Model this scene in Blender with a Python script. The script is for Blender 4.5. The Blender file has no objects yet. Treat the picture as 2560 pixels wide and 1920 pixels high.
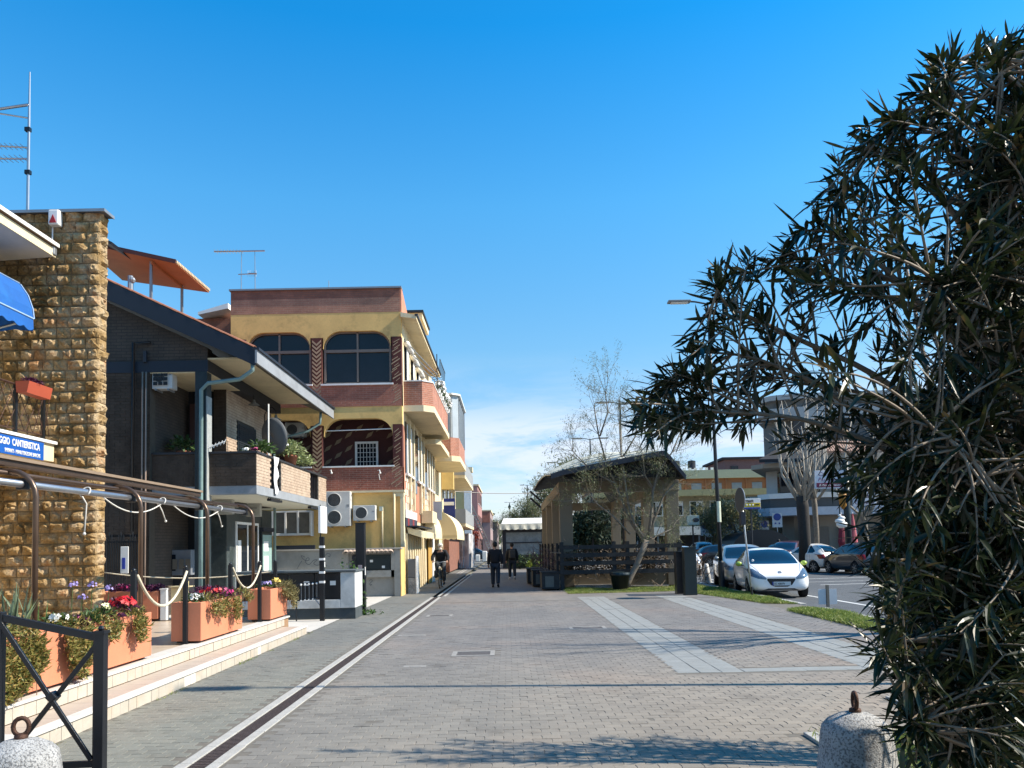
import bpy, bmesh, math, random
import numpy as np
from mathutils import Vector, Matrix, Euler
from mathutils.bvhtree import BVHTree
R = math.radians
PI = math.pi
random.seed(7)
rng = np.random.default_rng(7)
SC = bpy.context.scene
COL = SC.collection

# ------------------------------------------------------------------ camera
FPX = 1950.0; CAMH = 1.6; PITCH = R(3.3); ROLL = 0.020
_f = Vector((0, math.cos(PITCH), math.sin(PITCH)))
_u0 = Vector((0, -math.sin(PITCH), math.cos(PITCH))); _r0 = Vector((1, 0, 0))
_r = _r0*math.cos(ROLL) - _u0*math.sin(ROLL)
_u = _r0*math.sin(ROLL) + _u0*math.cos(ROLL)
SHX = (_r.y/_f.y) - (1272-1280)/FPX
SHY = (_u.y/_f.y) - (960-1364)/FPX
cd = bpy.data.cameras.new('camera'); cam = bpy.data.objects.new('camera', cd); COL.objects.link(cam)
cd.sensor_width = 36; cd.lens = FPX/2560*36; cd.shift_x = SHX*FPX/2560; cd.shift_y = SHY*FPX/2560
cd.clip_end = 3000; cd.clip_start = 0.05
M = Matrix((( _r.x, _u.x, -_f.x, 0), (_r.y, _u.y, -_f.y, 0), (_r.z, _u.z, -_f.z, CAMH), (0, 0, 0, 1)))
cam.matrix_world = M
SC.camera = cam
C0 = Vector((0, 0, CAMH))
def ray(px, py):
    return (_f + _r*((px-1280)/FPX + SHX) + _u*((960-py)/FPX + SHY))
def P(px, py, Y):      # survey point on the plane y = Y
    d = ray(px, py); return C0 + d*(Y/d.y)
def Q(px, py, X):      # survey point on the plane x = X
    d = ray(px, py); return C0 + d*(X/d.x)
def G(px, py, z=0.0):  # survey point on the ground
    d = ray(px, py); return C0 + d*((z-CAMH)/d.z)

# ------------------------------------------------------------------ world and sun
SUN_EL = 41.0; SUN_Y = -0.08
SC.world = bpy.data.worlds.new('World'); W = SC.world; W.use_nodes = True
nt = W.node_tree; nt.nodes.clear()
def wn(t, **k):
    n = nt.nodes.new(t)
    for a, b in k.items(): setattr(n, a, b)
    return n
out = wn('ShaderNodeOutputWorld'); bg = wn('ShaderNodeBackground'); bg.inputs[1].default_value = 0.0867
sky = wn('ShaderNodeTexSky', sky_type='NISHITA'); sky.sun_disc = False
sky.sun_elevation = R(SUN_EL); sky.sun_rotation = math.atan2(1, SUN_Y); sky.air_density = 1.0; sky.dust_density = 0.3; sky.ozone_density = 3.0
tc = wn('ShaderNodeTexCoord'); sx = wn('ShaderNodeSeparateXYZ'); nt.links.new(tc.outputs['Generated'], sx.inputs[0])
ramp = wn('ShaderNodeValToRGB'); nt.links.new(sx.outputs[2], ramp.inputs[0])
cr = ramp.color_ramp; cr.elements[0].position = 0.0; cr.elements[1].position = 0.75
SKYT = [(0.0, (1.02, 1.0, 1.12)), (.12, (.98, 1.05, 1.16)), (0.23, (.80, 1.18, 1.22)), (0.405, (.50, 1.36, 1.58)), (0.57, (.09, 1.22, 1.72))]
cr.elements[0].color = (*SKYT[0][1], 1); cr.elements[1].color = (*SKYT[-1][1], 1); cr.elements[1].position = SKYT[-1][0]
for p_, c_ in SKYT[1:-1]:
    e = cr.elements.new(p_); e.color = (*c_, 1)
mul = wn('ShaderNodeMix', data_type='RGBA', blend_type='MULTIPLY'); mul.inputs[0].default_value = 1
nt.links.new(sky.outputs[0], mul.inputs[6]); nt.links.new(ramp.outputs[0], mul.inputs[7])
# wispy cloud bank low over the horizon
mp = wn('ShaderNodeMapping'); mp.inputs['Scale'].default_value = (1.0, 1.0, 5.5); nt.links.new(tc.outputs['Generated'], mp.inputs[0])
no = wn('ShaderNodeTexNoise'); no.inputs['Scale'].default_value = 5.0; no.inputs['Detail'].default_value = 9; no.inputs['Roughness'].default_value = 0.62
no.inputs['Distortion'].default_value = 0.5
nt.links.new(mp.outputs[0], no.inputs[0])
cr2 = wn('ShaderNodeValToRGB'); cr2.color_ramp.elements[0].position = 0.42; cr2.color_ramp.elements[1].position = 0.585
nt.links.new(no.outputs[0], cr2.inputs[0])
cm = wn('ShaderNodeValToRGB'); nt.links.new(sx.outputs[2], cm.inputs[0])
e = cm.color_ramp.elements; e[0].position = 0.0; e[0].color = (.75,)*3+(1,); e[1].position = 0.245; e[1].color = (0, 0, 0, 1)
for p_, v_ in ((0.1, .9), (0.15, .8), (0.185, .2)):
    q = cm.color_ramp.elements.new(p_); q.color = (v_,)*3+(1,)
m3 = wn('ShaderNodeMath', operation='MULTIPLY'); nt.links.new(cr2.outputs[0], m3.inputs[0]); nt.links.new(cm.outputs[0], m3.inputs[1])
m4 = wn('ShaderNodeMath', operation='MULTIPLY'); nt.links.new(m3.outputs[0], m4.inputs[0]); m4.inputs[1].default_value = 0.92
cl = wn('ShaderNodeMix', data_type='RGBA'); nt.links.new(m4.outputs[0], cl.inputs[0]); nt.links.new(mul.outputs[2], cl.inputs[6])
cl.inputs[7].default_value = (5.5, 6.0, 6.7, 1)
nt.links.new(cl.outputs[2], bg.inputs[0]); nt.links.new(bg.outputs[0], out.inputs[0])
sd = bpy.data.lights.new('sun', 'SUN'); sd.energy = 5.0; sd.angle = R(0.5); sd.color = (1.0, 0.90, 0.76)
sun = bpy.data.objects.new('sun', sd); COL.objects.link(sun)
LD = Vector((-math.cos(R(SUN_EL)), -SUN_Y*math.cos(R(SUN_EL)), -math.sin(R(SUN_EL))))
sun.rotation_euler = LD.to_track_quat('-Z', 'Y').to_euler()
SC.view_settings.view_transform = 'Standard'; SC.view_settings.look = 'None'
SC.view_settings.exposure = 0.92; SC.view_settings.gamma = 1.0; SC.view_settings.use_curve_mapping = False

# ------------------------------------------------------------------ materials
MAT = {}
def AL(c):   # darkens base colours, darker ones most, to deepen shade against sunlit parts
    l = (c[0]+c[1]+c[2])/3; return tuple(v*min(1, .70+.32*l) for v in c)
class NT:
    def __init__(s, name):
        s.m = bpy.data.materials.new(name); s.m.use_nodes = True; s.t = s.m.node_tree
        s.b = s.t.nodes['Principled BSDF']; s.g = s.n('ShaderNodeNewGeometry')
    def n(s, t, **k):
        x = s.t.nodes.new(t)
        for a, b in k.items(): setattr(x, a, b)
        return x
    def l(s, a, b): s.t.links.new(a, b)
    def math(s, op, a, b=None):
        x = s.n('ShaderNodeMath', operation=op)
        for i, v in enumerate((a, b)):
            if v is None: continue
            if isinstance(v, (int, float)): x.inputs[i].default_value = v
            else: s.l(v, x.inputs[i])
        return x.outputs[0]
    def noise(s, scale, detail=4, vec=None, rough=.55):
        x = s.n('ShaderNodeTexNoise'); x.inputs['Scale'].default_value = scale; x.inputs['Detail'].default_value = detail
        x.inputs['Roughness'].default_value = rough
        s.l(vec or s.g.outputs['Position'], x.inputs[0]); return x.outputs[0]
    def mix(s, f, a, b, blend='MIX'):
        x = s.n('ShaderNodeMix', data_type='RGBA', blend_type=blend)
        for i, v in ((0, f), (6, a), (7, b)):
            if isinstance(v, (int, float)): x.inputs[i].default_value = v
            elif isinstance(v, tuple): x.inputs[i].default_value = (*v[:3], 1)
            else: s.l(v, x.inputs[i])
        return x.outputs[2]
    def ramp(s, f, stops):
        x = s.n('ShaderNodeValToRGB'); s.l(f, x.inputs[0]); e = x.color_ramp.elements
        e[0].position = stops[0][0]; e[0].color = (*stops[0][1], 1); e[1].position = stops[-1][0]; e[1].color = (*stops[-1][1], 1)
        for p, c in stops[1:-1]:
            q = x.color_ramp.elements.new(p); q.color = (*c, 1)
        return x.outputs[0]
    def bump(s, h, strength=.5, dist=.01):
        x = s.n('ShaderNodeBump'); x.inputs['Strength'].default_value = strength; x.inputs['Distance'].default_value = dist
        s.l(h, x.inputs['Height']); s.l(x.outputs[0], s.b.inputs['Normal'])
    def wallvec(s):
        a = s.n('ShaderNodeSeparateXYZ'); s.l(s.g.outputs['Position'], a.inputs[0])
        u = s.math('ADD', a.outputs[0], a.outputs[1]); c = s.n('ShaderNodeCombineXYZ')
        s.l(u, c.inputs[0]); s.l(a.outputs[2], c.inputs[1]); return c.outputs[0]
def mat(name, col, rough=.75, var=.12, vs=3.0, bump=0.0, bs=60.0, metal=0.0, spec=.4, dirt=None, dirtamt=.5, coat=0, trans=0):
    if name in MAT: return MAT[name]
    col = AL(col); dirt = AL(dirt) if dirt else None; k = NT(name); k.b.inputs['Roughness'].default_value = rough; k.b.inputs['Metallic'].default_value = metal
    k.b.inputs['Specular IOR Level'].default_value = spec; k.b.inputs['Coat Weight'].default_value = coat
    k.b.inputs['Coat Roughness'].default_value = .03
    if trans: k.b.inputs['Transmission Weight'].default_value = trans
    n1 = k.noise(vs, 6); n2 = k.noise(vs*9, 3)
    f = k.math('MULTIPLY', n1, .7); f = k.math('MULTIPLY_ADD' if 0 else 'ADD', f, k.math('MULTIPLY', n2, .3))
    f = k.ramp(f, [(.3, (0, 0, 0)), (.7, (1, 1, 1))])
    c = k.mix(f, tuple(x*(1-var) for x in col), tuple(min(1, x*(1+var)) for x in col))
    if dirt:
        d = k.ramp(k.noise(vs*.6, 7, rough=.7), [(.5, (0, 0, 0)), (.68, (1, 1, 1))]); c = k.mix(k.math('MULTIPLY', d, dirtamt), c, dirt)
    k.l(c, k.b.inputs['Base Color'])
    if bump: k.bump(k.noise(bs, 5), min(1, bump), .01)
    MAT[name] = k.m; return k.m
def brickmat(name, c1, c2, mortar, bw=.25, bh=.075, ms=.008, rough=.85, var=.25, dirt=None):
    c1, c2, mortar = AL(c1), AL(c2), AL(mortar); k = NT(name); k.b.inputs['Roughness'].default_value = rough; v = k.wallvec()
    t = k.n('ShaderNodeTexBrick'); k.l(v, t.inputs['Vector']); t.inputs['Scale'].default_value = 1
    t.inputs['Brick Width'].default_value = bw; t.inputs['Row Height'].default_value = bh; t.inputs['Mortar Size'].default_value = ms
    t.inputs['Mortar Smooth'].default_value = .2
    t.inputs['Color1'].default_value = (*c1, 1); t.inputs['Color2'].default_value = (*c2, 1); t.inputs['Mortar'].default_value = (*mortar, 1)
    n = k.ramp(k.noise(2.5, 6), [(.3, (1-var,)*3), (.7, (1+var*.5,)*3)])
    c = k.mix(1.0, t.outputs['Color'], n, 'MULTIPLY'); n2 = k.ramp(k.noise(30, 3), [(.3, (.85,)*3), (.7, (1.12,)*3)])
    c = k.mix(1.0, c, n2, 'MULTIPLY'); k.l(c, k.b.inputs['Base Color'])
    k.bump(k.math('SUBTRACT', k.math('MULTIPLY', k.noise(80, 3), .3), t.outputs['Fac']), .6, .006)
    MAT[name] = k.m; return k.m
def pavemat(name, ca, cb, bx=.16, by=.115, lum=1.0, mortar=True):
    k = NT(name); k.b.inputs['Roughness'].default_value = .8; k.b.inputs['Specular IOR Level'].default_value = .3
    a = k.n('ShaderNodeSeparateXYZ'); k.l(k.g.outputs['Position'], a.inputs[0])
    yy = k.math('DIVIDE', a.outputs[1], by); row = k.math('FLOOR', yy); odd = k.math('MULTIPLY', k.math('MODULO', row, 2.0), .5)
    xx = k.math('ADD', k.math('DIVIDE', a.outputs[0], bx), odd); cx = k.math('FLOOR', xx)
    cv = k.n('ShaderNodeCombineXYZ'); k.l(cx, cv.inputs[0]); k.l(row, cv.inputs[1])
    wnz = k.n('ShaderNodeTexWhiteNoise', noise_dimensions='2D'); k.l(cv.outputs[0], wnz.inputs['Vector'])
    c = k.mix(wnz.outputs['Value'], ca, cb)
    big = k.ramp(k.noise(.3, 6, rough=.6), [(.34, (.86, .87, .89)), (.5, (1, 1, 1)), (.66, (1.15, 1.05, .99))])
    c = k.mix(1.0, c, big, 'MULTIPLY')
    fine = k.ramp(k.noise(90, 4, rough=.7), [(.3, (.8,)*3), (.7, (1.18,)*3)]); c = k.mix(1.0, c, fine, 'MULTIPLY')
    st = k.ramp(k.noise(2.3, 8, rough=.7), [(.54, (1, 1, 1)), (.68, (.76, .75, .74))]); c = k.mix(1.0, c, st, 'MULTIPLY')
    vo = k.n('ShaderNodeTexVoronoi'); vo.inputs['Scale'].default_value = 2.6; k.l(k.g.outputs['Position'], vo.inputs[0]); gum = k.ramp(vo.outputs['Distance'], [(.035, (.62, .6, .58)), (.055, (1, 1, 1))]); c = k.mix(1.0, c, gum, 'MULTIPLY')
    mpx = k.n('ShaderNodeMapping'); mpx.inputs['Scale'].default_value = (1.0, .12, 1); k.l(k.g.outputs['Position'], mpx.inputs[0]); tr = k.ramp(k.noise(1.1, 5, mpx.outputs[0]), [(.4, (.93, .93, .94)), (.62, (1.05, 1.04, 1.03))]); c = k.mix(1.0, c, tr, 'MULTIPLY')
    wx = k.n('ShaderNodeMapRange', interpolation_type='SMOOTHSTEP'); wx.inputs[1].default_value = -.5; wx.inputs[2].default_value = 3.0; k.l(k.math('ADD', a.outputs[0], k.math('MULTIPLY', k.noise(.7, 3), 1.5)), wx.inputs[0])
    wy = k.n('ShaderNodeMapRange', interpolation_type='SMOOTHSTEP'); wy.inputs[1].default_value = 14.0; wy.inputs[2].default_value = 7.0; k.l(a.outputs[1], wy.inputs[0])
    c = k.mix(1.0, c, k.mix(wy.outputs[0], (.88, .89, .93), k.mix(wx.outputs[0], (1.03, 1.03, 1.0), (1.24, 1.16, 1.05))), 'MULTIPLY')  # far paving darkened in colour for sheen angle; near right blocks pinker
    if mortar:
        fx = k.math('ABSOLUTE', k.math('SUBTRACT', k.math('FRACT', xx), .5)); fy = k.math('ABSOLUTE', k.math('SUBTRACT', k.math('FRACT', yy), .5))
        j = k.math('MAXIMUM', k.math('GREATER_THAN', fx, .475), k.math('GREATER_THAN', fy, .468))
        c = k.mix(k.math('MULTIPLY', j, .45), c, tuple(v*.45 for v in ca))
    k.l(c, k.b.inputs['Base Color']); k.bump(k.noise(140, 4), .25, .004)
    MAT[name] = k.m; return k.m

# ------------------------------------------------------------------ mesh builder
class MB:
    def __init__(s): s.v = []; s.f = []
    def add(s, vs, fs):
        o = len(s.v); s.v.extend([tuple(v) for v in vs]); s.f.extend([tuple(i+o for i in f) for f in fs]); return s
    def box(s, x0, x1, y0, y1, z0, z1):
        return s.add([(x0,y0,z0),(x1,y0,z0),(x1,y1,z0),(x0,y1,z0),(x0,y0,z1),(x1,y0,z1),(x1,y1,z1),(x0,y1,z1)],
                     [(0,3,2,1),(4,5,6,7),(0,1,5,4),(1,2,6,5),(2,3,7,6),(3,0,4,7)])
    def cbox(s, c, sz, rot=None):
        hx, hy, hz = sz[0]/2, sz[1]/2, sz[2]/2; m = (rot or Matrix.Identity(3))
        vs = [Vector(c) + m @ Vector((a*hx, b*hy, d*hz)) for d in (-1, 1) for a, b in ((-1,-1),(1,-1),(1,1),(-1,1))]
        return s.add(vs, [(0,3,2,1),(4,5,6,7),(0,1,5,4),(1,2,6,5),(2,3,7,6),(3,0,4,7)])
    def bar(s, a, b, w, h=None, up=(0,0,1)):
        a = Vector(a); b = Vector(b); d = (b-a); L = d.length; d.normalize(); up = Vector(up)
        if abs(d.dot(up)) > .99: up = Vector((0, 1, 0)) if abs(d.y) < .9 else Vector((1, 0, 0))
        x = d.cross(up).normalized(); z = x.cross(d); m = Matrix((x, d, z)).transposed()
        return s.cbox((a+b)/2, (w, L, h or w), m)
    def prism(s, pts, d):      # polygon (3D points) extruded by vector d
        n = len(pts); d = Vector(d); pts = [Vector(p) for p in pts]
        nn = Vector((0,0,0))
        for i in range(n): nn += pts[i].cross(pts[(i+1) % n])
        if nn.dot(d) > 0: pts = pts[::-1]
        return s.add(pts + [p+d for p in pts], [tuple(range(n)), tuple(range(2*n-1, n-1, -1))] + [((i+1) % n, i, n+i, n+(i+1) % n) for i in range(n)])
    def tube(s, path, r, n=8, cap=True):
        path = [Vector(p) for p in path]; k = len(path); rs = r if isinstance(r, (list, tuple)) else [r]*k
        o = len(s.v); prev = None
        for i, p in enumerate(path):
            t = (path[min(i+1, k-1)] - path[max(i-1, 0)]); t.normalize()
            if prev is None: x = t.cross(Vector((0, 0, 1)) if abs(t.z) < .9 else Vector((1, 0, 0))).normalized()
            else: x = (prev - t*prev.dot(t)).normalized()
            prev = x; y = t.cross(x)
            for j in range(n):
                a = 2*PI*j/n; s.v.append(tuple(p + (x*math.cos(a) + y*math.sin(a))*rs[i]))
        for i in range(k-1):
            for j in range(n):
                a = o+i*n+j; b = o+i*n+(j+1) % n; s.f.append((a, b, b+n, a+n))
        if cap: s.f.append(tuple(o+j for j in range(n-1, -1, -1))); s.f.append(tuple(o+(k-1)*n+j for j in range(n)))
        return s
    def lathe(s, prof, c=(0,0,0), n=24, axis='z'):
        o = len(s.v); c = Vector(c)
        for r, h in prof:
            for j in range(n):
                a = 2*PI*j/n; q = (r*math.cos(a), r*math.sin(a), h)
                if axis == 'x': q = (h, r*math.cos(a), r*math.sin(a))
                elif axis == 'y': q = (r*math.sin(a), h, r*math.cos(a))
                s.v.append(tuple(c + Vector(q)))
        for i in range(len(prof)-1):
            for j in range(n):
                a = o+i*n+j; b = o+i*n+(j+1) % n; s.f.append((a, b, b+n, a+n))
        s.f.append(tuple(o+j for j in range(n-1, -1, -1))); s.f.append(tuple(o+(len(prof)-1)*n+j for j in range(n)))
        return s
    def ball(s, c, r, n=8, sq=(1,1,1)):
        k = max(3, n//2); prof = [(max(.001, math.sin(PI*i/k))*1, -math.cos(PI*i/k)) for i in range(k+1)]; o = len(s.v)
        s.lathe([(a*r, b*r) for a, b in prof], (0,0,0), n); c = Vector(c)
        for i in range(o, len(s.v)):
            v = s.v[i]; s.v[i] = (c.x+v[0]*sq[0], c.y+v[1]*sq[1], c.z+v[2]*sq[2])
        return s
    def mesh(s, name, smooth=False):
        me = bpy.data.meshes.new(name); me.from_pydata(s.v, [], s.f); me.validate()
        if smooth: me.polygons.foreach_set('use_smooth', [True]*len(me.polygons))
        me.update(); return me
    def build(s, name, m, parent=None, smooth=False, bevel=0, **k):
        me = s.mesh(name, smooth); o = link(name, me, m, parent, **k)
        if bevel:
            b = o.modifiers.new('bevel', 'BEVEL'); b.width = bevel; b.segments = 2; b.limit_method = 'ANGLE'; b.angle_limit = R(40)
        return o
WORLD = set()
def link(name, me, m=None, parent=None, label=None, cat=None, group=None, kind=None):
    if m is not None and not me.materials: me.materials.append(m)
    o = bpy.data.objects.new(name, me); COL.objects.link(o)
    if parent is not None:
        o.parent = parent
        if parent.name in WORLD: o.location = -parent.location
    tag(o, label, cat, group, kind); return o
def tag(o, label=None, cat=None, group=None, kind=None):
    if label: o['label'] = label
    if cat: o['category'] = cat
    if group: o['group'] = group
    if kind: o['kind'] = kind
    return o
def thing(name, label, cat, loc=(0,0,0), rz=0, group=None, world=True, kind=None):
    o = bpy.data.objects.new(name, None); COL.objects.link(o); o.location = loc; o.rotation_euler = (0, 0, rz)
    o.empty_display_size = .2
    if world: WORLD.add(o.name)
    return tag(o, label, cat, group, kind)
def children(o, allo=None): return [c for c in bpy.data.objects if c.parent == o]
def copy_tree(o, kids, parent=None, label=None, group=None):
    c = o.copy(); COL.objects.link(c)
    if parent is not None: c.parent = parent
    if label: c['label'] = label
    if group: c['group'] = group
    for ch in kids.get(o.name, []): copy_tree(ch, kids, c)
    return c
def kidmap():
    d = {}
    for o in bpy.data.objects:
        if o.parent: d.setdefault(o.parent.name, []).append(o)
    return d
def text(body, size, loc, rot, m, parent=None, name='lettering', ext=.004, align='LEFT', sx=1.0, shear=0, bold=0, space=1.0):
    c = bpy.data.curves.new(name, 'FONT'); c.body = body; c.size = size; c.extrude = ext; c.align_x = align; c.shear = shear; c.offset = bold
    c.space_character = space; c.resolution_u = 2
    o = bpy.data.objects.new('tmp_text', c); COL.objects.link(o)
    dg = bpy.context.evaluated_depsgraph_get(); me = bpy.data.meshes.new_from_object(o.evaluated_get(dg)); bpy.data.objects.remove(o)
    me.transform(Matrix.Diagonal((sx, 1, 1, 1))); me.transform(Matrix.Translation(Vector(loc)) @ Euler(rot).to_matrix().to_4x4())
    me.name = name; me.materials.clear()
    return link(name, me, m, parent)

M_ = lambda *a, **k: mat(*a, **k)
mblack = M_('black_paint', (.012, .014, .018), .35, .2, 8, .15, 90)
mrust = M_('rusty_iron', (.09, .045, .03), .6, .35, 30, .5, 120, metal=.5)
mconc = M_('bollard_concrete', (.44, .44, .43), .9, .22, 9, 1.0, 110, dirt=(.2, .2, .19), dirtamt=.6)
_k = mconc.node_tree; _b = _k.nodes['Principled BSDF']; _v = _k.nodes.new('ShaderNodeTexNoise'); _v.inputs['Scale'].default_value = 75; _v.inputs['Detail'].default_value = 3; _gg = _k.nodes.new('ShaderNodeNewGeometry'); _k.links.new(_gg.outputs['Position'], _v.inputs[0])
_rr = _k.nodes.new('ShaderNodeValToRGB'); _rr.color_ramp.elements[0].position = .40; _rr.color_ramp.elements[0].color = (.42, .42, .43, 1); _rr.color_ramp.elements[1].position = .5; _rr.color_ramp.elements[1].color = (1, 1, 1, 1); _k.links.new(_v.outputs[0], _rr.inputs[0])
_m = _k.nodes.new('ShaderNodeMix'); _m.data_type = 'RGBA'; _m.blend_type = 'MULTIPLY'; _m.inputs[0].default_value = 1; _k.links.new(_b.inputs['Base Color'].links[0].from_socket, _m.inputs[6]); _k.links.new(_rr.outputs[0], _m.inputs[7]); _k.links.new(_m.outputs[2], _b.inputs['Base Color'])
mterra = M_('terracotta_paint', (.66, .235, .125), .75, .07, 3, .15, 40, dirt=(.42, .19, .11), dirtamt=.25)
mtile = M_('cream_step_tile', (.50, .45, .375), .45, .12, 6, .1, 30, dirt=(.55, .36, .2), dirtamt=.35)
mlip = M_('white_marble_lip', (.66, .63, .58), .4, .08, 5, .1, 30, dirt=(.5, .42, .34), dirtamt=.3)
mfloor = M_('terrace_floor_tile', (.55, .44, .33), .35, .12, 4, .05, 30, dirt=(.3, .24, .19), dirtamt=.4)
mgrout = M_('brown_grout', (.33, .2, .11), .9, .2, 20)
mwhite = M_('white_paint', (.76, .75, .72), .5, .05, 5, dirt=(.5, .47, .42), dirtamt=.3)
mglass = M_('dark_glass', (.012, .017, .026), .06, .3, 1.5, spec=.35)
mstuc = M_('yellow_stucco', (.80, .52, .19), .9, .13, 1.6, .35, 30, dirt=(.24, .15, .07), dirtamt=.55)
mcream = M_('cream_stucco', (.74, .62, .40), .85, .1, 2, .3, 40, dirt=(.45, .36, .22), dirtamt=.3)
mred = brickmat('red_facing_brick', (.46, .16, .10), (.37, .125, .08), (.42, .26, .19), .25, .07, .006)
mdbrick = brickmat('dark_red_brick', (.34, .14, .09), (.28, .115, .075), (.2, .12, .1), .25, .07, .006)
mcot = brickmat('grey_brown_brick', (.09, .068, .052), (.072, .055, .043), (.045, .036, .03), .26, .078, .01)  # cottage brick, darkened in colour to carry its deep shade
mgrate = M_('drain_grating', (.10, .075, .07), .75, .4, 40, .9, 160, metal=.2)
mkerb = M_('white_kerb_stone', (.42, .41, .38), .8, .12, 8, .5, 60, dirt=(.35, .33, .28), dirtamt=.5)
masph = M_('asphalt', (.105, .112, .118), .85, .18, 2.5, .7, 200, dirt=(.07, .07, .075), dirtamt=.5)
mslabs = M_('pale_pavement', (.56, .53, .48), .85, .1, 1.5, .4, 60, dirt=(.36, .34, .31), dirtamt=.4)
mearth = M_('earth', (.19, .15, .10), .95, .3, 3, .6, 40)
mgrey = M_('grey_metal', (.33, .35, .37), .45, .1, 6, metal=.6)
mdgreen = M_('dark_green_paint', (.012, .026, .03), .4, .15, 5)
mbronze = M_('bronze_aluminium', (.16, .105, .075), .32, .15, 5, metal=.65)
malu = M_('aluminium_tube', (.45, .46, .48), .3, .1, 6, metal=.85)
mrope = M_('rope', (.66, .58, .43), .9, .15, 60, .6, 300)
PR = ((.172, .163, .148), (.206, .194, .174)); PG = ((.160, .162, .143), (.186, .186, .163))
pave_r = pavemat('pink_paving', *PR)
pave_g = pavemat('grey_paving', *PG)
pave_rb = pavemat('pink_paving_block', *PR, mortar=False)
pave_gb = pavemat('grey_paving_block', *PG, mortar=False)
mtilew = M_('pale_grey_paver', (.275, .285, .275), .8, .12, 4, .4, 90, dirt=(.24, .24, .22), dirtamt=.5)

# ------------------------------------------------------------------ ground
def sheet(name, pts, z, m, **k):
    return MB().add([(x, y, z) for x, y in pts], [tuple(range(len(pts)))]).build(name, m, kind='structure', **k)
def rect(x0, x1, y0, y1): return [(x0, y0), (x1, y0), (x1, y1), (x0, y1)]
sheet('ground', rect(-900, 900, -60, 1900), -.13, M_('far_ground', (.23, .22, .18), .95, .25, .05))
RX = 7.3   # road edge
paving = sheet('paving', rect(-2.2, RX-.1, -6, 140), -.0035, M_('joint_sand', (.17, .155, .13), .95, .2, 20))
sidepav = sheet('side_paving', rect(-3.9, -2.5, -6, 140), -.0035, MAT['joint_sand'])
sheet('far_paving', rect(-2.2, RX-.1, 22.54, 140), 0, pave_r)
sheet('far_side_paving', rect(-3.9, -2.5, 22.54, 140), 0, pave_g)
sheet('pavement', rect(-14, -3.9, 15.3, 27.5), .0, mslabs)
sheet('rear_pavement', rect(-40, -3.9, 27.5, 140), -.004, mslabs)
sheet('forecourt', rect(-40, -3.9, -6, 15.3), -.012, mslabs)
road = sheet('road', rect(RX, 30, -30, 400), -.1, masph)
MB().box(RX-.1, RX+.06, -6, 18.2, -.2, .02).box(RX-.1, RX+.06, 19.5, 140, -.2, .02).build('kerb', mkerb, kind='structure', bevel=.012)
sheet('right_pavement', rect(30, 60, -30, 140), .03, mslabs)
MB().box(29.85, 30, -30, 140, -.2, .03).build('far_kerb', mkerb, kind='structure')
# shaped interlocking blocks: the nearest ones as single parts, the others joined
BX, BY = .16, .115
def block_outline(n=0):
    hx, hy = BX/2-.002, BY/2-.002; z = .007
    return [(-hx, -hy), (hx, -hy), (hx+z, 0), (hx, hy), (-hx, hy), (-hx+z, 0)]
def block_mesh():
    b = MB(); o = block_outline(); c = .003; n = len(o)
    v = [(x, y, -.012) for x, y in o] + [(x, y, -.002) for x, y in o] + [(x*(1-c/.08), y*(1-c/.0575), 0) for x, y in o]
    f = [tuple(range(2*n, 3*n))]
    for i in range(n):
        j = (i+1) % n; f += [(i, j, n+j, n+i), (n+i, n+j, 2*n+j, 2*n+i)]
    return v, f
bv, bf = block_mesh(); bva = np.array(bv); nbv = len(bv)
def in_tiles(x, y):
    if 2.02 < x < 2.88 and 9.55 < y < 24: return True
    if 4.37 < x < 5.23 and 9.55 < y < 24: return True
    if 2.02 < x < 5.6 and 9.55 < y < 9.95: return True
    return False
cells = []
for r_ in range(int(4.2/BY), int(22.5/BY)):
    y = (r_+.5)*BY; off = .5*(r_ % 2)
    for c_ in range(int(-3.95/BX)-1, int(6.9/BX)+2):
        x = (c_+.5-off)*BX
        if not (-3.88 < x < -2.56 or -2.13 < x < 6.35): continue
        if x > 2.3 and y < 6.55: continue
        if x > 3.65 and 6.7 < y < 7.95: continue
        if x > .655*y+.5 and y < 7.9: continue
        if in_tiles(x, y): continue
        if -.88 < x < -.22 and 11.5 < y < 12.05: continue
        cells.append((x, y))
cells.sort(key=lambda t: t[1]+.12*abs(t[0]))
vis = [c for c in cells if c[1] > 5.62]; near = set(vis[:300])
me_r = bpy.data.meshes.new('paving_block'); me_r.from_pydata(bv, [], bf); me_r.materials.append(pave_rb)
me_g = bpy.data.meshes.new('grey_block'); me_g.from_pydata(bv, [], bf); me_g.materials.append(pave_gb)
for (x, y) in vis[:300]:
    gr = x < -2.5; o = bpy.data.objects.new('paving_block', me_g if gr else me_r); COL.objects.link(o)
    o.parent = sidepav if gr else paving; o.location = (x, y, rng.normal(0, .0011)); o.rotation_euler = (rng.normal(0, .009), rng.normal(0, .009), 0)
for gr, par, m in ((True, sidepav, pave_gb), (False, paving, pave_rb)):
    cs = np.array([c for c in cells if c not in near and (c[0] < -2.5) == gr]); k = len(cs)
    V = np.repeat(bva[None], k, 0); t = rng.normal(0, .009, (k, 2)); V[:, :, 2] += V[:, :, 0]*t[:, 0:1] + V[:, :, 1]*t[:, 1:2] + rng.normal(0, .0011, (k, 1))
    V[:, :, 0] += cs[:, 0:1]; V[:, :, 1] += cs[:, 1:2]
    F = [tuple(i+q*nbv for i in f) for q in range(k) for f in bf]
    me = bpy.data.meshes.new('paving_blocks'); me.from_pydata(V.reshape(-1, 3).tolist(), [], F); me.materials.append(m)
    link('paving_blocks', me, None, par, kind='stuff')
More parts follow.
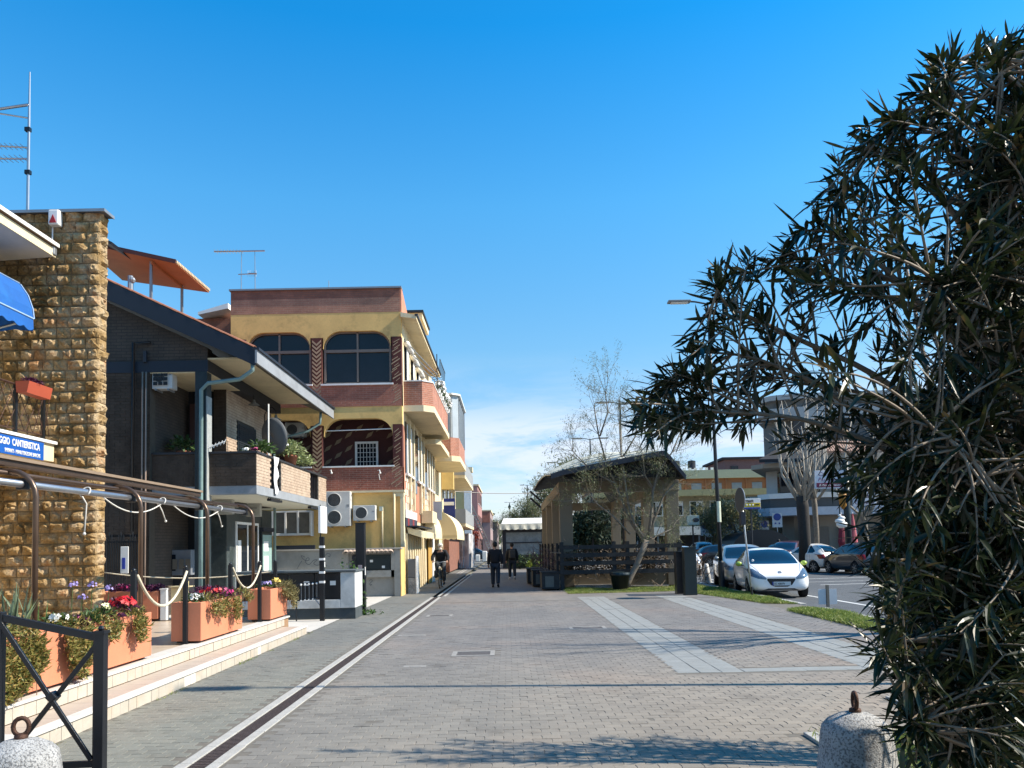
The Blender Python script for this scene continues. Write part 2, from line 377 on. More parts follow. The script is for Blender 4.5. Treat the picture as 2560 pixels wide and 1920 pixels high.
# pale paver bands
T = .272; tl = []
for x0 in (2.04, 4.39):
    for i in range(3):
        for j in range(52): tl.append((x0+(i+.5)*T, 9.66+(j+.5)*T))
for i in range(6): tl.append((2.87+(i+.5)*T*.93, 9.66+.5*T))
tb = MB(); h = T/2-.004
tm = MB().add([(-h,-h,-.012),(h,-h,-.012),(h,h,-.012),(-h,h,-.012),(-h,-h,-.002),(h,-h,-.002),(h,h,-.002),(-h,h,-.002),(-h+.005,-h+.005,.001),(h-.005,-h+.005,.001),(h-.005,h-.005,.001),(-h+.005,h-.005,.001)],
   [(8,9,10,11),(0,1,5,4),(1,2,6,5),(2,3,7,6),(3,0,4,7),(4,5,9,8),(5,6,10,9),(6,7,11,10),(7,4,8,11)]).mesh('paver_tile'); tm.materials.append(mtilew)
for i, (x, y) in enumerate(sorted(tl, key=lambda q: q[1])):
    if i < 296:
        o = bpy.data.objects.new('paver_tile', tm); COL.objects.link(o); o.parent = paving; o.location = (x, y, rng.normal(0, .001)); o.rotation_euler = (rng.normal(0, .006), rng.normal(0, .006), 0)
    else: tb.box(x-h, x+h, y-h, y+h, -.008, .001)
tb.build('paver_tiles', mtilew, paving, kind='stuff')
# drain channel in three runs
def drain(x0, x1, y0, y1, lab):
    t = thing('drain_channel', lab, 'drain', ((x0+x1)/2, y0, 0), group='drain channel runs down the street'); n = int((y1-y0)/.5)
    w = (x1-x0); s1 = MB(); s2 = MB()
    for i in range(n):
        a = y0+i*.5; b = a+.494; j = rng.normal(0, .002, 2)
        s1.box(x0+j[0], x0+w*.27, a, b, -.1, .006); s2.box(x1-w*.27, x1+j[1], a, b, -.1, .006)
    s1.build('border_stones', mkerb, t, kind='stuff', bevel=.003); s2.build('border_stones', mkerb, t, kind='stuff', bevel=.003)
    g = MB(); k = int((y1-y0)/.045) if y0 < 20 else int((y1-y0)/.09); st = (y1-y0)/k
    for i in range(k): g.box(x0+w*.275, x1-w*.275, y0+i*st, y0+i*st+st*.62, -.05, -.004)
    g.box(x0+w*.27, x1-w*.27, y0, y1, -.06, -.03); g.build('grating', mgrate, t)
drain(-2.52, -2.19, 1, 25.2, 'long drain channel with pale stone borders running from the foreground')
drain(-2.36, -2.08, 25.4, 45, 'drain channel run crossing the shaded part of the street')
drain(-3.15, -2.9, 45.4, 57, 'farthest short drain channel run in front of the plastic curtains')
# manhole covers
def manhole(x0, x1, y0, y1, lab):
    t = thing('manhole_cover', lab, 'manhole cover', ((x0+x1)/2, y0, 0)); f = .07
    MB().box(x0, x1, y0, y0+f, -.05, .004).box(x0, x1, y1-f, y1, -.05, .004).box(x0, x0+f, y0+f, y1-f, -.05, .004).box(x1-f, x1, y0+f, y1-f, -.05, .004).build('frame', M_('worn_frame', (.30, .29, .27), .85, .15, 9, .5, 60), t)
    MB().box(x0+f+.004, x1-f-.004, y0+f+.004, y1-f-.004, -.05, .001).build('cover', M_('iron_cover', (.11, .1, .095), .7, .2, 20, .8, 120), t)
manhole(-.88, -.24, 11.52, 12.05, 'nearest pale framed manhole cover in the middle of the paving')
a = G(1424, 1572); b = G(1514, 1568)
manhole(a.x, b.x, a.y-.15, a.y+.35, 'pale framed manhole cover beside the pale paver band')
a = G(1040, 1541); manhole(-1.95, -1.35, a.y-.2, a.y+.3, 'manhole cover next to the drain channel further up the street')
a = G(990, 1590); manhole(-2.05, -1.55, a.y-.04, a.y+.12, 'thin white strip cover between drain and street middle')
a = G(1010, 1668); manhole(-1.45, -1.15, a.y-.04, a.y+.12, 'small worn strip cover near the foreground drain')
# road paint
mpaint = M_('road_paint', (.62, .62, .6), .7, .2, 8, dirt=(.25, .25, .25), dirtamt=.5)
def paint(pts): return MB().add([(x, y, -.096) for x, y in pts], [(0, 1, 2, 3)]).build('road_marking', mpaint, road)
paint(rect(9.0, 9.12, 12, 24)); paint(rect(9.0, 9.12, 27, 60))
for yy in (29.2, 33.6, 38.4): paint([(11.6, yy), (17.6, yy+1.1), (17.6, yy+1.25), (11.6, yy+.15)])
paint([(11.4, 31.2), (17.5, 32.0), (17.5, 32.12), (11.4, 31.32)])
paint(rect(17.8, 17.92, 24, 90))
# ------------------------------------------------------------------ steps and terrace
XS1, XS2 = -3.886, -4.31
steps = thing('terrace_steps', 'two long tiled steps with white marble nosing along the planter terrace', 'steps', (XS1, 10, 0))
MB().box(XS2-.3, XS1-.012, 3.2, 15.0, -.1, .128).build('lower_core', mgrout, steps)
MB().box(-10.6, XS2-.012, 3.2, 15.3, -.1, .294).build('upper_core', mgrout, steps)
for k in range(10):
    y0 = 3.2+k*1.18; MB().box(XS1-.10, XS1+.02, y0+.003, y0+1.177, .129, .158).build('nosing', mlip, steps, bevel=.006)
for k in range(34):
    y0 = 3.6+k*.34
    if y0+.34 < 15: MB().box(XS2-.0, XS1-.103, y0+.002, y0+.338, .129, .154).build('tread_tile', M_('tread_tile', (.47, .39, .32), .5, .1, 5, dirt=(.5, .38, .26), dirtamt=.3), steps)
for k in range(10):
    y0 = 3.2+k*1.21; MB().box(XS2-.22, XS2+.02, y0+.003, y0+1.207, .295, .324).build('nosing', mlip, steps, bevel=.006)
tw = .17
mt1 = MB().box(-.01, .0, .0025, tw-.0025, -.064, .0625).mesh('riser_tile'); mt1.materials.append(mtile)
mt2 = MB().box(-.01, .0, .0025, tw-.0025, -.066, .068).mesh('riser_tile'); mt2.materials.append(mtile)
mtileb = M_('pale_riser_tile', (.66, .61, .53), .4, .1, 6); mt1b = mt1.copy(); mt1b.materials.clear(); mt1b.materials.append(mtileb)
for k in range(54):
    y = 5.8+k*tw
    if y+tw > 15.0: break
    for X, zc, me in ((XS1, .064, mt1), (XS2, .228, mt2)):
        if me is mt1 and k in (9, 21, 22, 37): me = mt1b
        o = bpy.data.objects.new('riser_tile', me); COL.objects.link(o); o.parent = steps
        o.location = Vector((X+rng.normal(0, .0012), y, zc))-steps.location; o.rotation_euler = (0, rng.normal(0, .004), rng.normal(0, .004))
MB().box(XS2, XS1-.001, 15.0, 15.0, 0, 0)
ft = .33; ftm = MB().box(.002, ft-.002, .002, ft-.002, -.008, 0).mesh('floor_tile'); ftm.materials.append(mfloor)
n_ = 0
for j in range(int((15.25-6.3)/ft)):
    for i in range(8):
        x = XS2-.225-(i+1)*ft; o = bpy.data.objects.new('floor_tile', ftm); COL.objects.link(o); o.parent = steps
        o.location = Vector((x, 6.3+j*ft, .311+rng.normal(0, .0006)))-steps.location; n_ += 1
MB().box(-10.5, XS2-.225-8*ft, 6.3, 15.2, .295, .309).build('inner_floor', mfloor, steps)
# ------------------------------------------------------------------ planters
def rand_dirs(n):
    a = rng.normal(size=(n, 3)); return a/np.linalg.norm(a, axis=1, keepdims=True)
def leafcards(centers, dirs, ln, wd, bend=.25, jit=.25, seg=2, fold=.12, curl=0):
    """leaf blades: numpy arrays -> verts, faces; each blade a short folded strip"""
    n = len(centers); dirs = dirs/np.linalg.norm(dirs, axis=1, keepdims=True)
    ln = ln*(1+jit*(rng.random(n)-.5)*2); wd = wd*(1+jit*(rng.random(n)-.5)*2)
    up = np.tile([0, 0, 1.0], (n, 1))+rng.normal(0, .45, (n, 3)); side = np.cross(dirs, up); side /= np.linalg.norm(side, axis=1, keepdims=True)+1e-9
    nrm = np.cross(side, dirs); vs = []; prof = [.2, .78, 1.0, .72, .02] if seg == 4 else [0.25, 1.0, .75, 0.02] if seg == 3 else [.3, 1.0, .03]; K = len(prof)
    cv = rng.normal(0, curl, (n, 1)) if curl else 0; bendv = bend+(rng.normal(0, .16, n) if curl else np.zeros(n))
    for i, w in enumerate(prof):
        t = i/(K-1); c = centers + dirs*(ln[:, None]*t) - np.array([0, 0, 1.0])*(bendv[:, None]*ln[:, None]*t*t) + side*(cv*ln[:, None]*t*t)
        for s in (-1, 0, 1): vs.append(c + side*(s*w*wd[:, None]*.5) + nrm*((-fold*abs(s)+fold)*wd[:, None]*w*-1))
    V = np.stack(vs, 1).reshape(-1, 3); F = []
    base = np.arange(n)*(3*K)
    for i in range(K-1):
        for s in range(2):
            a = i*3+s; F.append(np.stack([base+a, base+a+1, base+a+4, base+a+3], 1))
    return V, np.concatenate(F)
def foliage(name, V, F, m, parent, **k):
    me = bpy.data.meshes.new(name); me.vertices.add(len(V)); me.vertices.foreach_set('co', V.astype(np.float32).ravel())
    me.loops.add(F.size); me.loops.foreach_set('vertex_index', F.ravel().astype(np.int32)); me.polygons.add(len(F))
    me.polygons.foreach_set('loop_start', np.arange(len(F), dtype=np.int32)*F.shape[1]); me.polygons.foreach_set('loop_total', np.full(len(F), F.shape[1], np.int32))
    me.update(calc_edges=True); me.validate(); return link(name, me, m, parent, **k)
def leafmat(name, cols, rough=.5, scale=30, spec=.35, trans=.0):
    k = NT(name); k.b.inputs['Roughness'].default_value = rough; k.b.inputs['Specular IOR Level'].default_value = spec
    n = k.noise(scale, 2); c = k.ramp(n, [(.28+.44*i/(len(cols)-1), c) for i, c in enumerate(cols)]); k.l(c, k.b.inputs['Base Color'])
    if trans:
        tr = k.n('ShaderNodeBsdfTranslucent'); k.l(c, tr.inputs[0]); mx = k.n('ShaderNodeMixShader'); mx.inputs[0].default_value = trans
        k.l(k.b.outputs[0], mx.inputs[1]); k.l(tr.outputs[0], mx.inputs[2]); k.l(mx.outputs[0], k.t.nodes['Material Output'].inputs[0])
    MAT[name] = k.m; return k.m
lsucc = leafmat('ice_plant_leaf', [(.035, .07, .025), (.13, .15, .04), (.30, .23, .07), (.42, .20, .09)], .45, 45, trans=.15)
lgreen = leafmat('green_leaf', [(.02, .05, .015), (.06, .11, .03), (.10, .15, .05)], .5, 30, trans=.2)
lpurple = leafmat('purple_leaf', [(.03, .008, .03), (.07, .012, .05), (.10, .02, .05)], .5, 30, trans=.1)
ldry = leafmat('olive_leaf', [(.10, .11, .04), (.20, .17, .07), (.30, .22, .10)], .6, 30, trans=.15)
pw = M_('white_petal', (.8, .8, .78), .6); pr = M_('red_petal', (.60, .012, .02), .5, .3, 40); pm_ = M_('magenta_petal', (.42, .02, .14), .5, .3, 40)
pv = M_('violet_petal', (.30, .24, .55), .5, .2, 40); py_ = M_('yellow_petal', (.75, .55, .12), .5, .1, 40); pc = M_('cream_petal', (.75, .72, .42), .5, .1, 40)
def petals(center, rad, n, size, h=.5, petal=5):
    V = []; F = []
    for _ in range(n):
        d = rand_dirs(1)[0]; d[2] = abs(d[2])*h+.25; d[1] -= .15; d[0] += .15
        c = np.array(center)+d*rad*(.6+.4*rng.random()); nrm = Vector(d+rng.normal(0, .25, 3)).normalized(); a = nrm.orthogonal().normalized(); b = nrm.cross(a)
        for q in range(petal):
            t = 2*PI*q/petal+rng.random()*.3; u = a*math.cos(t)+b*math.sin(t); w = nrm.cross(u); o = len(V); s = size*(.8+.4*rng.random())
            c0 = Vector(c); V += [c0, c0+u*s*.6+w*s*.38+nrm*s*.15, c0+u*s+nrm*s*.05, c0+u*s*.6-w*s*.38+nrm*s*.15]; F.append((o, o+1, o+2, o+3))
    return np.array([tuple(v) for v in V]), np.array(F)
def planter(x0, x1, y0, y1, z0, z1, lab, group='terracotta planter troughs on the terrace'):
    t = thing('planter_trough', lab, 'planter', ((x0+x1)/2, (y0+y1)/2, z0), group=group); w = .035
    m = MB().box(x0, x1, y0, y0+w, z0+.03, z1).box(x0, x1, y1-w, y1, z0+.03, z1).box(x0, x0+w, y0+w, y1-w, z0+.03, z1).box(x1-w, x1, y0+w, y1-w, z0+.03, z1)
    m.box(x0+w, x1-w, y0+w, y1-w, z0+.03, z0+.06); m.build('trough_walls', mterra, t, bevel=.008)
    MB().box(x0+w, x1-w, y0+w, y1-w, z1-.12, z1-.05).build('soil', mearth, t)
    b = MB()
    for yy in (y0+.1, y1-.14): b.box(x0+.04, x1-.04, yy, yy+.05, z0, z0+.03)
    b.build('foot', mblack, t); return t
ZP = .326
planter(-4.79, -4.37, 5.4, 7.00, ZP, .87, 'terracotta trough nearest the camera almost covered by ice plant')
planter(-4.79, -4.37, 7.02, 8.36, ZP, .875, 'terracotta trough behind the black crossed barrier with white flowers')
planter(-4.79, -4.37, 8.38, 9.57, ZP, .88, 'terracotta trough with red cyclamen at the gap in the planter row')
planter(-4.74, -4.32, 10.97, 12.1, ZP, .895, 'left half of the middle trough pair, with white flowers')
planter(-4.74, -4.32, 12.12, 12.66, ZP, .895, 'short trough joined to the far side of the middle planter')
planter(-4.74, -4.32, 14.17, 15.2, ZP, .90, 'terracotta trough at the far end of the steps with yellow flowers')
planter(-7.75, -6.62, 14.75, 15.15, ZP, .88, 'terracotta trough across the back of the terrace by the stone wall')
mpost = M_('cream_post', (.62, .5, .28), .7, .1, 6)
t = thing('white_post', 'short white post at the end of the rear planter', 'post', (-6.5, 14.8, ZP)); MB().box(-6.58, -6.46, 14.75, 14.87, ZP, .9).build('shaft', mwhite, t, bevel=.01); MB().box(-6.59, -6.45, 14.74, 14.88, .9, .92).build('cap', mwhite, t)
t = thing('wooden_stand', 'small tan wooden box stand beside the white post', 'box', (-6.3, 14.9, ZP)); MB().box(-6.42, -6.22, 14.85, 15.1, ZP, .93).build('body', mpost, t, bevel=.01); MB().box(-6.18, -6.1, 14.8, 14.9, ZP, 1.05).build('leg', M_('pale_yellow_wood', (.7, .6, .3), .6), t); MB().box(-6.44, -6.08, 14.8, 15.12, .935, .955).build('top', mpost, t)
def plant(name, lab, cat, loc, parts, group=None):
    t = thing(name, lab, cat, loc, group=group)
    for nm, V, F, m in parts: foliage(nm, V, F, m, t, kind='stuff' if nm in ('foliage', 'petals', 'blooms') and 0 else None)
    return t
def cascade(y0, y1, drop, n, lab, X=-4.37, ztop=.88, grp='ice plants hanging over the planter fronts', m=None):
    y = rng.uniform(y0, y1, n); u = rng.random(n)**.8; hang = drop*(.55+.45*np.sin((y-y0)/(max(.01, y1-y0))*PI)); z = ztop+.07-hang*u
    x = X+.02+.055*np.sqrt(u)*(1+rng.normal(0, .35, n))+.04*rng.random(n); top = z > ztop-.02; x[top] -= rng.random(top.sum())*.2; z[top] += rng.random(top.sum())*.04
    c = np.stack([x, y, z], 1); d = np.stack([rng.uniform(.2, 1, n), rng.normal(0, .7, n), rng.normal(-.1, .7, n)], 1)
    V, F = leafcards(c, d, .062, .021, -.25, .4)
    tz = MB()
    for _ in range(max(3, int((y1-y0)*14))):
        yy = rng.uniform(y0, y1); L = drop*rng.uniform(.5, 1); tz.tube([(X-.05, yy, ztop+.02), (X+.03, yy, ztop), (X+.04, yy+rng.normal(0, .03), ztop-L*.5), (X+.035, yy+rng.normal(0, .05), ztop-L)], .004, 5)
    t = thing('ice_plant', lab, 'plant', (X+.05, (y0+y1)/2, ztop), group=grp); foliage('foliage', V, F, m or lsucc, t); tz.build('stems', M_('twig', (.22, .15, .1), .8), t)
cascade(6.1, 7.22, .60, 4800, 'dense ice plant curtain covering the planter at the left edge')
cascade(7.6, 8.06, .58, 1800, 'ice plant strand seen through the crossed barrier', ztop=.875)
cascade(8.3, 8.62, .28, 500, 'short ice plant tuft just right of the barrier post')
cascade(8.95, 9.22, .38, 600, 'ice plant strand hanging below the red flowers')
cascade(11.15, 11.3, .3, 160, 'thin ice plant strand near the front corner of the middle planter', -4.32, .895)
cascade(11.35, 11.8, .34, 420, 'wider ice plant strand on the middle planter', -4.32, .895)
cascade(12.0, 12.3, .48, 480, 'long ice plant strand reaching below the middle planter', -4.32, .895)
cascade(12.5, 12.85, .18, 300, 'bushy ice plant tuft at the end of the middle planter', -4.32, .9)
cascade(14.6, 15.3, .28, 900, 'golden ice plant spilling from the far planter', -4.32, .905, m=ldry)
cascade(14.9, 15.35, .5, 500, 'dangling ice plant around the outer corner of the far planter', -4.27, .9, m=ldry)
def bushy(c, rad, n, ln, wd, m, sq=(1, 1, .6)):
    d = rand_dirs(n); d[:, 2] = np.abs(d[:, 2]); cc = np.array(c)+d*np.array(sq)*rad*rng.random((n, 1))**.5
    return leafcards(cc, d+rng.normal(0, .4, (n, 3)), ln, wd, .2, .4)
def flowers(c, rad, nleaf, lm, petal, npet, size, lab, cat='flowers', grp=None, sq=(1, 1, .6), hh=.5):
    t = thing('flowering_plant', lab, cat, (c[0], c[1], c[2]), group=grp)
    V, F = bushy(c, rad, nleaf, .055, .02, lm, sq); foliage('foliage', V, F, lm, t)
    if petal is not None:
        V, F = petals((c[0]+.02, c[1], c[2]+.03), rad*.75, npet, size, hh); foliage('petals', V, F, petal, t, kind='stuff')
zf = .86
flowers((-4.56, 5.75, zf-.02), .22, 900, lgreen, pw, 10, .03, 'green plant with small white flowers in the trough nearest the camera')
flowers((-4.53, 6.65, zf), .2, 700, lgreen, None, 0, .02, 'green tuft in the first trough behind the barrier rail', 'plant')
flowers((-4.5, 7.79, zf+.05), .15, 350, lgreen, pw, 14, .035, 'white periwinkle flowers above the barrier rail')
flowers((-4.5, 8.08, zf), .16, 650, lpurple, pm_, 10, .015, 'purple leaved plant between the white and yellow flowers')
flowers((-4.5, 8.33, zf), .16, 700, lgreen, None, 0, .02, 'green feathery tuft left of the cream flowers', 'plant')
flowers((-4.46, 8.55, zf+.08), .14, 200, lgreen, pc, 8, .04, 'cream yellow flowers above the barrier post')
flowers((-4.5, 8.75, zf), .18, 500, lpurple, None, 0, .02, 'dark purple foliage beside the red cyclamen', 'plant')
flowers((-4.5, 9.05, zf+.1), .2, 380, lpurple, pr, 75, .032, 'bright red cyclamen at the end of the nearest planter row')
flowers((-4.5, 9.4, zf), .13, 260, lgreen, None, 0, .02, 'small green tuft at the end of the near row', 'plant')
flowers((-4.5, 11.15, .9), .16, 260, lgreen, pw, 14, .035, 'white flowers on the middle planter')
flowers((-4.52, 11.75, .93), .26, 650, lpurple, pr, 40, .028, 'dark red flowers on the middle planter')
flowers((-4.45, 12.1, .9), .2, 300, lpurple, pm_, 40, .03, 'magenta flowers on the middle planter')
flowers((-4.5, 12.5, .9), .2, 260, lpurple, None, 0, .03, 'purple foliage at the right end of the middle planter', 'plant')
flowers((-4.5, 14.4, .93), .15, 200, lgreen, pv, 30, .03, 'white and violet petunias on the far planter')
flowers((-4.45, 14.8, .96), .14, 160, ldry, py_, 22, .035, 'yellow flowers on the far planter')
for i, x in enumerate((-7.4, -7.05, -6.75)):
    flowers((x, 14.95, .88), .2, 520, lpurple, (pm_, pr, None)[i], 22, .022, ('purple plant with magenta blooms beside the stone wall', 'plant with red blooms in the middle of the rear trough', 'dark purple plant at the right end of the rear trough')[i])
# sword leaves and violet spikes
t = thing('iris_plant', 'tall sword leaved iris at the left edge in front of the stone wall', 'plant', (-4.6, 7.2, .85)); c = np.tile([-4.6, 7.22, .84], (34, 1))+rng.normal(0, 1, (34, 3))*[.05, .16, .0]
V, F = leafcards(c, np.stack([rng.normal(0, .2, 34), rng.normal(0, .25, 34), np.ones(34)], 1), .42, .022, .05, .35, seg=3); foliage('leaves', V, F, leafmat('iris_leaf', [(.07, .10, .06), (.14, .18, .10)], .5, 20), t)
V, F = leafcards(c[:8]+[0, .45, 0], np.stack([rng.normal(0, .15, 8), rng.normal(0, .2, 8), np.ones(8)], 1), .34, .016, .1, .2, seg=3); foliage('stems', V, F, lgreen, t)
for i, yy in enumerate((8.12, 8.3, 8.5, 8.85)):
    t = thing('violet_spike', ('tall violet flower spike, leftmost over the near planters', 'second violet spike over the near planters', 'low violet spike beside the cream flowers', 'tall violet spike beside the stone wall corner')[i], 'flowers', (-4.55, yy, .85))
    hh = (.42, .28, .4, .34)[i]; MB().tube([(-4.55, yy, .84), (-4.54, yy+.02, .84+hh)], .004, 5).build('stem', lgreen, t)
    V, F = petals((-4.54, yy+.02, .84+hh), .055, 26, .014, 1.0); foliage('petals', V, F, pv, t, kind='stuff')
# ------------------------------------------------------------------ rope barrier
def rope(a, b, sag, r, n=14):
    a = Vector(a); b = Vector(b); return MB().tube([a.lerp(b, i/n) - Vector((0, 0, sag*4*(i/n)*(1-i/n))) for i in range(n+1)], r, 7)
ropeposts = [(-4.53, 9.44), (-4.53, 10.95), (-4.49, 12.6), (-4.5, 14.1), (-4.5, 15.05), (-7.65, 14.6)]
labs = ('black rope post at the end of the near planter row', 'black rope post in front of the middle planter', 'black rope post just beyond the middle planter', 'black rope post in front of the far planter', 'black rope post at the outer end of the terrace', 'black rope post by the stone wall corner')
for (x, y), lb in zip(ropeposts, labs):
    t = thing('rope_post', lb, 'post', (x, y, ZP), group='black rope posts on the terrace'); MB().box(x-.03, x+.03, y-.03, y+.03, ZP, 1.38).build('shaft', mblack, t, bevel=.004)
    MB().ball((x, y, 1.39), .028, 10).build('knob', mblack, t, smooth=True); MB().box(x-.05, x+.05, y-.05, y+.05, ZP, ZP+.01).build('foot', mblack, t)
rope((-4.5, 9.47, 1.33), (-4.5, 10.92, 1.33), .42, .018).build('rope', mrope, smooth=True, label='pale rope sagging between the posts beside the near and middle planters', cat='rope', group='ropes of the terrace barrier')
rope((-4.46, 12.63, 1.33), (-4.47, 14.07, 1.33), .36, .016).build('rope', mrope, smooth=True, label='pale rope sagging between the middle and far planters', cat='rope', group='ropes of the terrace barrier')
rope((-7.6, 14.63, 1.25), (-4.53, 15.05, 1.2), .12, .012).build('rope', mrope, smooth=True, label='nearly straight rope across the back of the terrace', cat='rope', group='ropes of the terrace barrier')
# ------------------------------------------------------------------ pergola frame
pg = thing('awning_frame', 'bare bronze tube pergola frame over the terrace without its cloth', 'pergola', (-4.9, 11, ZP))
for y in (5.76, 8.08, 10.4, 12.7, 14.98):
    z = 2.5; pts = [(-4.9, y, ZP), (-4.9, y, 2.2)] + [(-4.9-.28*(1-math.cos(a)), y, 2.2+.28*math.sin(a)) for a in (.3, .6, .9, 1.2, 1.5)] + [(-6.2, y, 2.56), (-7.6, y, 2.68)]
    MB().tube(pts, .030, 10).build('frame_post', mbronze, pg, smooth=True); MB().box(-4.96, -4.84, y-.06, y+.06, ZP, ZP+.012).build('base_plate', mbronze, pg)
MB().box(-5.28, -5.2, 5.5, 13.2, 2.53, 2.62).build('gutter_beam', mbronze, pg, bevel=.012)
MB().box(-5.2, -5.17, 5.5, 13.2, 2.6, 2.635).build('bead', M_('pale_bronze', (.42, .30, .2), .4, .1, 5, metal=.4), pg)
MB().tube([(-5.2, 5.5, 2.46), (-5.2, 15.0, 2.46)], .024, 8).build('purlin', mbronze, pg, smooth=True)
MB().tube([(-5.05, 5.5, 2.34), (-5.05, 14.9, 2.34)], .038, 10).build('roller_tube', malu, pg, smooth=True)
for y in (8.08, 10.4, 12.7, 14.9): MB().cbox((-5.05, y+.02, 2.34), (.12, .06, .12)).build('bracket', mblack, pg, bevel=.01)
mcord = M_('white_cord', (.62, .6, .55), .7, .08)
for i, (y, L) in enumerate(((9.3, .5), (11.35, .28), (13.6, .3))):
    t = thing('tie_cord', ('long white tie cord hanging in front of the stone wall', 'white tie cord looped on the middle of the awning frame', 'white tie cord looped near the far end of the awning frame')[i], 'cord', (-5.05, y, 2.34), group='white tie cords hanging from the awning frame')
    pts = [(-5.05+.055*math.cos(a), y+.05*math.sin(a*1.0), 2.34+.06*math.sin(a)) for a in np.linspace(-.5, 4.6, 12)]
    MB().tube(pts, .009, 6).build('loop', mcord, t, smooth=True)
    MB().tube([pts[-1], (-5.05, y+.03, 2.2), (-5.04, y+.0+(.12 if i else -.03), 2.34-L)], .009, 6).build('tail', mcord, t, smooth=True)
    MB().ball((-5.04, y+(.12 if i else -.03), 2.34-L), .02, 8).build('knot', mcord, t, smooth=True)
rope((-5.05, 10.0-.3, 2.31), (-5.05, 11.35, 2.31), .16, .009).build('slack_cord', mcord, smooth=True, label='slack white cord under the awning frame near the stone wall edge', cat='cord', group='white tie cords hanging from the awning frame')
rope((-5.05, 11.75, 2.31), (-5.05, 13.6, 2.31), .16, .009).build('slack_cord', mcord, smooth=True, label='slack white cord under the far part of the awning frame', cat='cord', group='white tie cords hanging from the awning frame')
# ------------------------------------------------------------------ stone building
DS = 13.0
def stonemat(name):
    k = NT(name); k.b.inputs['Roughness'].default_value = .95; k.b.inputs['Specular IOR Level'].default_value = .15
    n = k.noise(2.6, 3); c = k.ramp(n, [(.3, (.18, .11, .045)), (.42, (.30, .195, .085)), (.5, (.36, .25, .13)), (.58, (.41, .31, .19)), (.7, (.36, .195, .09))])
    c = k.mix(1.0, c, k.ramp(k.noise(28, 5), [(.3, (.72,)*3), (.7, (1.22,)*3)]), 'MULTIPLY'); k.l(c, k.b.inputs['Base Color']); k.bump(k.noise(45, 6, rough=.7), .8, .03); return k.m
mstone = stonemat('rough_tufa_stone')
XW = P(246, 900, DS).x; XB = Q(260, 900, XW).y; stb = thing('stone_building', 'restaurant building with rough ochre stone wall, blue awning and cream balcony', 'building', (XW, DS, 0))
ZT = P(250, 533, DS).z
MB().box(-11.5, XW-.03, DS+.03, DS+.3, 0, ZT).build('wall_core', M_('stone_mortar', (.22, .16, .09), .95, .2, 10), stb)
RH = .183; RW = .232
def rock(w, h, d, seed):
    r = np.random.default_rng(seed); nx, nz = 6, 5; v = []; f = []
    pk = (r.uniform(.3, .7), r.uniform(.3, .7)); amp = d*r.uniform(.35, 1.15); flat = r.random() < .3
    for j in range(nz):
        for i in range(nx):
            u = i/(nx-1); t = j/(nz-1); e = min(u, 1-u, t, 1-t)*2
            o = 0 if e == 0 else amp*min(1, e*3.4)*(1 if flat else .7+.6*max(0, 1-abs(u-pk[0])*1.9)*max(0, 1-abs(t-pk[1])*1.6))+r.normal(0, .013)
            v.append((w*u+(0 if e == 0 else r.normal(0, .009)), -max(0, o), h*t+(0 if e == 0 else r.normal(0, .008))))
    for j in range(nz-1):
        for i in range(nx-1):
            a = j*nx+i
            if r.random() < .5: f += [(a, a+1, a+nx+1), (a, a+nx+1, a+nx)]
            else: f += [(a, a+1, a+nx), (a+1, a+nx+1, a+nx)]
    n0 = len(v); v += [(0, .05, 0), (w, .05, 0), (w, .05, h), (0, .05, h)]
    c = [0, nx-1, nx*nz-1, nx*(nz-1)]
    f += [tuple([n0, n0+1]+list(range(nx-1, -1, -1)))[:0] or (n0, n0+1, c[1], c[0]), (n0+1, n0+2, c[2], c[1]), (n0+2, n0+3, c[3], c[2]), (n0+3, n0, c[0], c[3])]
    return v, f
rocks = {}
for wk, ww in (('s', .19), ('m', .232), ('l', .30)):
    rocks[wk] = []
    for q in range(9):
        v, f = rock(ww-.01, RH-.011, .07, 100*len(rocks)+q); me = bpy.data.meshes.new('stone'); me.from_pydata(v, [], f); me.materials.append(mstone); rocks[wk].append((ww, me))
nst = 0; extra = MB(); row = 0; z = .32
cand = []
while z < ZT-.05:
    x = XW-.002; first = True; 
    while x > -10.2:
        ks = random.choice('smml'); ww = dict(s=.19, m=.232, l=.30)[ks]
        if first and row % 2: ks = 's'; ww = .19
        first = False; x -= ww; cand.append((x, z, ks))
    z += RH; row += 1
vis_ = [c for c in cand if c[0] > -8.9]; inv = [c for c in cand if c[0] <= -8.9]
random.shuffle(vis_); vis_.sort(key=lambda c: -c[0])
for i, (x, z, ks) in enumerate(vis_ + inv):
    ww, me = random.choice(rocks[ks])
    if i < 250:
        o = bpy.data.objects.new('stone', me); COL.objects.link(o); o.parent = stb; o.location = Vector((x+.006, DS+.02, z)) - stb.location
        o.rotation_euler = (0, 0, rng.normal(0, .02))
    else: extra.add([(v.co.x+x+.006, v.co.y+DS+.02, v.co.z+z) for v in me.vertices], [tuple(p.vertices) for p in me.polygons])
extra.build('stones', mstone, stb, kind='stuff')
# side face stones (thin return towards the street)
z = .32; row = 0
while z < ZT-.05:
    v, f = rock(max(.2, XB-DS+.12)-.01, RH-.014, .05, 900+row); me = bpy.data.meshes.new('stone'); me.from_pydata([(a[1]*-1, a[0], a[2]) for a in v], [], f); me.materials.append(mstone); me.flip_normals() if 0 else None
    o = bpy.data.objects.new('stone', me); COL.objects.link(o); o.parent = stb; o.location = Vector((XW-.02, DS+.0, z)) - stb.location; z += RH; row += 1
cap = MB().box(-11.6, XW+.11, DS-.08, DS+.24, ZT, ZT+.04); cap.build('wall_cap', M_('slate_cap', (.09, .09, .10), .5), stb)
MB().box(-11.6, XW+.125, DS-.095, DS-.08, ZT-.005, ZT+.045).box(XW+.11, XW+.125, DS-.08, DS+.25, ZT-.005, ZT+.045).build('cap_edge', mgrey, stb)
